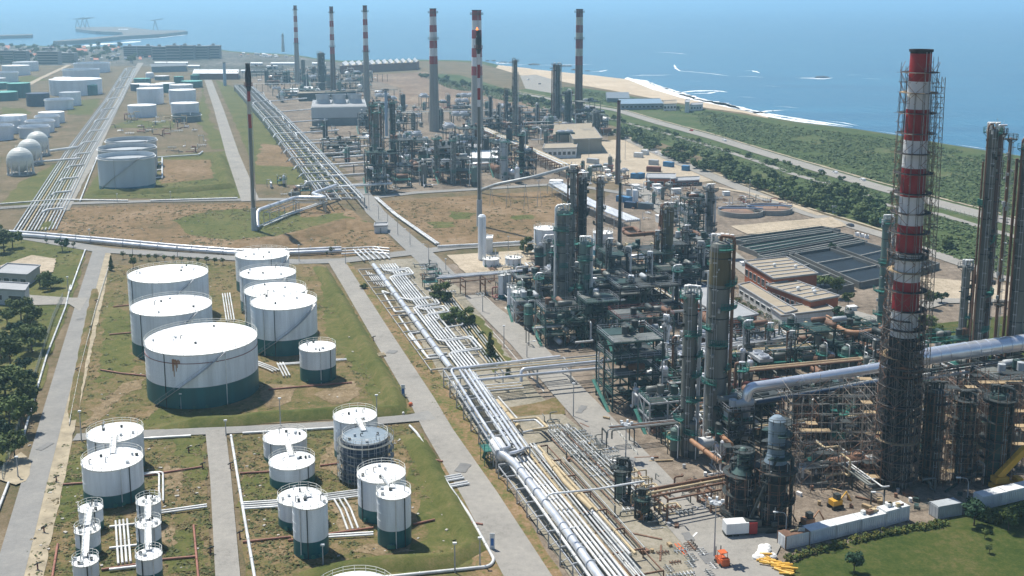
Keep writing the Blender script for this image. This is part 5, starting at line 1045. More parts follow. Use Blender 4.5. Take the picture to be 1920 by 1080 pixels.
def proto_exch(m):
    b = MB(); o = None
    for z in (1.2, 2.7): b.tube([(-3.2, 0, z), (-3, 0, z), (3, 0, z), (3.2, 0, z)], [.3, .55, .55, .3], 12); b.cyl((2.2, 0, z), (2.4, 0, z), .75, n=12); b.cyl((-2.5, 0, z), (-2.3, 0, z), .7, n=12)
    s = MB()
    for x in (-1.8, 1.8): s.box((x, 0, 1.1), (.3, 1, 2.2))
    q = MB(); q.tube(fillet([(1, 0, 3.2), (1, 0, 4.3), (1, 2, 4.3), (1, 2, .2)], .4, 3), .18, 6)
    return K([("exchanger_shells", m, b), ("saddles", concrete, s), ("branch_pipe", pipeg, q)], "heat_exchanger", "exchanger")
def proto_pump(m):
    b = MB(); b.box((0, 0, .2), (2.4, 1, .4)); c = MB(); c.cyl((-.9, 0, .9), (.2, 0, .9), .42, n=10); p = MB(); p.cyl((.3, 0, .9), (.8, 0, .9), .5, n=10); p.tube([(.55, 0, .9), (.55, 0, 2.2)], .14, 6)
    return K([("baseplate", concrete, b), ("motor", m, c), ("pump_casing", dark, p)], "pump", "pump")
def proto_fan(m):
    b = MB(); b.box((0, 0, 6), (7, 4.5, 1)); l = MB()
    for x in (-3.2, 3.2):
        for y in (-2, 2): l.beam((x, y, 0), (x, y, 5.6), .28)
    f = MB()
    for x in (-1.8, 1.8): f.lathe((x, 0, 6.5), [(1.5, 0), (1.7, .5), (1.5, .8), (1.3, .8), (1.3, .2), (.01, .2)], 14)
    return K([("cooler_box", m, b), ("legs", darkg, l), ("fan_rings", silver, f)], "air_cooler", "cooler")
def proto_mani(m):
    b = MB(); h = MB(); b.tube([(-2.5, 0, .9), (2.5, 0, .9)], .22, 6)
    for x in (-1.8, -.6, .6, 1.8): b.tube(fillet([(x, -1.5, .5), (x, -1.5, .9), (x, 0, .9), (x, 1.5, .9), (x, 1.5, .3)], .3, 2), .13, 6); b.cyl((x, .7, .9), (x, .7, 1.6), .09, n=6); h.ring((x, .7, 1.65), .18, .32, .06, 8)
    return K([("valve_pipes", m, b), ("handwheels", dark, h)], "valve_manifold", "valve manifold")
def proto_spool(m, seed):
    rng = random.Random(seed); p = V((0, 0, rng.uniform(.5, 2.5))); P = [p.copy()]; d = 0
    for i in range(7):
        k = rng.choice([0, 1, 2]) if i else 0; L = rng.uniform(1.5, 5) * rng.choice([-1, 1]); q = P[-1].copy()
        if k == d and i: k = (k + 1) % 3
        d = k
        q[k] += L; q.z = min(7, max(.4, q.z)); q.x = max(-6, min(6, q.x)); q.y = max(-6, min(6, q.y)); P.append(q)
    b = MB(); b.tube(fillet(P, .5, 3), rng.uniform(.14, .3), 7); s = MB()
    for i in range(1, len(P) - 1, 2): s.beam(V((P[i].x, P[i].y, 0)), P[i], .16)
    return K([("pipe_run", m, b), ("supports", dark, s)], "pipe_cluster" if seed in (5, 8, 9) else "pipe_spool", "pipe cluster" if seed in (5, 8, 9) else "piping")  # every variant is one bent pipe run on supports, named apart only by seed
def proto_box(m, sx, sy, sz, rm):
    b = MB(); b.box((0, 0, sz / 2), (sx, sy, sz)); r = MB(); r.box((0, 0, sz + .1), (sx + .4, sy + .4, .2)); d = MB(); d.box((sx * .2, -sy / 2 - .02, 1.05), (1, .06, 2.1))
    return K([("walls", m, b), ("roof", rm, r), ("door", dark, d)], "equipment_cabin", "cabin")
def proto_skid(m):
    f = MB(); sx, sy, sz = 5, 3.5, 5
    for x in (-1, 1):
        for y in (-1, 1): f.beam((x * sx / 2, y * sy / 2, 0), (x * sx / 2, y * sy / 2, sz), .22)
    for z in (2.5, 5):
        for x in (-1, 1): f.beam((x * sx / 2, -sy / 2, z), (x * sx / 2, sy / 2, z), .2)
        for y in (-1, 1): f.beam((-sx / 2, y * sy / 2, z), (sx / 2, y * sy / 2, z), .2)
    g = MB(); g.box((0, 0, 2.65), (sx, sy, .08)); d = MB(); d.tube([(-1.9, 0, 3.6), (-1.7, 0, 3.6), (1.7, 0, 3.6), (1.9, 0, 3.6)], [.2, .75, .75, .2], 10); r = MB()
    for y in (-1, 1):
        for z in (5.5, 6.1): r.beam((-sx / 2, y * sy / 2, z), (sx / 2, y * sy / 2, z), .07)
    return K([("steel_frame", f_ := darkg, f), ("deck", green, g), ("drum_shell", m, d), ("railing", steel, r)], "equipment_skid", "skid")
PR = {"pale horizontal drum": proto_drum(6, 1.3, 2.6, pipew, pipeg), "grey horizontal drum": proto_drum(5, 1.1, 2.2, colg, pipew), "rusty horizontal drum": proto_drum(7, 1.4, 3, brownst, pipeg), "silver drum": proto_drum(4.5, 1.2, 2.4, silver, brownst),
      "grey upright vessel": proto_vdrum(7, 1.1, colg), "silver upright vessel": proto_vdrum(5, .9, silver), "dark upright vessel": proto_vdrum(9, 1.4, dark), "green upright vessel": proto_vdrum(6, 1.2, colgreen),
      "stacked grey exchanger pair": proto_exch(colg), "stacked silver exchanger pair": proto_exch(silver), "stacked brown exchanger pair": proto_exch(brownst), "blue motor pump": proto_pump(bluep), "grey motor pump": proto_pump(greyp),
      "air cooler with silver fan rings": proto_fan(darkg), "air cooler with pale box": proto_fan(steel), "grey valve manifold": proto_mani(pipeg), "pale valve manifold": proto_mani(pipew), "brown valve manifold": proto_mani(brownst),
      "grey bent piping": proto_spool(pipeg, 1), "pale bent piping": proto_spool(pipew, 2), "brown bent piping": proto_spool(brownst, 3), "silver bent piping": proto_spool(silver, 4), "dark bent piping": proto_spool(dark, 5), "tan bent piping": proto_spool(pipet, 6), "maroon bent piping": proto_spool(pipem, 8), "tangled grey piping": proto_spool(colg, 9),
      "pale equipment cabin": proto_box(contw, 5, 3.5, 3, roofw), "green deck skid": proto_skid(colg), "green deck skid with rusty drum": proto_skid(brownst)}
USED = {k: False for k in PR}
MARKS = [("the tall ochre topped twin column", 1339, 838), ("the shorter twin column", 1287, 852), ("the green topped column", 1054, 602), ("the green clad column", 1094, 628), ("the slender grey column", 1124, 512), ("the ochre streaked column", 1250, 545), ("the bushy grey column", 1328, 478), ("the pale green slim column", 1652, 616), ("the first huge right column", 1846, 760), ("the squat dark reactor", 1388, 975), ("the blue black reactor", 1449, 985), ("the striped scaffolded chimney", 1676, 906), ("the dark green structure", 1178, 752),
         ("the widest chimney", 895, 276), ("the broad shafted chimney", 814, 247), ("the sooty chimney", 1084, 236), ("the cooling tower", 632, 237), ("the arched dark column", 604, 168), ("the farthest thin chimney", 558, 158), ("the white roofed hall", 905, 318), ("the beige hall", 1085, 290), ("the front left tower", 708, 352), ("the vent stack", 725, 258), ("the silver elbow", 1399, 830), ("the white tank pair", 950, 503), ("the round trees", 860, 600), ("the brick workshop", 1330, 640), ("the small expansion loop", 990, 800), ("the ladder-like rack", 585, 300), ("the grey open tanks", 290, 250), ("the rusty frame", 1320, 910), ("the covered bridge", 1110, 390), ("the blue-based vessels", 965, 580), ("the clarifiers", 1420, 405), ("the slanting rack", 985, 280), ("the lit flare", 899, 424), ("the left flare", 477, 432)]
def relate(x, y):
    n, mx, my = min(MARKS, key=lambda m: math.hypot((m[1] - x), (m[2] - y) * 1.6)); dx, dy = x - mx, (y - my) * 1.6; far_ = "just " if math.hypot(dx, dy) < 40 else ""
    r = ("right of " if dx > 0 else "left of ") if abs(dx) > abs(dy) else ("in front of " if dy > 0 else "behind ")
    return far_ + r + n
for o in S.objects:
    if o.parent is None and "PLACE" in str(o.get("label", "")): o["label"] = o["label"].split("PLACE")[0] + relate(*PX(o.location))
PLACED = []
def put(k, x, y, rz=None, sc=1, label=None, group=None):
    p = G(x, y); rz = GA + random.choice([0, math.pi / 2, math.pi, -math.pi / 2]) if rz is None else rz; lb = label or (k + " " + relate(x, y))
    if not USED[k]:
        o = PR[k]; USED[k] = True; o.location = p; o.rotation_euler = (0, 0, rz); o.scale = (sc, sc, sc); o["label"] = lb
    else: o = copy_tree(PR[k], p, lb, rz, sc)
    o["group"] = group or (k + "s " + relate(x, y)); PLACED.append((p.x, p.y)); return o
def inside(x, y, poly):
    c = False; j = len(poly) - 1
    for i in range(len(poly)):
        if (poly[i][1] > y) != (poly[j][1] > y) and x < (poly[j][0] - poly[i][0]) * (y - poly[i][1]) / (poly[j][1] - poly[i][1]) + poly[i][0]: c = not c
        j = i
    return c
def scatter(poly, n, kinds, dmin=5, sc=(.8, 1.3)):
    xs, ys = [p[0] for p in poly], [p[1] for p in poly]; k = 0; tries = 0; q = [(a.x, a.y) for a in (G(*p) for p in poly)]; X = [a for a, _ in q]; Y = [b for _, b in q]
    while k < n and tries < n * 40:
        tries += 1; wx, wy = random.uniform(min(X), max(X)), random.uniform(min(Y), max(Y))
        if not inside(wx, wy, q) or any((wx - a) ** 2 + (wy - b) ** 2 < dmin * dmin for a, b in PLACED): continue
        x, y = PX((wx, wy, 0)); put(random.choice(kinds), x, y, sc=random.uniform(*sc)); k += 1
A = list(PR); pip = [k for k in A if "piping" in k]; eq = [k for k in A if "piping" not in k and "cabin" not in k and "manifold" not in k]
mani = [k for k in A if "manifold" in k]
scatter([(945, 520), (1235, 500), (1340, 560), (1330, 650), (1180, 690), (1010, 640), (930, 570)], 150, eq + pip + pip, 3.2, (.7, 1.2))
scatter([(1140, 505), (1310, 470), (1370, 560), (1300, 560)], 45, eq + pip, 3.4)
scatter([(1195, 690), (1390, 650), (1480, 690), (1400, 720), (1250, 760)], 60, eq + pip, 3.2)
scatter([(1190, 765), (1370, 765), (1360, 880), (1265, 860)], 50, eq + pip, 2.6, (.7, 1.1))
scatter([(1480, 700), (1900, 680), (1900, 900), (1500, 920)], 110, [k for k in eq + pip if "pale" not in k and "silver" not in k and "fan" not in k] + ["brown bent piping", "dark bent piping", "tangled grey piping"], 3, (.6, 1.1))
scatter([(1400, 660), (1640, 640), (1640, 690), (1440, 700)], 20, eq + pip, 4)
scatter([(1190, 925), (1340, 900), (1330, 950), (1230, 1000), (1170, 960)], 26, pip + mani, 2.8, (.5, .8))
scatter([(1050, 795), (1130, 830), (1240, 940), (1190, 940), (1060, 850), (1020, 800)], 110, ["grey valve manifold", "pale valve manifold", "grey valve manifold", "tangled grey piping"], 1.5, (.4, .62))
scatter([(1240, 1040), (1300, 1020), (1360, 1085), (1260, 1085)], 12, mani, 2.4, (.45, .7))
scatter([(780, 490), (830, 515), (850, 560), (820, 560), (770, 500)], 16, mani + ["green deck skid", "tangled grey piping"], 4, (.6, 1))
scatter([(690, 300), (860, 255), (1000, 290), (985, 345), (700, 360)], 130, eq + pip, 5, (1, 1.8))
scatter([(590, 245), (690, 240), (700, 300), (640, 330)], 22, eq + pip, 8, (1, 1.7))
scatter([(480, 150), (700, 140), (720, 190), (520, 200)], 80, eq + pip, 9, (1.3, 2.2))
scatter([(700, 200), (900, 200), (900, 250), (740, 250)], 55, eq + pip, 8, (1.2, 1.9))
scatter([(910, 215), (1130, 215), (1140, 260), (1060, 290), (960, 270)], 90, eq + pip, 7, (1.1, 1.8))
scatter([(1180, 352), (1330, 352), (1400, 378), (1330, 400), (1250, 430), (1190, 400)], 70, mani + pip + ["pale equipment cabin", "grey upright vessel", "grey horizontal drum"], 5, (.6, 1.1))
scatter([(1050, 322), (1170, 318), (1180, 345), (1090, 350)], 34, eq + pip + ["pale equipment cabin"], 5, (.7, 1.2))
scatter([(1340, 372), (1500, 385), (1490, 398), (1350, 388)], 18, pip + mani, 5, (.6, 1))
scatter([(930, 480), (1010, 478), (1010, 540), (900, 560)], 16, mani + pip, 4, (.6, 1))
scatter([(225, 222), (372, 222), (380, 250), (300, 262), (215, 250)], 34, mani + pip, 7, (1, 1.6))
scatter([(300, 282), (400, 262), (400, 285), (310, 292)], 10, mani + pip, 7, (.8, 1.3))
scatter([(500, 345), (620, 345), (650, 372), (520, 372)], 16, mani + eq, 6, (.7, 1.1))
for k in PR:
    if not USED[k]: put(k, 1230 + len(k), 640)
# ------------------------------------------------------------------ buildings
def quadbox(a, b, c, h):            # ground corners a->b front edge, c depth vector
    return [a, b, b + c, a + c]
def bld(label, fl, fr, back, ytop, wall, roof, cat="building", name="building", par=True, wins=0, doors=0, winh=(.35, .7), gable=False, winmat=None, hmax=None):
    """fl, fr: front ground corners; back: ground pixel of the back right corner"""
    a, b, k = G(*fl), G(*fr), G(*back); c = k - b; h = ZH(a, ytop) if hmax is None else hmax; P = [a, b, k, a + c]; o = thing(name, label, cat, a)
    mb = MB(); mb.prism(P, 0, h); mb.build("walls", wall, o)
    m = (a + k) / 2; up = V((0, 0, 1)); Q = [m + (p - m) * 1.03 for p in P]; rb = MB()
    if gable:
        r0, r1 = (Q[0] + Q[3]) / 2, (Q[1] + Q[2]) / 2; gh = min(4, (Q[3] - Q[0]).length * .16); z = up * (h + .05); t = up * (h + gh)
        rb.add([Q[0] + z, Q[1] + z, r1 + t, r0 + t, Q[3] + z, Q[2] + z], [(0, 1, 2, 3), (3, 2, 5, 4), (0, 3, 4), (1, 5, 2)])
    else:
        rb.prism([(p.x, p.y) for p in Q], h + .02, h + .3)
    ro = rb.build("roof", roof, o)
    if par and not gable:
        pm = MB()
        for i in range(4): pm.beam(Q[i] + up * (h + .5), Q[(i + 1) % 4] + up * (h + .5), .35, .45)
        pm.build("parapet", roofg if roof is not roofw else roofw, o)
    e = (b - a); L = e.length; e.normalize(); n = V((e.y, -e.x, 0))
    for i in range(wins):
        p = a + e * (L * (i + .5) / wins) + n * .03 + up * (h * (winh[0] + winh[1]) / 2); w_ = MB(); w_.beam(p - e * (L / wins * .33), p + e * (L / wins * .33), .08, h * (winh[1] - winh[0])); w_.build("window", winmat or glass, o)
        if wins <= 14: f = MB(); q = p + n * .03; hh = h * (winh[1] - winh[0]) / 2; ww = e * (L / wins * .34); [f.beam(q + s * ww - up * hh, q + s * ww + up * hh, .1) for s in (-1, 1)]; [f.beam(q - ww + up * s * hh, q + ww + up * s * hh, .1) for s in (-1, 1)]; f.build("window_frame", contw, o)
    for i in range(doors): p = a + e * (L * (i + .7) / (doors + .4)) + n * .05; d = MB(); d.beam(p, p + up * 2.4, 1.6, .1); d.build("door", dark, o)
    return o, P, h
o, P, h = bld("brick red building with pale flat roof at the storage yard", (1211, 351), (1265, 352), (1266, 343), 335, brick, roofg, wins=3, doors=1); bld("low brick extension right of the brick red building", (1266, 350), (1310, 348), (1311, 341), 341, brickd, roofg, wins=4)
def annex(o, P, h, n=6):
    for i in range(n):
        p = P[0].lerp(P[2], random.uniform(.25, .75)) + V((random.uniform(-2, 2), random.uniform(-2, 2), h + .3)); q = MB(); q.cyl(p, p + V((0, 0, .9)), .5, n=10); q.lathe(p + V((0, 0, .9)), [(.7, 0), (.5, .35), (.01, .5)], 10); q.build("roof_fan", contw, o)
o, P, h = bld("long brick workshop with striped beige roof beside the dark basins", (1437, 566), (1518, 598), (1570, 588), 545, brick, roofb, wins=9, hmax=5.5); annex(o, P, h, 3)
# roof strips of the workshop (battens)
m = MB()
for i in range(1, 6): p = P[0].lerp(P[1], i / 6.2); q = P[3].lerp(P[2], i / 6.2); m.beam(p + V((0, 0, h + .4)), q + V((0, 0, h + .4)), .4, .3)
m.build("roof_battens", roofg, o)
o, P, h = bld("beige flat roofed hall upper part of the brick workshop row", (1396, 528), (1450, 562), (1530, 552), 510, brick, roofb, wins=7, hmax=7); annex(o, P, h, 2)
m = MB()
for i in range(1, 6): p = P[0].lerp(P[1], i / 6); q = P[3].lerp(P[2], i / 6); m.beam(p + V((0, 0, h + .4)), q + V((0, 0, h + .4)), .5, .35)
m.build("roof_battens", roofg, o)
bld("low beige annex in front of the brick workshop", (1385, 556), (1470, 610), (1492, 604), 545, contw, roofb, wins=8, hmax=3.6)
bld("low beige terrace roof at the near end of the brick workshop", (1466, 614), (1562, 602), (1540, 588), 590, contw, roofb, hmax=3.4)
o, P, h = bld("brick building with grey roof behind the twin columns, near end open", (1362, 632), (1418, 622), (1310, 560), 605, brick, roofg, doors=1, wins=3, hmax=5.2)
o, P, h = bld("large beige clad hall right of the slanting rack", (1075, 288), (1128, 286), (1112, 262), 262, beige, roofb, wins=0); bld("taller beige hall part directly behind, with ridged roof", (1037, 272), (1108, 268), (1110, 252), 252, beige, roofb, gable=True)
bld("white fronted low building with flat beige roof beside the large beige hall", (1018, 298), (1080, 296), (1082, 286), 280, contw, roofb, wins=7)
bld("white roofed pump hall at the foot of the lit flare", (874, 318), (932, 318), (934, 303), 298, greyp, roofw, wins=8, winh=(.4, .6)); bld("small gabled grey shed behind the white roofed pump hall", (872, 296), (902, 296), (905, 284), 287, greyp, roofg, gable=True)
bld("blue grey warehouse near the beach, left one", (1138, 192), (1180, 192), (1176, 184), 184, M("blue grey sheet", (.20, .25, .30), .6), M("pale blue grey roof", (.15, .19, .23), .6), gable=True); bld("long blue roofed warehouse near the beach", (1164, 206), (1243, 205), (1236, 195), 196, M("blue grey sheet", (.20, .25, .30)), M("sky blue roof", (.19, .28, .36), .5), wins=10)
bld("small white building right of the beach warehouses", (1244, 208), (1268, 207), (1268, 200), 196, contw, roofb, wins=4); bld("white box building at the right of the beach buildings", (1284, 211), (1292, 211), (1293, 205), 193, contw, roofg); bld("low pale building at the end of the beach buildings", (1294, 208), (1316, 207), (1318, 203), 198, contw, roofg, wins=4)
bld("pale open shelter beside the coast track", (1560, 400), (1584, 399), (1585, 394), 389, contw, roofg)
bld("small pale substation box beside the plant road", (702, 438), (726, 437), (727, 431), 426, contw, roofg, doors=1)
bld("tall white box tower beside the white column", (910, 478), (923, 477), (924, 471), 450, contw, roofw, name="box_tower", wins=0)
bld("grey cabin with flat roof at the left edge among trees, upper", (-10, 534), (52, 538), (76, 520), 514, concrete, roofg, wins=4, hmax=4); bld("grey shed at the left edge by the gate track", (-25, 570), (48, 575), (56, 561), 549, greyp, roofg, wins=2, hmax=5)
sheet("yard_slab", [(0, 500), (60, 480), (105, 487), (100, 512), (10, 520)], yardm, None, 2, .5)
# white tall column vessel beside the small tanks
c = G(904, 489); h = ZH(c, 402); r = 7.6 / F * depth(c.x, c.y); o = thing("white_column", "tall plain white cylindrical vessel at the junction", "vessel", c); MB().lathe(c, [(r, .8), (r, h - .8), (r * .6, h - .1), (.01, h)], 20).build("vessel_shell", white, o); MB().cyl(c, c + V((0, 0, .9)), r * .9, n=14).build("skirt", greyp, o); m = MB(); [m.beam(c + V((s * .3, -r - .2, 0)), c + V((s * .3, -r - .2, h)), .08) for s in (-1, 1)]; m.build("ladder", steel, o)
# cooling tower
a, b = G(585, 236), G(688, 234); k = G(684, 218); dd = k - b; h = ZH(a, 202); o = thing("cooling_tower", "long white cooling tower with three fan stacks", "cooling tower", a); up = V((0, 0, 1)); P = [a, b, b + dd, a + dd]
MB().prism(P, 0, h * .42).build("louvre_base", M("shadow louvre", (.16, .18, .19), .7, var=.2, scale=.1), o); MB().prism([p + (p - (a + b + dd) / 2) * .01 for p in P], h * .42 + .01, h).build("upper_casing", M("pale casing", (.46, .50, .51), .6, var=.08, scale=.1), o)  # louvre base in plain dark grey below the pale casing
MB().prism([p + ((a + b + dd) / 2 - p) * .015 for p in P], h + .02, h + .3).build('top_deck', roofg, o)
for i in range(3): p = a.lerp(b, .2 + .3 * i) + dd * .5 + up * h; q = MB(); R_ = min(dd.length * .4, 6.5); q.lathe(p, [(R_, 0), (R_ * .82, R_ * .6), (R_ * .95, R_ * 1.2), (R_ * .9, R_ * 1.2), (R_ * .78, R_ * .6), (R_ * .8, .2), (.01, .2)], 24); q.build("fan_stack", greyp, o)
m = MB(); [m.beam(p + up * (h + .9), q + up * (h + .9), .15) for p, q in zip(P, P[1:] + P[:1])]; m.build("railing", steel, o)
pl = G(1160, 522); o = thing("vent_pole", "thin dark leaning-looking vent pole left of the ochre column", "vent pole", pl); MB().tube([pl, pl + V((0, 0, ZH(pl, 342)))], [.75, .5], 8).build("pole", dark, o); MB().tube([pl + V((.9, 0, 0)), pl + V((.8, 0, ZH(pl, 345)))], .12, 5).build("ladder", steel, o)
o, P, h = bld("long tan roofed pipe hall behind the cooling tower", (560, 190), (668, 186), (668, 182), 176, dark, roofb, name="hall"); 
for i, x in enumerate((552, 578)): bld("white gabled shed " + ("left" if i == 0 else "right") + " behind the cooling tower", (x - 8, 178 - i * 2), (x + 8, 178 - i * 2), (x + 9, 174 - i * 2), 174 - i * 3, contw, roofw, gable=True, name="shed")
# saw-tooth hall
a, b, k = G(637, 139), G(782, 131), G(786, 127); dd = k - b; h = ZH(a, 124); o = thing("sawtooth_hall", "long brick hall with white sawtooth rooflights near the shore", "hall", a); MB().prism([a, b, b + dd, a + dd], 0, h).build("walls", brickd, o); MB().prism([a + up * 0, b, b + dd, a + dd], h + .02, h + .4).build("roof", roofb, o)
for i in range(12): p = a.lerp(b, (i + .35) / 12) + up * h; e = (b - a) / 12 * .5; q = MB(); q.add([p, p + e, p + e + dd * .9, p + dd * .9, p + up * h * .45, p + dd * .9 + up * h * .45], [(0, 1, 4), (1, 2, 5, 4), (2, 3, 5), (0, 4, 5, 3)]); q.build("rooflight", roofw, o)
# brick warehouse triple and far sheds
for i, (x0, x1) in enumerate(((362, 390), (390, 420), (420, 447))): bld(("left", "middle", "right")[i] + " of three white roofed brick warehouses beyond the teal tanks", (x0, 149), (x1, 149), (x1 + 1, 141), 138, brickd, roofw, gable=False, name="warehouse", par=False)
bld("long dark blue grey building behind the teal tanks", (285, 136), (350, 134), (346, 128), 126, M("blue grey sheet", (.20, .25, .30)), M("dark roof", (.12, .14, .16), .7), name="warehouse")
for i, (x0, x1, y) in enumerate(((290, 312, 121), (314, 352, 121), (352, 374, 127), (452, 480, 136), (500, 520, 128), (508, 560, 122), (585, 610, 122), (470, 492, 122))): bld("low white roofed shed of the far works, number unreadable" if False else ("low pale shed " + ["left", "middle", "right"][i % 3] + " among the roofs " + ["behind the dark blue grey building", "behind the dark long building's end", "beside the brick warehouses", "left of the head of the ladder-like rack", "below the lighthouse", "in front of the lighthouse", "behind the arched dark column", "near the far shore left of the lighthouse"][i]), (x0, y), (x1, y), (x1, y - 2), y - 3, contw, roofw, name="shed", par=False)
# low pipe tracks threading through the units
def track(label, x, y, L, z, along, mats, wd=3.0, n=4):
    c = G(x, y); d = AU if along else AV; q = V((-d.y, d.x, 0)); o = thing("pipe_track", label, "pipe rack", c); a, b = c - d * L / 2, c + d * L / 2; k = max(2, int(L / 6))
    for i in range(k + 1):
        m = a.lerp(b, i / k)
        for s in (-1, 1): MB().beam(m + q * s * wd / 2, m + q * s * wd / 2 + V((0, 0, z)), .26).build("post", dark, o)
        MB().beam(m - q * wd / 2 + V((0, 0, z)), m + q * wd / 2 + V((0, 0, z)), .24, .3).build("cross_beam", dark, o)
    for i in range(n):
        e = q * (wd * ((i + .5) / n - .5)) + V((0, 0, z + .35)); f0, f1 = random.uniform(0, .12), random.uniform(.88, 1); P = [a.lerp(b, f0) + e - V((0, 0, random.choice([0, 2]))), a.lerp(b, f0) + e, a.lerp(b, f1) + e, a.lerp(b, f1) + e + q * random.choice([0, 1.5])]
        MB().tube(fillet(P, .5), random.uniform(.14, .3), 7).build("pipe", random.choice(mats), o)
tm = [pipeg, pipew, pipeg, brownst, pipet, colg]
for x, y, L, z, al in ((1000, 600, 40, 4, 1), (1080, 640, 30, 5, 0), (1150, 560, 44, 6, 1), (1210, 620, 40, 5, 0), (1020, 545, 34, 4, 0), (1100, 560, 34, 5, 0), (1240, 575, 40, 5, 1), (1290, 545, 34, 6, 0), (1330, 690, 44, 5, 0), (1280, 720, 30, 4, 1), (1430, 690, 36, 5, 0), (1500, 720, 44, 5, 0), (1560, 760, 44, 4, 0), (1530, 830, 34, 5, 0), (1600, 890, 30, 3, 0), (1560, 880, 34, 3, 1), (1790, 800, 44, 5, 0), (1850, 760, 40, 5, 1), (1740, 780, 40, 5, 1), (1330, 790, 24, 4, 0), (1210, 830, 20, 4, 0), (1420, 800, 20, 6, 1), (1640, 690, 30, 5, 1),
        (760, 325, 60, 6, 0), (840, 330, 60, 6, 0), (800, 285, 70, 7, 0), (900, 270, 60, 7, 1), (930, 315, 50, 6, 0), (700, 275, 60, 6, 0), (650, 275, 60, 5, 0), (980, 250, 70, 8, 0), (1030, 255, 60, 8, 0), (960, 225, 90, 8, 0), (850, 225, 90, 8, 0), (770, 230, 80, 8, 0), (560, 170, 140, 8, 0), (620, 155, 140, 9, 0), (530, 145, 150, 9, 0), (660, 185, 100, 8, 0)):
    track("pipe track on dark trestles " + relate(x, y), x, y, L, z, al, tm)
p = G(936, 876); o = thing("horizontal_drum", "white horizontal drum on braced stand with green stairs, beside the tall rack's lower end", "drum", p); e = AU; z = V((0, 0, 4.2)); MB().tube([p - e * 4 + z, p - e * 3.7 + z, p - e * 3 + z, p + e * 3 + z, p + e * 3.7 + z, p + e * 4 + z], [.2, 1.1, 1.6, 1.6, 1.1, .2], 18).build("drum_shell", whitep, o); m = MB()
for s in (-2.4, 0, 2.4):
    for t in (-1, 1): m.beam(p + e * s + AV * t * 1.3, p + e * s + AV * t * 1.3 + V((0, 0, 3.6)), .25); m.beam(p + e * s + AV * t * 1.3, p + e * s - AV * t * 1.3 + V((0, 0, 3.4)), .14)
m.build("stand", steel, o); m = MB(); q = p - AV * 2.2 - e * 2.5; m.box(q + V((0, 0, 3.6)), (2, 4, .15), GA); m.rail(q + V((0, 0, 3.6)), 1.6, 1.1, 10); m.beam(q + V((0, 0, 0)) - e * 3, q + V((0, 0, 3.6)), .8, .15); [m.beam(q + AV * s + e * t, q + AV * s + e * t + V((0, 0, 5.2)), .14) for s in (-.9, .9) for t in (-1.8, 1.8)]; m.build("platform", green, o)
column("stubby grey drum column with crowded top beside the floodlight mast", 1164, 872, 938, 19, colgreen, 3, steel, 2, 2); column("short rusty column amid bent pipes at the lower rack", 1203, 930, 975, 14, pipeo, 3, darkg, 2, 1)
for i in range(9): put(random.choice(["brown bent piping", "grey bent piping", "tan bent piping"]), 1185 + random.uniform(-25, 45), 955 + random.uniform(-25, 25), sc=.55)
# ------------------------------------------------------------------ town
apt = M("hazy apartment facade", (.30, .28, .26), .8, var=.2, scale=.05); apt2 = M("dark apartment facade", (.20, .19, .20), .8, var=.2, scale=.05)
def apartment(label, x0, x1, yt, yb, m, rows_=5, cols=9):
    a, b = G(x0, yb), G(x1, yb); d = V((0, 1, 0)) * 14; h = ZH(a, yt); o = thing("apartment_block", label, "apartment block", a); MB().prism([a, b, b + d, a + d], 0, h).build("walls", m, o); MB().prism([a - V((.5, .5, 0)), b + V((.5, -.5, 0)), b + d + V((.5, .5, 0)), a + d + V((-.5, .5, 0))], h + .02, h + .8).build("roof", roofg, o)
    e = b - a; L = e.length; e.normalize(); f = MB()
    for r in range(rows_): z = h * (r + .55) / rows_; f.beam(a + e * L * .03 + V((0, -.1, z)), b - e * L * .03 + V((0, -.1, z)), .15, h / rows_ * .42)
    f.build("balcony_bands", glass, o); f = MB(); q = a.lerp(b, random.uniform(.3, .7)) + d * .5 + V((0, 0, h + .8)); f.box(q + V((0, 0, 1.5)), (5, 4, 3)); f.build("lift_house", apt, o)
k = 0
for x0, x1, yt, yb in ((286, 312, 88, 113), (312, 338, 86, 113), (338, 364, 86, 112), (364, 390, 87, 111), (390, 412, 86, 110)): apartment(["first", "second", "third", "fourth", "last"][k] + " segment of the long hazy apartment row, counted from the left", x0, x1, yt, yb, apt2); k += 1
for l, a in (("pale apartment block left of the long hazy row, nearest to it", (258, 285, 87, 108)), ("pale apartment block second left of the long hazy row", (232, 257, 87, 106)), ("hazy grey block at the left edge of the town", (-4, 26, 95, 119)), ("hazy grey block second from the left edge of the town", (28, 50, 96, 119)), ("hazy grey block with wide front in the town centre", (70, 110, 97, 121)), ("hazy low block right of the wide town block", (112, 140, 100, 118)), ("hazy slim block behind the wide town block", (80, 100, 90, 105))): apartment(l, *a, random.choice([apt, apt2]))
rt = M("red tile roof", (.42, .16, .10), .8)
for i in range(80):
    x, y = random.uniform(-5, 285), random.uniform(90, 116); w_ = random.uniform(4, 11)
    kk = random.random(); o, P, h = bld(("red roofed" if kk < .35 else "white walled" if kk < .7 else "grey walled") + " small hazy house in the distant town " + ("left part" if x < 95 else "middle part" if x < 190 else "right part"), (x, y), (x + w_, y), (x + w_, y - 1), y - random.uniform(1.5, 3.5), contw if kk < .7 else concrete, rt if kk < .35 else roofg, cat="house", name="house", par=False, gable=kk < .35); o["group"] = "houses of the distant town, " + o["label"].split(" small")[0] + o["label"][-12:]
for i in range(26):
    x, y = random.uniform(440, 560), 98 + random.uniform(2, 10); w_ = random.uniform(3, 8); y = max(y, 98 + (x - 430) * .09)
    o, P, h = bld("pale small house on the shore beside the lighthouse", (x, y), (x + w_, y), (x + w_, y - .8), y - random.uniform(1, 2.5), contw, random.choice([roofw, roofg, rt]), cat="house", name="house", par=False); o["group"] = "houses on the shore beside the lighthouse"
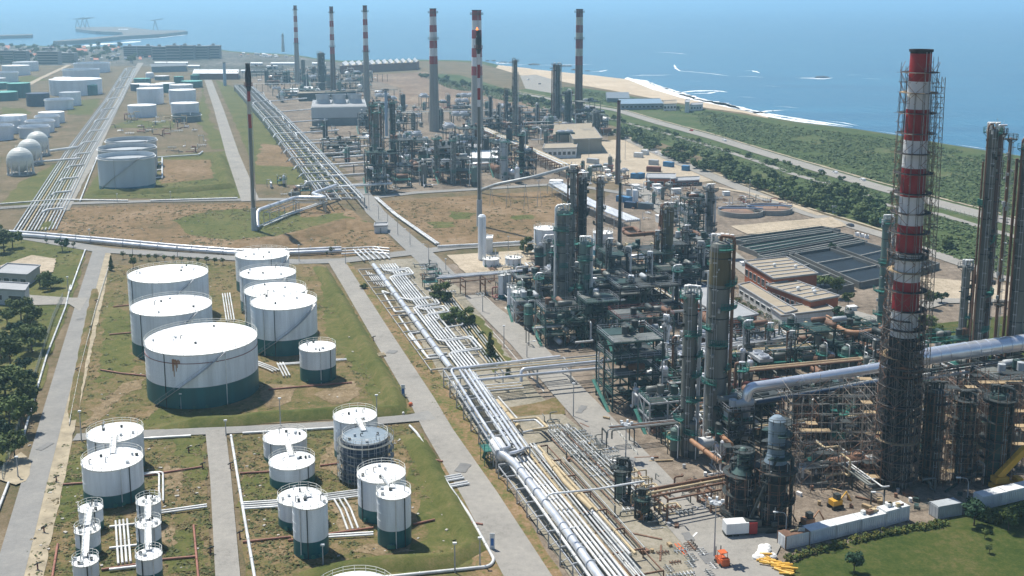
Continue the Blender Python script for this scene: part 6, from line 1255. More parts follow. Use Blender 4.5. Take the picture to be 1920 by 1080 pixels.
# harbour breakwater, cranes, islet
mb = MB(); mb.prism([G(x, y, SEA) for x, y in ((108, 85), (180, 80), (232, 74), (300, 70), (352, 64), (345, 62), (290, 62), (235, 55), (142, 55), (142, 59), (180, 64), (228, 66), (232, 71), (150, 79), (100, 84))], SEA - 1, 5); q = mb.build("breakwater", M("breakwater rock", (.16, .15, .14), .9, var=.3, scale=.03)); q["kind"] = "structure"; q["label"] = "long rocky harbour breakwater"
mb = MB(); mb.prism([G(x, y, SEA) for x, y in ((-60, 72), (30, 70), (62, 69), (60, 71), (-60, 74))], SEA - 1, 4); q = mb.build("breakwater", M("breakwater rock", (.16, .15, .14))); q["kind"] = "structure"; q["label"] = "low breakwater at the left edge of the sea"
for i, x in enumerate((146, 156, 164, 292)):
    p = G(x, 58 if x < 200 else 62, SEA) + V((0, 0, 9)); o = thing("harbour_crane", ("first", "second", "third", "lonely fourth")[i] + " faint harbour crane on the breakwater, counted from the left", "crane", p); m = MB(); [m.beam(p + V((s * 8, 0, 0)), p + V((0, 0, 30)), 2) for s in (-1, 1)]; m.build("gantry_legs", concdark, o); m = MB(); m.beam(p + V((-14, 0, 30)), p + V((26, 0, 36)), 2.2); m.build("jib", concdark, o)
bld("long white shed on the breakwater", (222, 59), (240, 59), (240, 58), 55.5, contw, roofw, name="shed", par=False)
rocks = M("dark sea rock", (.07, .06, .05), .9, var=.3, scale=.2)
for i, (x, y, sx) in enumerate(((1545, 145, 30), (1535, 145.5, 16), (1450, 208, 6), (950, 117, 30), (1000, 121, 26), (1060, 124, 36), (1085, 131, 24), (1040, 128, 18), (1100, 133, 14), (920, 114, 18))):
    p = G(x, y, SEA); m = MB(); s_ = sx / 2 / F * depth(p.x, p.y)
    for j in range(4): m.sphere(p + V((random.uniform(-.7, .7) * s_, random.uniform(-4, 4), 0)), s_ * random.uniform(.3, .5), 10, 0, min(.35, 3.2 / s_))
    m.build("sea_rock", rocks, org=p); tag(bpy.data.objects[m and [o.name for o in bpy.data.objects if o.name.startswith("sea_rock")][-1]], ["largest dark rock awash far offshore amid white foam", "smaller rock beside the largest offshore rock", "tiny rock in the surf near the scrub shore", "dark headland rock at the end of the beach", "flat dark rock off the headland", "long low rock before the sooty chimney's beach", "dark rock at the beach's far end in surf", "dark rock between the headland and the beach", "small rock at the tip of the beach rocks", "rock at the left end of the headland"][i], "rock")
# ------------------------------------------------------------------ water basins, clarifiers
def basin(label, pts, z, wm, name="basin"):
    P = [G(*p) for p in pts]; o = thing(name, label, "basin", P[0]); c = sum(P, V((0, 0, 0))) / len(P); m = MB()
    for a, b in zip(P, P[1:] + P[:1]): m.beam(a + V((0, 0, z / 2)), b + V((0, 0, z / 2)), .6, z)
    m.build("rim_wall", M("dark basin wall", (.13, .135, .13), .85, var=.3, scale=.2), o); w_ = MB(); w_.add([c + (p - c) * .99 + V((0, 0, z * .55 + .12)) for p in P], [tuple(range(len(P)))]); w_.build("water_surface", wm, o)
    if len(P) == 4:
        k = MB()
        for f in (.34, .67): k.beam(P[0].lerp(P[3], f) + V((0, 0, z * .45)), P[1].lerp(P[2], f) + V((0, 0, z * .45)), .5, z * .9)
        k.build("dividing_walls", concdark, o); k = MB(); p, q = P[0] + V((0, 0, z + .6)), P[1] + V((0, 0, z + .6)); k.beam(p, q, .07); [k.beam(p.lerp(q, i / 14) - V((0, 0, .6)), p.lerp(q, i / 14), .06) for i in range(15)]; k.build("railing", green, o)
    return o
bw = M("basin water", (.010, .020, .030), .6, var=.3, scale=.15, spec=.25); gw = M("green basin water", (.010, .040, .034), .5, var=.3, scale=.15, spec=.25); dw = M("dark basin water", (.006, .012, .018), .5, var=.2, scale=.1, spec=.25)
basin("long green treatment basin, rear one of two", [(1365, 455), (1540, 432), (1575, 438), (1400, 463)], 2, gw); basin("long green treatment basin with white foam, front one", [(1385, 468), (1560, 441), (1598, 449), (1420, 482)], 2, gw)
basin("long dark narrow basin in front of the green basins", [(1420, 486), (1600, 453), (1625, 461), (1435, 494)], 2.2, dw)
basin("big blue grey settling basin, left one", [(1415, 497), (1478, 488), (1600, 545), (1530, 560)], 2.5, bw); basin("big blue grey settling basin, middle one", [(1490, 486), (1556, 476), (1690, 525), (1612, 542)], 2.5, bw); basin("big blue grey settling basin, right one", [(1568, 474), (1620, 464), (1760, 505), (1700, 523)], 2.5, bw)
for x0, y0, x1, y1 in ((1480, 487, 1608, 545), (1558, 475, 1698, 525)): pass
for l, x, y, wd in (("round brown clarifier, left one", 1388, 402, 84), ("round brown clarifier, right one", 1442, 397, 84)):
    p = G(x, y); r = wd / 2 / F * depth(p.x, p.y); o = thing("clarifier", l, "clarifier", p); m = MB(); m.lathe(p, [(r, 0), (r, 2.4), (r - .5, 2.4), (r - .5, 1)], 36); m.build("rim_wall", concdark, o); m = MB(); m.lathe(p, [(.01, 1.3), (r - .5, 1.3)], 36); m.build("sludge_surface", M("brown sludge", (.26, .16, .10), .5, var=.15, scale=.1), o); m = MB(); m.beam(p + V((-r, 0, 3)), p + V((r, 0, 3)), 1.2, .4); [m.beam(p + V((-r, s * .6, 4)), p + V((r, s * .6, 4)), .1) for s in (-1, 1)]; m.build("scraper_bridge", M("blue steel", (.12, .18, .30), .5), o)
for i in range(7):
    x, y = 1300 + (i % 4) * 46 + (i // 4) * 30, 372 + (i // 4) * 26 + (i % 4) * 2; p = G(x, y); put("grey valve manifold" if i % 2 else "tangled grey piping", x, y)
for l, x in (("white dosing tank, left of three by the green basins", 1607), ("white dosing tank, middle of three by the green basins", 1616), ("white dosing tank, right of three by the green basins", 1625)): tank(l, x - 4, x + 4, 437 + (x - 1607) * .25, 443 + (x - 1607) * .25, 0, near=False)
tank("small white tank with pale top near the covered bridge", 1186, 1197, 357, 378, 0, near=False); tank("grey tank left of the small white one near the covered bridge", 1174, 1185, 356, 376, 0, shell=greyp, roof=greyp, near=False)
tank("horizontal-looking pale tank at the head of the climbing pipe", 1030, 1056, 340, 352, 0, near=False)
# ------------------------------------------------------------------ containers, cabins, vehicles
def container(label, fl, fr, h=2.6, wd=2.44, m=contw, cat="container", junk=False, z=0):
    a, b = G(*fl), G(*fr); e = (b - a); L = e.length; e.normalize(); n = V((-e.y, e.x, 0)); o = thing("shipping_container", label, cat, a); b_ = MB(); P = [a, b, b + n * wd, a + n * wd]; b_.prism(P, .12, h); k = int(L / .5)
    for i in range(k): p = a + e * (L * (i + .5) / k) - n * .03; b_.beam(p + V((0, 0, .3)), p + V((0, 0, h - .2)), .22, .07)
    b_.build("corrugated_walls", m, o); r = MB(); r.prism([p for p in P], h + .01, h + .06)
    for p in P: r.beam(p, p + V((0, 0, h + .05)), .18)
    r.build("roof_and_corner_posts", m if not junk else brownst, o); d = MB(); d.beam(a - e * .03 + n * .15 + V((0, 0, h / 2)), a - e * .03 + n * (wd - .15) + V((0, 0, h / 2)), .06, h * .85)
    for s in (.3, .7): d.cyl(a - e * .07 + n * wd * s + V((0, 0, .3)), a - e * .07 + n * wd * s + V((0, 0, h - .2)), .03, n=5)
    d.build("end_doors", m, o); return a, b, n, h
C = [(1472, 1032), (1518, 1022), (1567, 1010), (1614, 998.5), (1660, 988), (1704, 976.5)]
CL = ["white container with junk piled on its roof, nearest the paved yard", "white container with pale roof, second in the long row", "white container with the brightest roof, middle of the long row", "white container fourth in the long row, pipe bundle on top", "white container with boxes on its roof at the far end of the long row"]
for i in range(5):
    p, q = C[i], C[i + 1]; a, b, n, h = container(CL[i], (p[0] + .5, p[1]), (q[0] - .5, q[1]), 2.7 if i < 4 else 3.1, 2.44, contw, junk=i == 0)
    if i in (0, 3, 4):
        for k in range(5):
            m = MB(); s = a.lerp(b, random.uniform(.15, .85)) + n * random.uniform(.6, 1.8) + V((0, 0, h + .07)); L = random.uniform(.5, 1.6)
            if k % 2: m.tube([s + V((0, 0, .2)), s + (b - a).normalized() * L + V((0, 0, .2))], .16, 8)
            else: m.box(s + V((0, 0, .35)), (L, .8, .7), random.uniform(0, 1))
            tag(m.build("roof_junk", random.choice([pipet, bagw, greyp, brownst]), org=s), random.choice(["loose scrap lying on the roof of the container row"]), "scrap", "scrap on the container roofs")
container("grey container standing behind the round bush, at the lawn edge", (1758, 975), (1802, 967), 2.7, 2.44, greyp); container("long white container at the right edge below the crane, left half", (1842, 957), (1885, 947), 2.8); container("long white container at the right edge below the crane, right half", (1886, 946.5), (1940, 934), 2.8)
for l, a, b, m in (("bright blue container pair at the storage yard, left", (1182, 335), (1196, 336), contb), ("bright blue container pair at the storage yard, right", (1197, 336), (1209, 334), contb), ("white cabin at the back of the storage yard", (1188, 295), (1203, 296), contw), ("white cabin at the storage yard beside the road, front", (1202, 290), (1212, 291), contw), ("grey cabin at the middle of the storage yard", (1216, 309), (1232, 310), greyp), ("blue truck box beside the perimeter road", (1243, 312), (1258, 314), contb), ("small blue cabin beside the perimeter road", (1278, 320), (1289, 321), contb), ("pale cabin at the left of the storage yard", (1131, 316), (1146, 317), greyp), ("pale cabin behind the brown stack", (1100, 306), (1118, 308), greyp), ("red topped trailer at the storage yard", (1212, 322), (1238, 323), brickd), ("dark long trailer left of the covered bridge", (1170, 390), (1190, 392), navy), ("blue tarpaulin covered stack left of the covered bridge", (1155, 378), (1178, 382), contb), ("dark box trailer pair near the covered bridge", (1196, 392), (1222, 394), M("slate tank paint", (.13, .17, .19)))): container(l, a, b, 3, 3.2, m)
for l, x, y in (("blue portable toilet cabin by the basins road", 1395, 499), ("teal portable cabin under the trees by the basins", 1597, 583)): put("pale equipment cabin", x, y, None, .55, l, l)
def car(label, x, y, m, ang, L=4.2, W=1.75, H=1.45, van=False):
    p = G(x, y); e, n = U(ang), U(ang + math.pi / 2); o = thing("car" if not van else "van", label, "car" if not van else "van", p); pr = [(-.5, .3), (.5, .3), (.5, .75 if not van else 1.0), (.28 if not van else .4, .82 if not van else 1.1), (.12 if not van else .3, H), (-.36 if not van else -.49, H), (-.5, .85 if not van else H - .1)]; vs = [p + e * (u * L) + n * (s * W / 2) + V((0, 0, z)) for s in (-1, 1) for u, z in pr]; k = len(pr); b = MB(); b.add(vs, [(i, (i + 1) % k, k + (i + 1) % k, k + i) for i in range(k)] + [tuple(range(k))[::-1], tuple(range(k, 2 * k))]); b.build("body", m, o); g_ = MB()
    for s in (-1, 1): g_.beam(p + e * (-.33 * L) + n * s * (W / 2 + .01) + V((0, 0, 1.1)), p + e * (.12 * L) + n * s * (W / 2 + .01) + V((0, 0, 1.1)), .04, .38)
    g_.build("side_windows", glass, o)
    for u in (-.32, .32):
        for s in (-1, 1): q = p + e * u * L + n * s * (W / 2 - .08) + V((0, 0, .33)); MB().cyl(q - n * .12, q + n * .12, .33, n=12).build("wheel", rubber, o)
ra = math.atan2((G(1540, 320) - G(1640, 350)).y, (G(1540, 320) - G(1640, 350)).x); rp_ = math.atan2((G(1360, 342) - G(1440, 374)).y, (G(1360, 342) - G(1440, 374)).x)
for l, x, y, m, a, v in (("dark car on the coast highway, leading", 1539, 322, card, ra, False), ("pale car on the coast highway, right behind the dark one", 1565, 325, carw, ra, False), ("white van on the coast highway, nearest", 1617, 339, carw, ra, True), ("white van on the coast highway far away", 1358, 265, carw, ra, True), ("red car on the coast highway far away", 1296, 246, carr, ra, False), ("white car turning by the perimeter road junction", 1362, 333, carw, rp_ + .4, False), ("white car on the perimeter road near the storage yard, left", 1229, 288, carw, rp_, False), ("white car on the perimeter road near the storage yard, right", 1240, 292, carw, rp_, False), ("dark car by the clarifier road", 1594, 425, card, rp_, False), ("white car parked beside the brick red building", 1215, 354, carw, .2, False), ("white pickup parked at the works road", 1425, 512, carw, rp_, True), ("white car in the storage yard", 1140, 313, carw, .3, True), ("dark car on the beach car park", 1012, 158, card, 1, False), ("pale car on the beach car park", 990, 150, carw, 1, False)): car(l, x, y, m, a, van=v)
# white and red truck, orange forklift, crane trucks
def truck(label, x, y, ang, cabm, bedm, L=7):
    p = G(x, y); e, n = U(ang), U(ang + math.pi / 2); o = thing("truck", label, "truck", p); MB().box(p + e * (L * .36) + V((0, 0, 1.7)), (L * .24, 2.3, 2.2), ang).build("cab", cabm, o); MB().box(p - e * (L * .12) + V((0, 0, 1.9)), (L * .68, 2.4, 2.1), ang).build("load_box", bedm, o); MB().box(p + V((0, 0, .7)), (L * .96, 1.5, .3), ang).build("chassis", dark, o); MB().box(p + e * (L * .485) + V((0, 0, 2.1)), (.06, 2, .8), ang).build("windscreen", glass, o)
    for u in (-.35, -.15, .36):
        for s in (-1, 1): q = p + e * u * L + n * s * .95 + V((0, 0, .5)); MB().cyl(q - n * .18, q + n * .18, .5, n=12).build("wheel", rubber, o)
truck("white truck with red cab beside the dark reactors", 1386, 1003, .15, redp, contw, 6.5)
def forklift(label, x, y, ang, m):
    p = G(x, y); e, n = U(ang), U(ang + math.pi / 2); o = thing("forklift", label, "forklift", p); MB().box(p + V((0, 0, .9)), (2.6, 1.6, 1), ang).build("body", m, o); MB().box(p - e * .9 + V((0, 0, 1.5)), (.7, 1.5, .5), ang).build("counterweight", m, o); f = MB()
    for u in (-.7, .7):
        for s in (-1, 1): f.beam(p + e * u + n * s * .7 + V((0, 0, 1.4)), p + e * u * .8 + n * s * .6 + V((0, 0, 2.6)), .1)
    f.box(p + V((0, 0, 2.65)), (1.4, 1.4, .1), ang); f.build("cab_frame", m, o); k = MB(); [k.beam(p + e * 1.5 + n * s * .5 + V((0, 0, .2)), p + e * 1.5 + n * s * .5 + V((0, 0, 3)), .15) for s in (-1, 1)]; [k.beam(p + e * 1.5 + n * s * .4 + V((0, 0, .2)), p + e * 2.6 + n * s * .4 + V((0, 0, .2)), .15, .06) for s in (-1, 1)]; k.build("mast_and_forks", dark, o)
    for u in (-.9, .9):
        for s in (-1, 1): q = p + e * u + n * s * .8 + V((0, 0, .45)); MB().cyl(q - n * .15, q + n * .15, .45, n=12).build("wheel", rubber, o)
forklift("orange forklift parked on the paved yard", 1354, 1060, 1.9, orange)
def crane(label, x, y, ang, m, tip, boomw=1.0, s_=.68):
    p = G(x, y); e, n = U(ang), U(ang + math.pi / 2); o = thing("mobile_crane", label, "crane", p); MB().box(p + V((0, 0, 1.1)), (10 * s_, 2.7 * s_, .9), ang).build("carrier", m, o); MB().box(p + e * 4 * s_ + V((0, 0, 2.1)), (2 * s_, 2.6 * s_, 1.4 * s_), ang).build("cab", m, o); MB().box(p - e * 1.5 + V((0, 0, 2.5)), (4.5 * s_, 2.8 * s_, 1.8 * s_), ang).build("turntable_house", m, o); q = p - e * 2 + V((0, 0, 3)); t = V(tip); d = (t - q); b = MB(); b.beam(q, q + d * .45, boomw, boomw * 1.2); b.beam(q + d * .45, t, boomw * .7, boomw * .9); b.build("boom", m, o); MB().beam(q + d * .3 - V((0, 0, 1.4)), q + d * .3, .3).build("ram", steel, o)
    for u in (-3.8, -2.4, 2.2, 3.6):
        for s in (-1, 1): w_ = p + e * u * s_ + n * s * 1.15 * s_ + V((0, 0, .6)); MB().cyl(w_ - n * .25, w_ + n * .25, .6, n=12).build("wheel", rubber, o)
kp = G(1885, 918); crane("yellow telescopic crane at the right edge with raised boom", 1885, 918, .2, yellow, kp + V((11, 2, 16)), 1.1); kp = G(1420, 1000); crane("dark crane with thin boom leaning against the reactors", 1424, 1000, .1, dark, kp + V((3.5, 1, 15)), .4)
def excav(label, x, y, m):
    p = G(x, y); o = thing("digger", label, "digger", p); MB().box(p + V((0, 0, 1.3)), (2.2, 1.7, 1.1), .4).build("body", m, o); MB().box(p + V((.3, .2, 2.3)), (1.1, 1.1, 1.2), .4).build("cab", dark, o); b = MB(); b.tube([p + V((1, .3, 1.5)), p + V((2.3, .8, 3)), p + V((3.4, 1.1, 1))], .18, 6); b.build("arm", m, o); t = MB()
    for s in (-1, 1): t.box(p + V((-.3 * s, .75 * s, .4)), (2.6, .5, .8), .4)
    t.build("tracks", rubber, o)
excav("small orange digger on the sandy works floor", 1566, 952, yellow); excav("brown digger behind the container row", 1514, 988, pipeo); excav("tan loader beside the brown crane", 1462, 992, pipeo)
# yellow pipe pile, white bags, orange planks and other loose things
for i in range(26):
    x, y = random.uniform(1428, 1482), random.uniform(1050, 1082); y = 1046 + (x - 1425) * .55 + random.uniform(-7, 9); p = G(x, y); a = random.uniform(-1.2, .2); d = U(a) * random.uniform(.9, 1.7); z = random.uniform(.25, .9); m = MB(); m.tube([p - d + V((0, 0, z)), p + d + V((0, 0, z + random.uniform(-.1, .2)))], .2, 10)
    tag(m.build("yellow_pipe", M("yellow plastic pipe", (.72, .42, .06), .45, var=.15, scale=1), org=p), "short yellow pipe in the heap at the lawn corner", "pipe", "yellow pipes heaped at the lawn corner")
for i in range(14):
    x, y = random.choice([(1424, 1046), (1436, 1038), (1442, 1048), (1430, 1034)]); x += random.uniform(-9, 9); y += random.uniform(-5, 5); p = G(x, y); m = MB(); m.sphere(p + V((0, 0, .45)), random.uniform(.6, .95), 10, 0, .7); tag(m.build("white_bag", bagw, org=p), "bulging white bag beside the yellow pipe heap", "bag", "white bags beside the yellow pipes")
for l, x0, y0, x1, y1 in (("orange plank stack on the tan ground, left", 1262, 1022, 1282, 1044), ("orange plank stack on the tan ground, right", 1278, 1018, 1297, 1038)):
    m = MB(); a, b = G(x0, y0), G(x1, y1); [m.beam(a + V((k * .3, k * .1, .1 + .12 * (k % 2))), b + V((k * .3, k * .1, .1 + .12 * (k % 2))), .28, .1) for k in range(4)]; tag(m.build("plank_stack", orange, org=a), l, "planks")
deb = [wood, brownst, wood, steel, darkg, steel, brownst, bagw]
for i in range(70):
    if i < 40: x, y = random.uniform(1490, 1800), random.uniform(880, 960)
    elif i < 58: x, y = random.uniform(1200, 1330), random.uniform(860, 1060)
    else: x, y = random.uniform(1060, 1230), random.uniform(775, 900)
    p = G(x, y); m = MB()
    if i % 3 == 0: m.box(p + V((0, 0, .4)), (random.uniform(.6, 2), random.uniform(.5, 1.2), .8), random.uniform(0, 3)); l, nm = "crate", "crate"
    elif i % 3 == 1: d = U(random.uniform(0, 3)) * random.uniform(1, 3); [m.beam(p - d + V((0, 0, .12 + .13 * k)), p + d + V((0, .1, .12 + .13 * k)), .35, .1) for k in range(3)]; l, nm = "stack of boards", "board_stack"
    else: m.cyl(p, p + V((0, 0, .9)), .35, n=10); m.cyl(p + V((0, 0, .88)), p + V((0, 0, .93)), .38, n=10); l, nm = "barrel", "barrel"
    mt = random.choice(deb); o = tag(m.build(nm, mt, org=p), "%s %s on the ground %s" % ({"wo": "pale wooden", "sc": "pale wooden", "ru": "rusty", "or": "orange", "bl": "blue", "wh": "white", "ga": "grey", "da": "dark green", "ye": "yellow"}[mt.name[:2]], l, relate(x, y)), nm.replace("_", " ")); o["group"] = o["label"].replace(l, l + "s")[:100]
# ------------------------------------------------------------------ lamps, hydrants, fences, fire posts
def lamp(label, x, yb, yt, kind="arm", side=1):
    p = G(x, yb); h = max(4, ZH(p, yt)); o = thing("street_lamp", label, "street lamp", p)
    MB().tube([p, p + V((0, 0, h))], [.16, .09], 7).build("post", steel, o)
    if kind == "arm": MB().tube(fillet([p + V((0, 0, h - .1)), p + V((side * .3, 0, h + .9)), p + V((side * 1.9, 0, h + 1.1))], .8), .07, 6).build("arm", steel, o); MB().box(p + V((side * 2.1, 0, h + 1.1)), (.9, .35, .2)).build("lamp_head", contw, o)
    elif kind == "flood":
        MB().ring(p + V((0, 0, h)), .2, 1.2, .12, 10).build("head_ring", steel, o)
        for k in range(5): q = p + U(1.257 * k) * 1.2 + V((0, 0, h + .3)); MB().box(q, (.6, .4, .5), 1.257 * k).build("floodlight", contw, o)
    else: MB().box(p + V((0, 0, h + .15)), (.7, .4, .3)).build("lamp_head", contw, o)
for i, (x, yb, yt, k, s) in enumerate(((153, 828, 772, "p", 1), (34, 896, 858, "p", 1), (128, 548, 520, "p", 1), (707, 798, 742, "p", 1), (526, 800, 748, "p", 1), (340, 768, 757, "p", 1), (692, 395, 367, "arm", -1), (710, 412, 388, "arm", -1), (727, 426, 401, "arm", -1), (746, 441, 415, "arm", -1), (769, 461, 434, "arm", -1), (804, 494, 463, "arm", -1), (561, 491, 460, "p", 1), (648, 496, 468, "p", 1), (1075, 783, 720, "p", 1), (1173, 862, 795, "flood", 1), (1339, 1046, 942, "flood", 1), (1473, 1008, 970, "arm", -1), (1655, 968, 934, "arm", -1), (1813, 946, 905, "arm", -1), (606, 1062, 1034, "p", 1), (853, 1075, 1020, "p", 1), (945, 652, 612, "p", 1), (988, 672, 650, "arm", 1), (249, 478, 462, "p", 1), (168, 448, 434, "p", 1), (333, 482, 464, "p", 1), (424, 820, 798, "p", 1), (1554, 362, 340, "p", 1), (1461, 372, 350, "p", 1), (1405, 372, 338, "p", 1), (1278, 388, 352, "p", 1), (1228, 370, 350, "p", 1), (914, 470, 440, "p", 1), (953, 468, 444, "p", 1), (905, 586, 555, "p", 1), (1104, 300, 262, "p", 1), (1172, 300, 258, "p", 1), (836, 508, 486, "p", 1), (900, 1062, 1010, "p", 1), (1050, 1062, 1000, "arm", 1), (320, 376, 360, "p", 1), (220, 380, 364, "p", 1))):
    lb = {0: "thin lamp post at the dusty corner of the left road", 1: "thin lamp post beside the left road's dusty apron", 2: "thin lamp post at the gate track", 14: "tall lamp post on the green verge of the process road", 15: "floodlight mast beside the process road", 16: "tallest floodlight mast beside the paved yard", 17: "curved white lamp behind the nearest container", 18: "curved lamp behind the container row's far end", 19: "curved lamp near the yellow crane"}.get(i)
    lamp(lb or ("thin lamp post standing " + relate(x, yb)), x, yb, yt, k, s)
    if not lb: bpy.data.objects[[o.name for o in bpy.data.objects if o.name.startswith("street_lamp")][-1]]["group"] = "thin lamp posts " + relate(x, yb)
for i, (x, y) in enumerate(((106, 905), (83, 1000), (71, 1070), (354, 850), (380, 880), (395, 1040), (145, 700), (170, 620), (181, 570), (755, 740), (610, 690), (432, 880), (450, 1010), (700, 640), (640, 560))):
    p = G(x, y); o = thing("hydrant", "dark fire monitor on the verge " + ("left of the small tanks" if x < 120 else "beside the short lane" if x < 470 and y > 840 else "beside the upper tank group's left verge" if x < 200 else "beside the diagonal road"), "hydrant", p, "fire monitors on the verges"); o["group"] += " " + o["label"][-24:]; MB().cyl(p, p + V((0, 0, 1.3)), .14, n=8).build("standpipe", redd, o); m = MB(); m.tube([p + V((-.5, 0, 1.1)), p + V((0, 0, 1.45)), p + V((.7, -.2, 1.7))], .14, 6); m.build("nozzle", dark, o)
for l, x, y in (("white and blue sign board beside the upper diagonal road", 756, 745), ("white and blue sign board beside the lower diagonal road", 923, 1032)):
    p = G(x, y); o = thing("sign_board", l, "sign", p); MB().box(p + V((0, 0, 1.8)), (.9, .14, 3.2)).build("board", contw, o); MB().box(p + V((0, -.09, 1.7)), (.55, .05, 1.4)).build("blue_panel", bluep, o); MB().box(p + V((0, 0, .15)), (1.2, .5, .3)).build("foot", concrete, o)
p = G(770, 762); o = thing("hydrant", "orange red hydrant ball at the lane corner by the diagonal road", "hydrant", p); MB().sphere(p + V((0, 0, .6)), .55, 12).build("head", orange, o); MB().cyl(p, p + V((0, 0, .5)), .2, n=8).build("standpipe", redd, o)
def fence(label, line, h=2.0, mat=M("weathered fence mesh", (.16, .20, .18), .7), step=3, name="fence", z=0):
    P = dense([G(*p) for p in line], step); o = thing(name, label, "fence", P[0]); m = MB()
    for p in P: m.beam(p, p + V((0, 0, h)), .1)
    m.build("posts", concrete, o); m = MB()
    for a, b in zip(P, P[1:]):
        for k in range(5): m.beam(a + V((0, 0, h * (k + .8) / 5)), b + V((0, 0, h * (k + .8) / 5)), .035)
        m.beam(a + V((0, 0, .2)), b + V((0, 0, h)), .03); m.beam(a + V((0, 0, h)), b + V((0, 0, .2)), .03)
    m.build("wires", mat, o)
fence("grey green fence along the woodland beside the left road", [(118, 560), (100, 600), (75, 680), (45, 775), (20, 850), (5, 900)], 2.2); fence("pale fence along the dusty verge of the left road", [(205, 500), (180, 580), (150, 700), (130, 800)], 1.2, railm); fence("fence along the coast highway", [(1747, 388), (1800, 402), (1860, 418)], 2, railm); fence("pale fence beside the brick workshop", [(1378, 560), (1462, 618)], 2.6, greyp); fence("fence along the field by the cross road", [(0, 394), (150, 390), (300, 386), (450, 382)], 1.6)
fence("wire fence above the container row hedge", [(1690, 960), (1740, 955)], 1.5); fence("railing along the process road kerb", [(1145, 800), (1195, 855)], 1.1, railm, 2)
# ------------------------------------------------------------------ vegetation
def leafmat(name, a, b):
    m = bpy.data.materials.new(name); m.use_nodes = True; t = m.node_tree; s = t.nodes["Principled BSDF"]; s.inputs["Roughness"].default_value = .7; s.inputs["Specular IOR Level"].default_value = .2
    g = t.nodes.new("ShaderNodeNewGeometry"); n = t.nodes.new("ShaderNodeTexNoise"); n.inputs["Scale"].default_value = .55; n.inputs["Detail"].default_value = 4; t.links.new(g.outputs["Position"], n.inputs[0])
    w = t.nodes.new("ShaderNodeMix"); w.inputs[0].default_value = .45; t.links.new(n.outputs[0], w.inputs[2]); t.links.new(g.outputs["Random Per Island"], w.inputs[3])
    r = t.nodes.new("ShaderNodeValToRGB"); r.color_ramp.elements[0].position = .25; r.color_ramp.elements[1].position = .75; r.color_ramp.elements[0].color = (*a, 1); r.color_ramp.elements[1].color = (*b, 1); t.links.new(w.outputs[0], r.inputs[0])
    o = t.nodes.new("ShaderNodeObjectInfo"); mr = t.nodes.new("ShaderNodeMapRange"); mr.inputs[3].default_value = .75; mr.inputs[4].default_value = 1.25; h = t.nodes.new("ShaderNodeHueSaturation"); t.links.new(o.outputs["Random"], mr.inputs[0]); t.links.new(mr.outputs[0], h.inputs["Value"]); t.links.new(r.outputs[0], h.inputs["Color"]); t.links.new(h.outputs[0], s.inputs["Base Color"]); return m
lf_dark = leafmat("dark foliage", (.032, .056, .014), (.105, .14, .038)); lf_mid = leafmat("mid foliage", (.052, .088, .024), (.14, .18, .055)); lf_blue = leafmat("bluish foliage", (.015, .045, .025), (.05, .10, .05)); lf_yel = leafmat("yellowish hedge foliage", (.04, .06, .012), (.16, .15, .035)); lf_scrub = leafmat("coastal scrub foliage", (.052, .092, .030), (.110, .148, .055)); lf_weed = leafmat("weed leaves", (.06, .080, .022), (.12, .125, .045)); lf_dry = leafmat("dry grass tufts", (.13, .10, .045), (.26, .20, .10))
bark = M("bark", (.09, .06, .04), .9, var=.3, scale=1)
def leaves(mb, c, rx, rz, n, s, rng, mi=0, up=0):
    for _ in range(n):
        u, v, w_ = rng.gauss(0, 1), rng.gauss(0, 1), rng.gauss(0, 1); L = math.sqrt(u * u + v * v + w_ * w_) or 1; k = rng.uniform(.55, 1.0); d = V((u / L, v / L, abs(w_ / L) if up else w_ / L)); p = V(c) + V((d.x * rx * k, d.y * rx * k, d.z * rz * k)); a = (d + V((rng.uniform(-.8, .8), rng.uniform(-.8, .8), rng.uniform(-.3, .9) + up))).normalized(); t = a.orthogonal().normalized(); b = a.cross(t); e = s * rng.uniform(.6, 1.3); r_ = rng.uniform(0, 6.28); t, b = t * math.cos(r_) + b * math.sin(r_), b * math.cos(r_) - t * math.sin(r_)
        mb.add([p - t * e, p - b * e * .6, p + t * e, p + b * e * .6], [(0, 1, 2, 3)], mi)
def tree_proto(h, cr, mat, seed, kind="round", n=420, ls=.42):
    rng = random.Random(seed); o = thing("tree", "x", "tree", (0, 0, 0)); t = MB(); th = h * (.42 if kind == "round" else .25 if kind == "conifer" else .06); t.tube([(0, 0, 0), (rng.uniform(-.1, .1) * h * .1, 0, th * .6), (rng.uniform(-.2, .2), rng.uniform(-.2, .2), h * .62)], [h * .032, h * .024, h * .008], 7)
    for i in range(4): a = i * 1.57 + rng.uniform(-.4, .4); t.tube([(0, 0, th * .8), U(a) * cr * .35 + V((0, 0, th + h * .12)), U(a) * cr * .7 + V((0, 0, th + h * .25))], [h * .014, h * .01, h * .004], 5)
    t.build("trunk", bark, o); c = MB()
    if kind == "conifer":
        for i in range(9): z = h * (.12 + .84 * i / 9); r = cr * (1 - i / 9.5) * rng.uniform(.75, 1.1); [leaves(c, (U(rng.uniform(0, 6.28)) * r * .5 + V((0, 0, z))), r * .7, h * .08, n // 27, ls, rng) for _ in range(3)]
    else:
        zc = (h + th * .75) / 2; rz = (h - th * .75) / 2; k = 17 if kind == "round" else 9
        for i in range(k):
            a = rng.uniform(0, 6.28); q = cr * math.sqrt(rng.random()) * .72; z = zc + rng.uniform(-.62, .72) * rz * math.sqrt(max(0, 1 - (q / cr) ** 2)); leaves(c, U(a) * q + V((0, 0, z)), cr * rng.uniform(.28, .46), rz * rng.uniform(.26, .42), n // k, ls, rng)
    c.build("crown", mat, o); return o
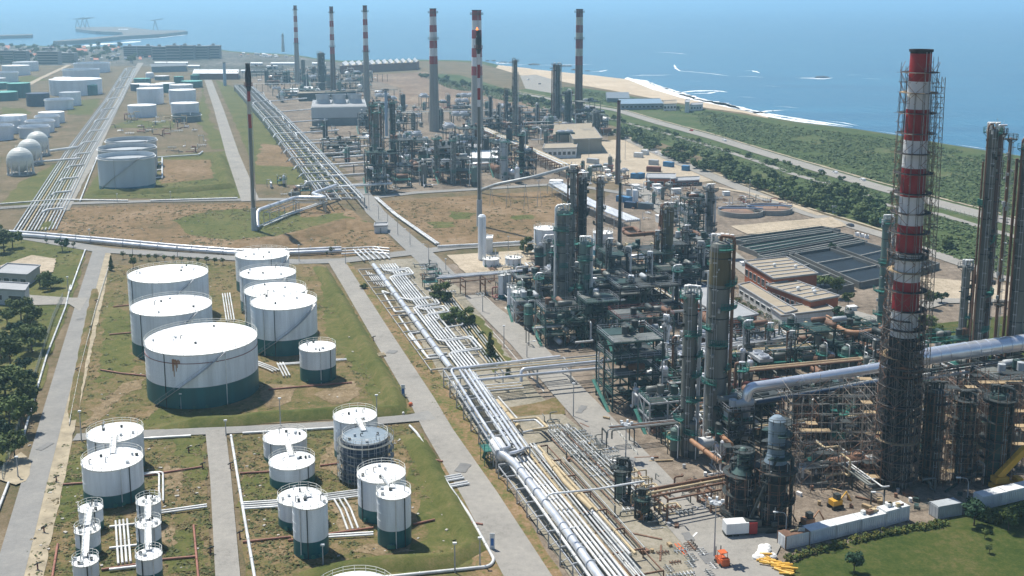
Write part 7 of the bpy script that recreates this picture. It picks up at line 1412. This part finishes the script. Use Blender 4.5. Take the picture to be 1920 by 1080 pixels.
TP = {"big": [tree_proto(10, 4.6, lf_dark, 1, n=1100, ls=.5), tree_proto(9, 5.2, lf_mid, 2, n=1100, ls=.5), tree_proto(11, 4.2, lf_dark, 3, n=1100, ls=.5), tree_proto(8, 4.4, lf_blue, 4, n=1000, ls=.5)],
      "bush": [tree_proto(3.4, 2.4, lf_mid, 5, "bush", 260, .42), tree_proto(2.8, 2.2, lf_scrub, 6, "bush", 240, .42), tree_proto(3.9, 2.7, lf_scrub, 7, "bush", 260, .46)],
      "small": [tree_proto(4.2, 1.5, lf_dark, 8, n=240, ls=.28), tree_proto(3.6, 1.3, lf_mid, 9, n=240, ls=.28)], "hedge": [tree_proto(1.5, 1.15, lf_yel, 10, "bush", 170, .22), tree_proto(1.4, 1.2, lf_mid, 11, "bush", 170, .22)],
      "round": [tree_proto(4.6, 2.0, lf_blue, 12, n=1000, ls=.26)], "dense": [tree_proto(6.6, 3.9, lf_dark, 21, "bush", 1900, .42), tree_proto(6.2, 4.1, lf_mid, 22, "bush", 1900, .42)], "conifer": [tree_proto(9, 2.0, lf_dark, 13, "conifer", 800, .4)]}
TU = set()
def plant(kind, i, x, y, sc, label, group=None, name=None, px=True):
    P = TP[kind]; j = i % len(P); p = G(x, y) if px else V((x, y, 0)); rz = random.uniform(0, 6.28); s = sc * random.uniform(.9, 1.1)
    if (kind, j) not in TU: TU.add((kind, j)); o = P[j]; o.location = p; o.rotation_euler = (0, 0, rz); o.scale = (s, s, s * random.uniform(.9, 1.1)); o["label"] = label
    else: o = copy_tree(P[j], p, label, rz, (s, s, s * random.uniform(.9, 1.1)))
    if kind in ("bush", "hedge"): o["category"] = "shrub"; o.name = "shrub"
    if group: o["group"] = group
    elif "group" in o: del o["group"]
    return o
k = 0
WOOD = [(-12, 590), (14, 600), (40, 592), (58, 612), (5, 640), (34, 642), (60, 650), (20, 680), (48, 690), (-8, 700), (10, 730), (40, 740), (58, 715), (-15, 770), (18, 785), (42, 800), (5, 820), (28, 850), (-10, 860), (2, 660), (30, 620), (66, 632), (-5, 742), (54, 765), (12, 770)]
for kd, x, y, s, l in (("dense", 832, 566, 1.15, "round dark tree nearest the brown bridging rack"), ("dense", 847, 606, .95, "round tree left of the pair beside the process road"), ("dense", 873, 610, 1.0, "round tree right of the pair beside the process road"), ("dense", 95, 543, 1.0, "broad dark bush before the grey cabin at left"), ("dense", 985, 474, .95, "dark round bush left of the blue based tank"), ("dense", 1757, 640, 1.0, "dark bushy tree on the bright lawn"), ("dense", 1774, 468, .9, "lone dark bush on the scrub right of the striped chimney")): plant(kd, k, x, y, s, l); k += 1
for x, y in WOOD: plant("big", k, x, y + 12, (.7, .98, .82, .6)[k % 4], "dark broadleaf tree in the wood left of the road, " + ("upper part" if y < 660 else "middle part" if y < 750 else "lower part"), "trees of the wood left of the road, " + ("upper part" if y < 660 else "middle part" if y < 750 else "lower part")); k += 1
for x, y, s, l in ((8, 474, 1.0, "tall dark tree at the left edge above the slab yard"), (24, 466, .8, "dark tree just right of the tall one at the left edge"), (-6, 462, .9, "dark tree cut by the left edge, above the yard"), (117, 472, .62, "lone sprawling tree beside the cross road at left"), (75, 540, .5, "bush left of the broad dark one before the cabin"), (1545, 545, .8, "dark tree before the left settling basin"), (1570, 560, .7, "dark tree at the basin corner by the brick workshop"), (1578, 610, .75, "dark tree behind the orange pipe bend"), (1590, 575, .55, "small tree behind the teal portable cabin"), (1732, 628, .8, "dark tree touching the striped chimney on its right"), (1742, 580, .6, "tree behind the striped chimney by the road"), (1765, 570, .5, "small tree on the verge right of the striped chimney"), (1890, 996, .5, "dark tree behind the hedge at right, left one"), (1925, 983, .5, "dark tree at the right edge above the lawn"), (250, 503, .45, "low dark bush beside the row of clipped trees"), (1560, 470, .4, "small bush beside the middle basin")): plant("big", k, x, y, s, l); k += 1
plant("round", 0, 1601, 1076, 1.0, "round blue green tree on the near lawn"); plant("round", 0, 1826, 988, 1.25, "leafy tree with shadow at the container end, on the lawn")
for l, x, y, s in (("spindly sapling on the lawn at right, upper one", 1846, 1012, .7), ("spindly sapling on the lawn at right, lower one", 1855, 1040, .55)): plant("small", 1, x, y, s, l)
plant("conifer", 0, 919, 672, 1.0, "dark conifer beside the process road"); plant("conifer", 0, 953, 708, .55, "small conifer poking between the silver crossing pipes"); plant("conifer", 0, 209, 508, .62, "dark conifer at the road corner by the clipped trees")
for i in range(13): x = 231 + i * 15.6; plant("small", i, x, 486 + i * .95, .78, "clipped small tree, %s in the row along the cross road" % ["first", "second", "third", "fourth", "fifth", "sixth", "seventh", "eighth", "ninth", "tenth", "eleventh", "twelfth", "last"][i], "row of clipped trees along the cross road")
for l, x, y, s in (("small palm-like tree by the silver pipes at the junction", 622, 477, .8), ("small tree behind the silver pipes at the junction", 612, 480, .5), ("small tree at left beside the cross road", 87, 457, .6), ("second small tree at left beside the cross road", 138, 465, .6), ("small tree on the grass by the gate track", 40, 455, .6)): plant("small", 0, x, y, s, l)
for l, x, y, s in (("small shrub in front of the round tree pair, left", 880, 624, .5), ("small shrub in front of the round tree pair, right", 890, 640, .6), ("shrub beside the dark conifer", 927, 676, .6), ("shrub at the far end of the small verge", 903, 630, .5), ("bush beside the rack's short pipe stubs", 682, 542, .8)): plant("bush", 1, x, y, s, l)
for i in range(7): plant("hedge", i, 1384 + i * 14, 566 + i * 8.4, 1.3, "flowering shrub in the bed along the brick workshop fence", "shrubs in the bed along the workshop fence")
for i in range(42):
    t_ = i / 41
    if .36 < t_ < .40: continue
    plant("hedge", i, 1478 + 290 * t_, 1053 - 66 * t_ - 7 * math.sin(t_ * 3.1), 1.0, "yellow green shrub of the hedge below the container row", "hedge shrubs below the container row")
for i in range(20): plant("hedge", i, 1800 + random.uniform(0, 150), 985 - random.uniform(0, 28), 1.3, "dark shrub in the bed at the right end of the lawn", "shrubs in the bed at the lawn's right end")
HL = [G(*p) for p in ((1140, 252), (1200, 277), (1280, 308), (1360, 338), (1440, 367), (1520, 393), (1600, 415), (1660, 432))]
HU = [G(*p) for p in ((1150, 238), (1210, 252), (1290, 276), (1370, 300), (1450, 325), (1530, 350), (1610, 372), (1670, 392))]
HS = ["behind the beige hall", "beside the white cabins of the storage yard", "beside the blue cabin of the storage yard", "across from the road junction", "above the clarifiers", "above the green basins", "left of the pale green slim column"]
n = 0
while n < 150:
    s = random.random() * 6.99; i = int(s); f = s - i; w_ = random.random() ** 1.6; p = HL[i].lerp(HL[i + 1], f).lerp(HU[i].lerp(HU[i + 1], f), .05 + .8 * w_); plant("bush", n, p.x, p.y, random.uniform(1.4, 2.3), "dense green shrub of the broad hedge " + HS[i], "broad hedge, stretch " + HS[i], px=False); n += 1
for i in range(30):
    x = random.uniform(1100, 1700); x0 = (x - 1095) / 665; y = 197 + x0 * 185 + random.uniform(8, 16); plant("bush", i, x, y, random.uniform(.8, 1.3), "low shrub between the coast highway and the track", "low shrubs along the coast highway")
# far woodland strips as individual crowns
for i in range(40): plant("bush", i, 790 + i * 8.4 + random.uniform(-2, 2), 143 + i * 1.98 + random.uniform(-3, 6), random.uniform(1.5, 2.4), "far green shrub of the scrub strip behind the chimneys", "scrub strip behind the chimneys")
for i in range(90): plant("big", i, random.uniform(0, 270), random.uniform(90, 122), random.uniform(.8, 1.5), "hazy tree among the houses of the distant town", "hazy trees of the distant town")
# stuff: scrub, weeds, dry tufts
def clumps(name, polys, n, mat, size, leafn, ls, label, zr=.6):
    rng = random.Random(name); mb = MB(); W_ = []
    for poly, wt in polys: q = [(a.x, a.y) for a in (G(*p) for p in poly)]; W_.append((q, wt))
    for q, wt in W_:
        X, Y = [a for a, _ in q], [b for _, b in q]; k = tries = 0
        while k < n * wt and tries < n * wt * 12:
            tries += 1; x, y = rng.uniform(min(X), max(X)), rng.uniform(min(Y), max(Y))
            if not inside(x, y, q) or noise.noise(V((x * .03, y * .03, 3))) < rng.uniform(-.5, .35): continue
            s = size * rng.uniform(.5, 1.5); leaves(mb, (x, y, s * .25 * zr), s, s * zr, leafn, ls * rng.uniform(.7, 1.3) * (s / size) ** .5, rng, 0, 1.1); k += 1
    o = mb.build(name, mat); o["kind"] = "stuff"; o["label"] = label; return o
cs = [[(1920, 302), (1780, 280), (1680, 263), (1600, 252), (1505, 241), (1440, 232), (1390, 220), (1330, 209), (1300, 215), (1330, 250), (1440, 280), (1540, 309), (1640, 338), (1760, 370), (1920, 412)], [(1100, 215), (1240, 243), (1440, 303), (1640, 358), (1700, 385), (1660, 400), (1500, 350), (1300, 285)], [(1680, 395), (1760, 408), (1920, 455), (1920, 530), (1840, 500), (1760, 472), (1690, 448)], [(800, 145), (960, 168), (1090, 210), (1110, 225), (950, 190), (840, 165)], [(1040, 162), (1080, 165), (1200, 187), (1290, 202), (1300, 212), (1180, 203), (1095, 190)]]
clumps("coastal_scrub", [(cs[0], .5), (cs[1], .1), (cs[2], .15), (cs[3], .2), (cs[4], .08)], 7500, lf_scrub, 2.0, 13, .8, "low dark scrub bushes covering the coastal strip", .34)
clumps("tall_weeds", [([(205, 500), (600, 494), (640, 540), (780, 775), (280, 808), (140, 800)], .24), ([(120, 832), (380, 818), (400, 1080), (40, 1080)], .16), ([(434, 815), (775, 797), (925, 1060), (470, 1080)], .2), ([(85, 440), (105, 392), (470, 382), (640, 386), (755, 466), (420, 478)], .16), ([(655, 500), (830, 690), (900, 800), (830, 790)], .03), ([(0, 450), (160, 470), (120, 600), (0, 700)], .06), ([(160, 372), (440, 285), (452, 372)], .06), ([(715, 380), (1050, 362), (1000, 452), (820, 458)], .06)], 4200, lf_weed, .9, 12, .3, "green weeds and tussocks growing over the tank yards and verges", .3)
clumps("dry_grass", [([(205, 500), (600, 494), (640, 540), (780, 775), (280, 808), (140, 800)], .2), ([(120, 832), (380, 818), (400, 1080), (40, 1080)], .18), ([(434, 815), (775, 797), (925, 1060), (470, 1080)], .22), ([(85, 440), (105, 392), (470, 382), (640, 386), (755, 466), (420, 478)], .2), ([(655, 500), (830, 690), (900, 800), (830, 790)], .04), ([(715, 380), (1050, 362), (1000, 452), (820, 458)], .1)], 4200, lf_dry, .8, 9, .26, "tufts of straw coloured dry grass over the yards and field", .3)
mb = MB(); rg = random.Random(5)
for q in ([(205, 500), (600, 494), (640, 540), (780, 775), (280, 808), (140, 800)], [(120, 832), (380, 818), (400, 1080), (40, 1080)], [(434, 815), (775, 797), (925, 1060), (470, 1080)], [(85, 440), (105, 392), (640, 386), (755, 466), (420, 478)], [(60, 600), (110, 600), (30, 1000), (-20, 1000)]):
    q = [(a.x, a.y) for a in (G(*p) for p in q)]; X, Y = [a for a, _ in q], [b for _, b in q]
    for _ in range(150):
        x, y = rg.uniform(min(X), max(X)), rg.uniform(min(Y), max(Y))
        if inside(x, y, q): s = rg.uniform(.15, .5); mb.box((x, y, s * .4), (s * rg.uniform(.7, 1.8), s, s * .8), rg.uniform(0, 3))
o = mb.build("loose_stones", M("pale stone", (.42, .40, .36), .9, var=.4, scale=1)); o["kind"] = "stuff"; o["label"] = "loose pale stones and rubble scattered over the yards"
for kk, P in TP.items():
    for j in range(len(P)):
        if (kk, j) not in TU: plant(kk, j, 60, 480, .6, "small tree behind the slab yard at left")
# ------------------------------------------------------------------ labels of short rows: say which one of the row it is
ORDN = ["first", "second", "third", "fourth", "fifth", "sixth", "seventh", "eighth", "ninth", "tenth", "eleventh", "twelfth", "thirteenth", "fourteenth", "fifteenth"]
same = {}
for o in S.objects:
    if o.parent is None and o.get("category"): same.setdefault(o["label"], []).append(o)
for lb, os_ in same.items():
    if 1 < len(os_) <= 15 and len(lb.split()) <= 12:
        q = []
        for o in os_:
            if o.type == 'MESH': n = len(o.data.vertices); m = o.data.vertices[n // 2].co + o.location
            else: m = o.location
            q.append((PX(m), o))
        xs, ys = [a[0][0] for a in q], [a[0][1] for a in q]; hor = max(xs) - min(xs) >= (max(ys) - min(ys)) * .6
        q.sort(key=lambda a: a[0][0] if hor else a[0][1])
        for i, (_, o) in enumerate(q): o["label"] = "%s, %s from %s" % (lb, ORDN[i], "left" if hor else "top")
for o in S.objects:
    if o.parent is None and o.get("category") and not o.get("kind"): o["kind"] = "thing"
# ------------------------------------------------------------------ haze
hz = MB(); hz.box((1000, 20300, 49), (33000, 44600, 112))
hm = bpy.data.materials.new("haze air"); hm.use_nodes = True; t = hm.node_tree
for n in list(t.nodes):
    if n.type != 'OUTPUT_MATERIAL': t.nodes.remove(n)
pv = t.nodes.new("ShaderNodeVolumePrincipled"); pv.inputs["Density"].default_value = .000185; pv.inputs["Color"].default_value = (.48, .79, 1, 1); pv.inputs["Anisotropy"].default_value = .3
t.links.new(pv.outputs[0], next(n for n in t.nodes if n.type == 'OUTPUT_MATERIAL').inputs["Volume"])
hm.cycles.homogeneous_volume = True if hasattr(hm.cycles, "homogeneous_volume") else None
ho = hz.build("haze", hm); ho["kind"] = "stuff"; ho["label"] = "thin blue sea haze over the whole site"
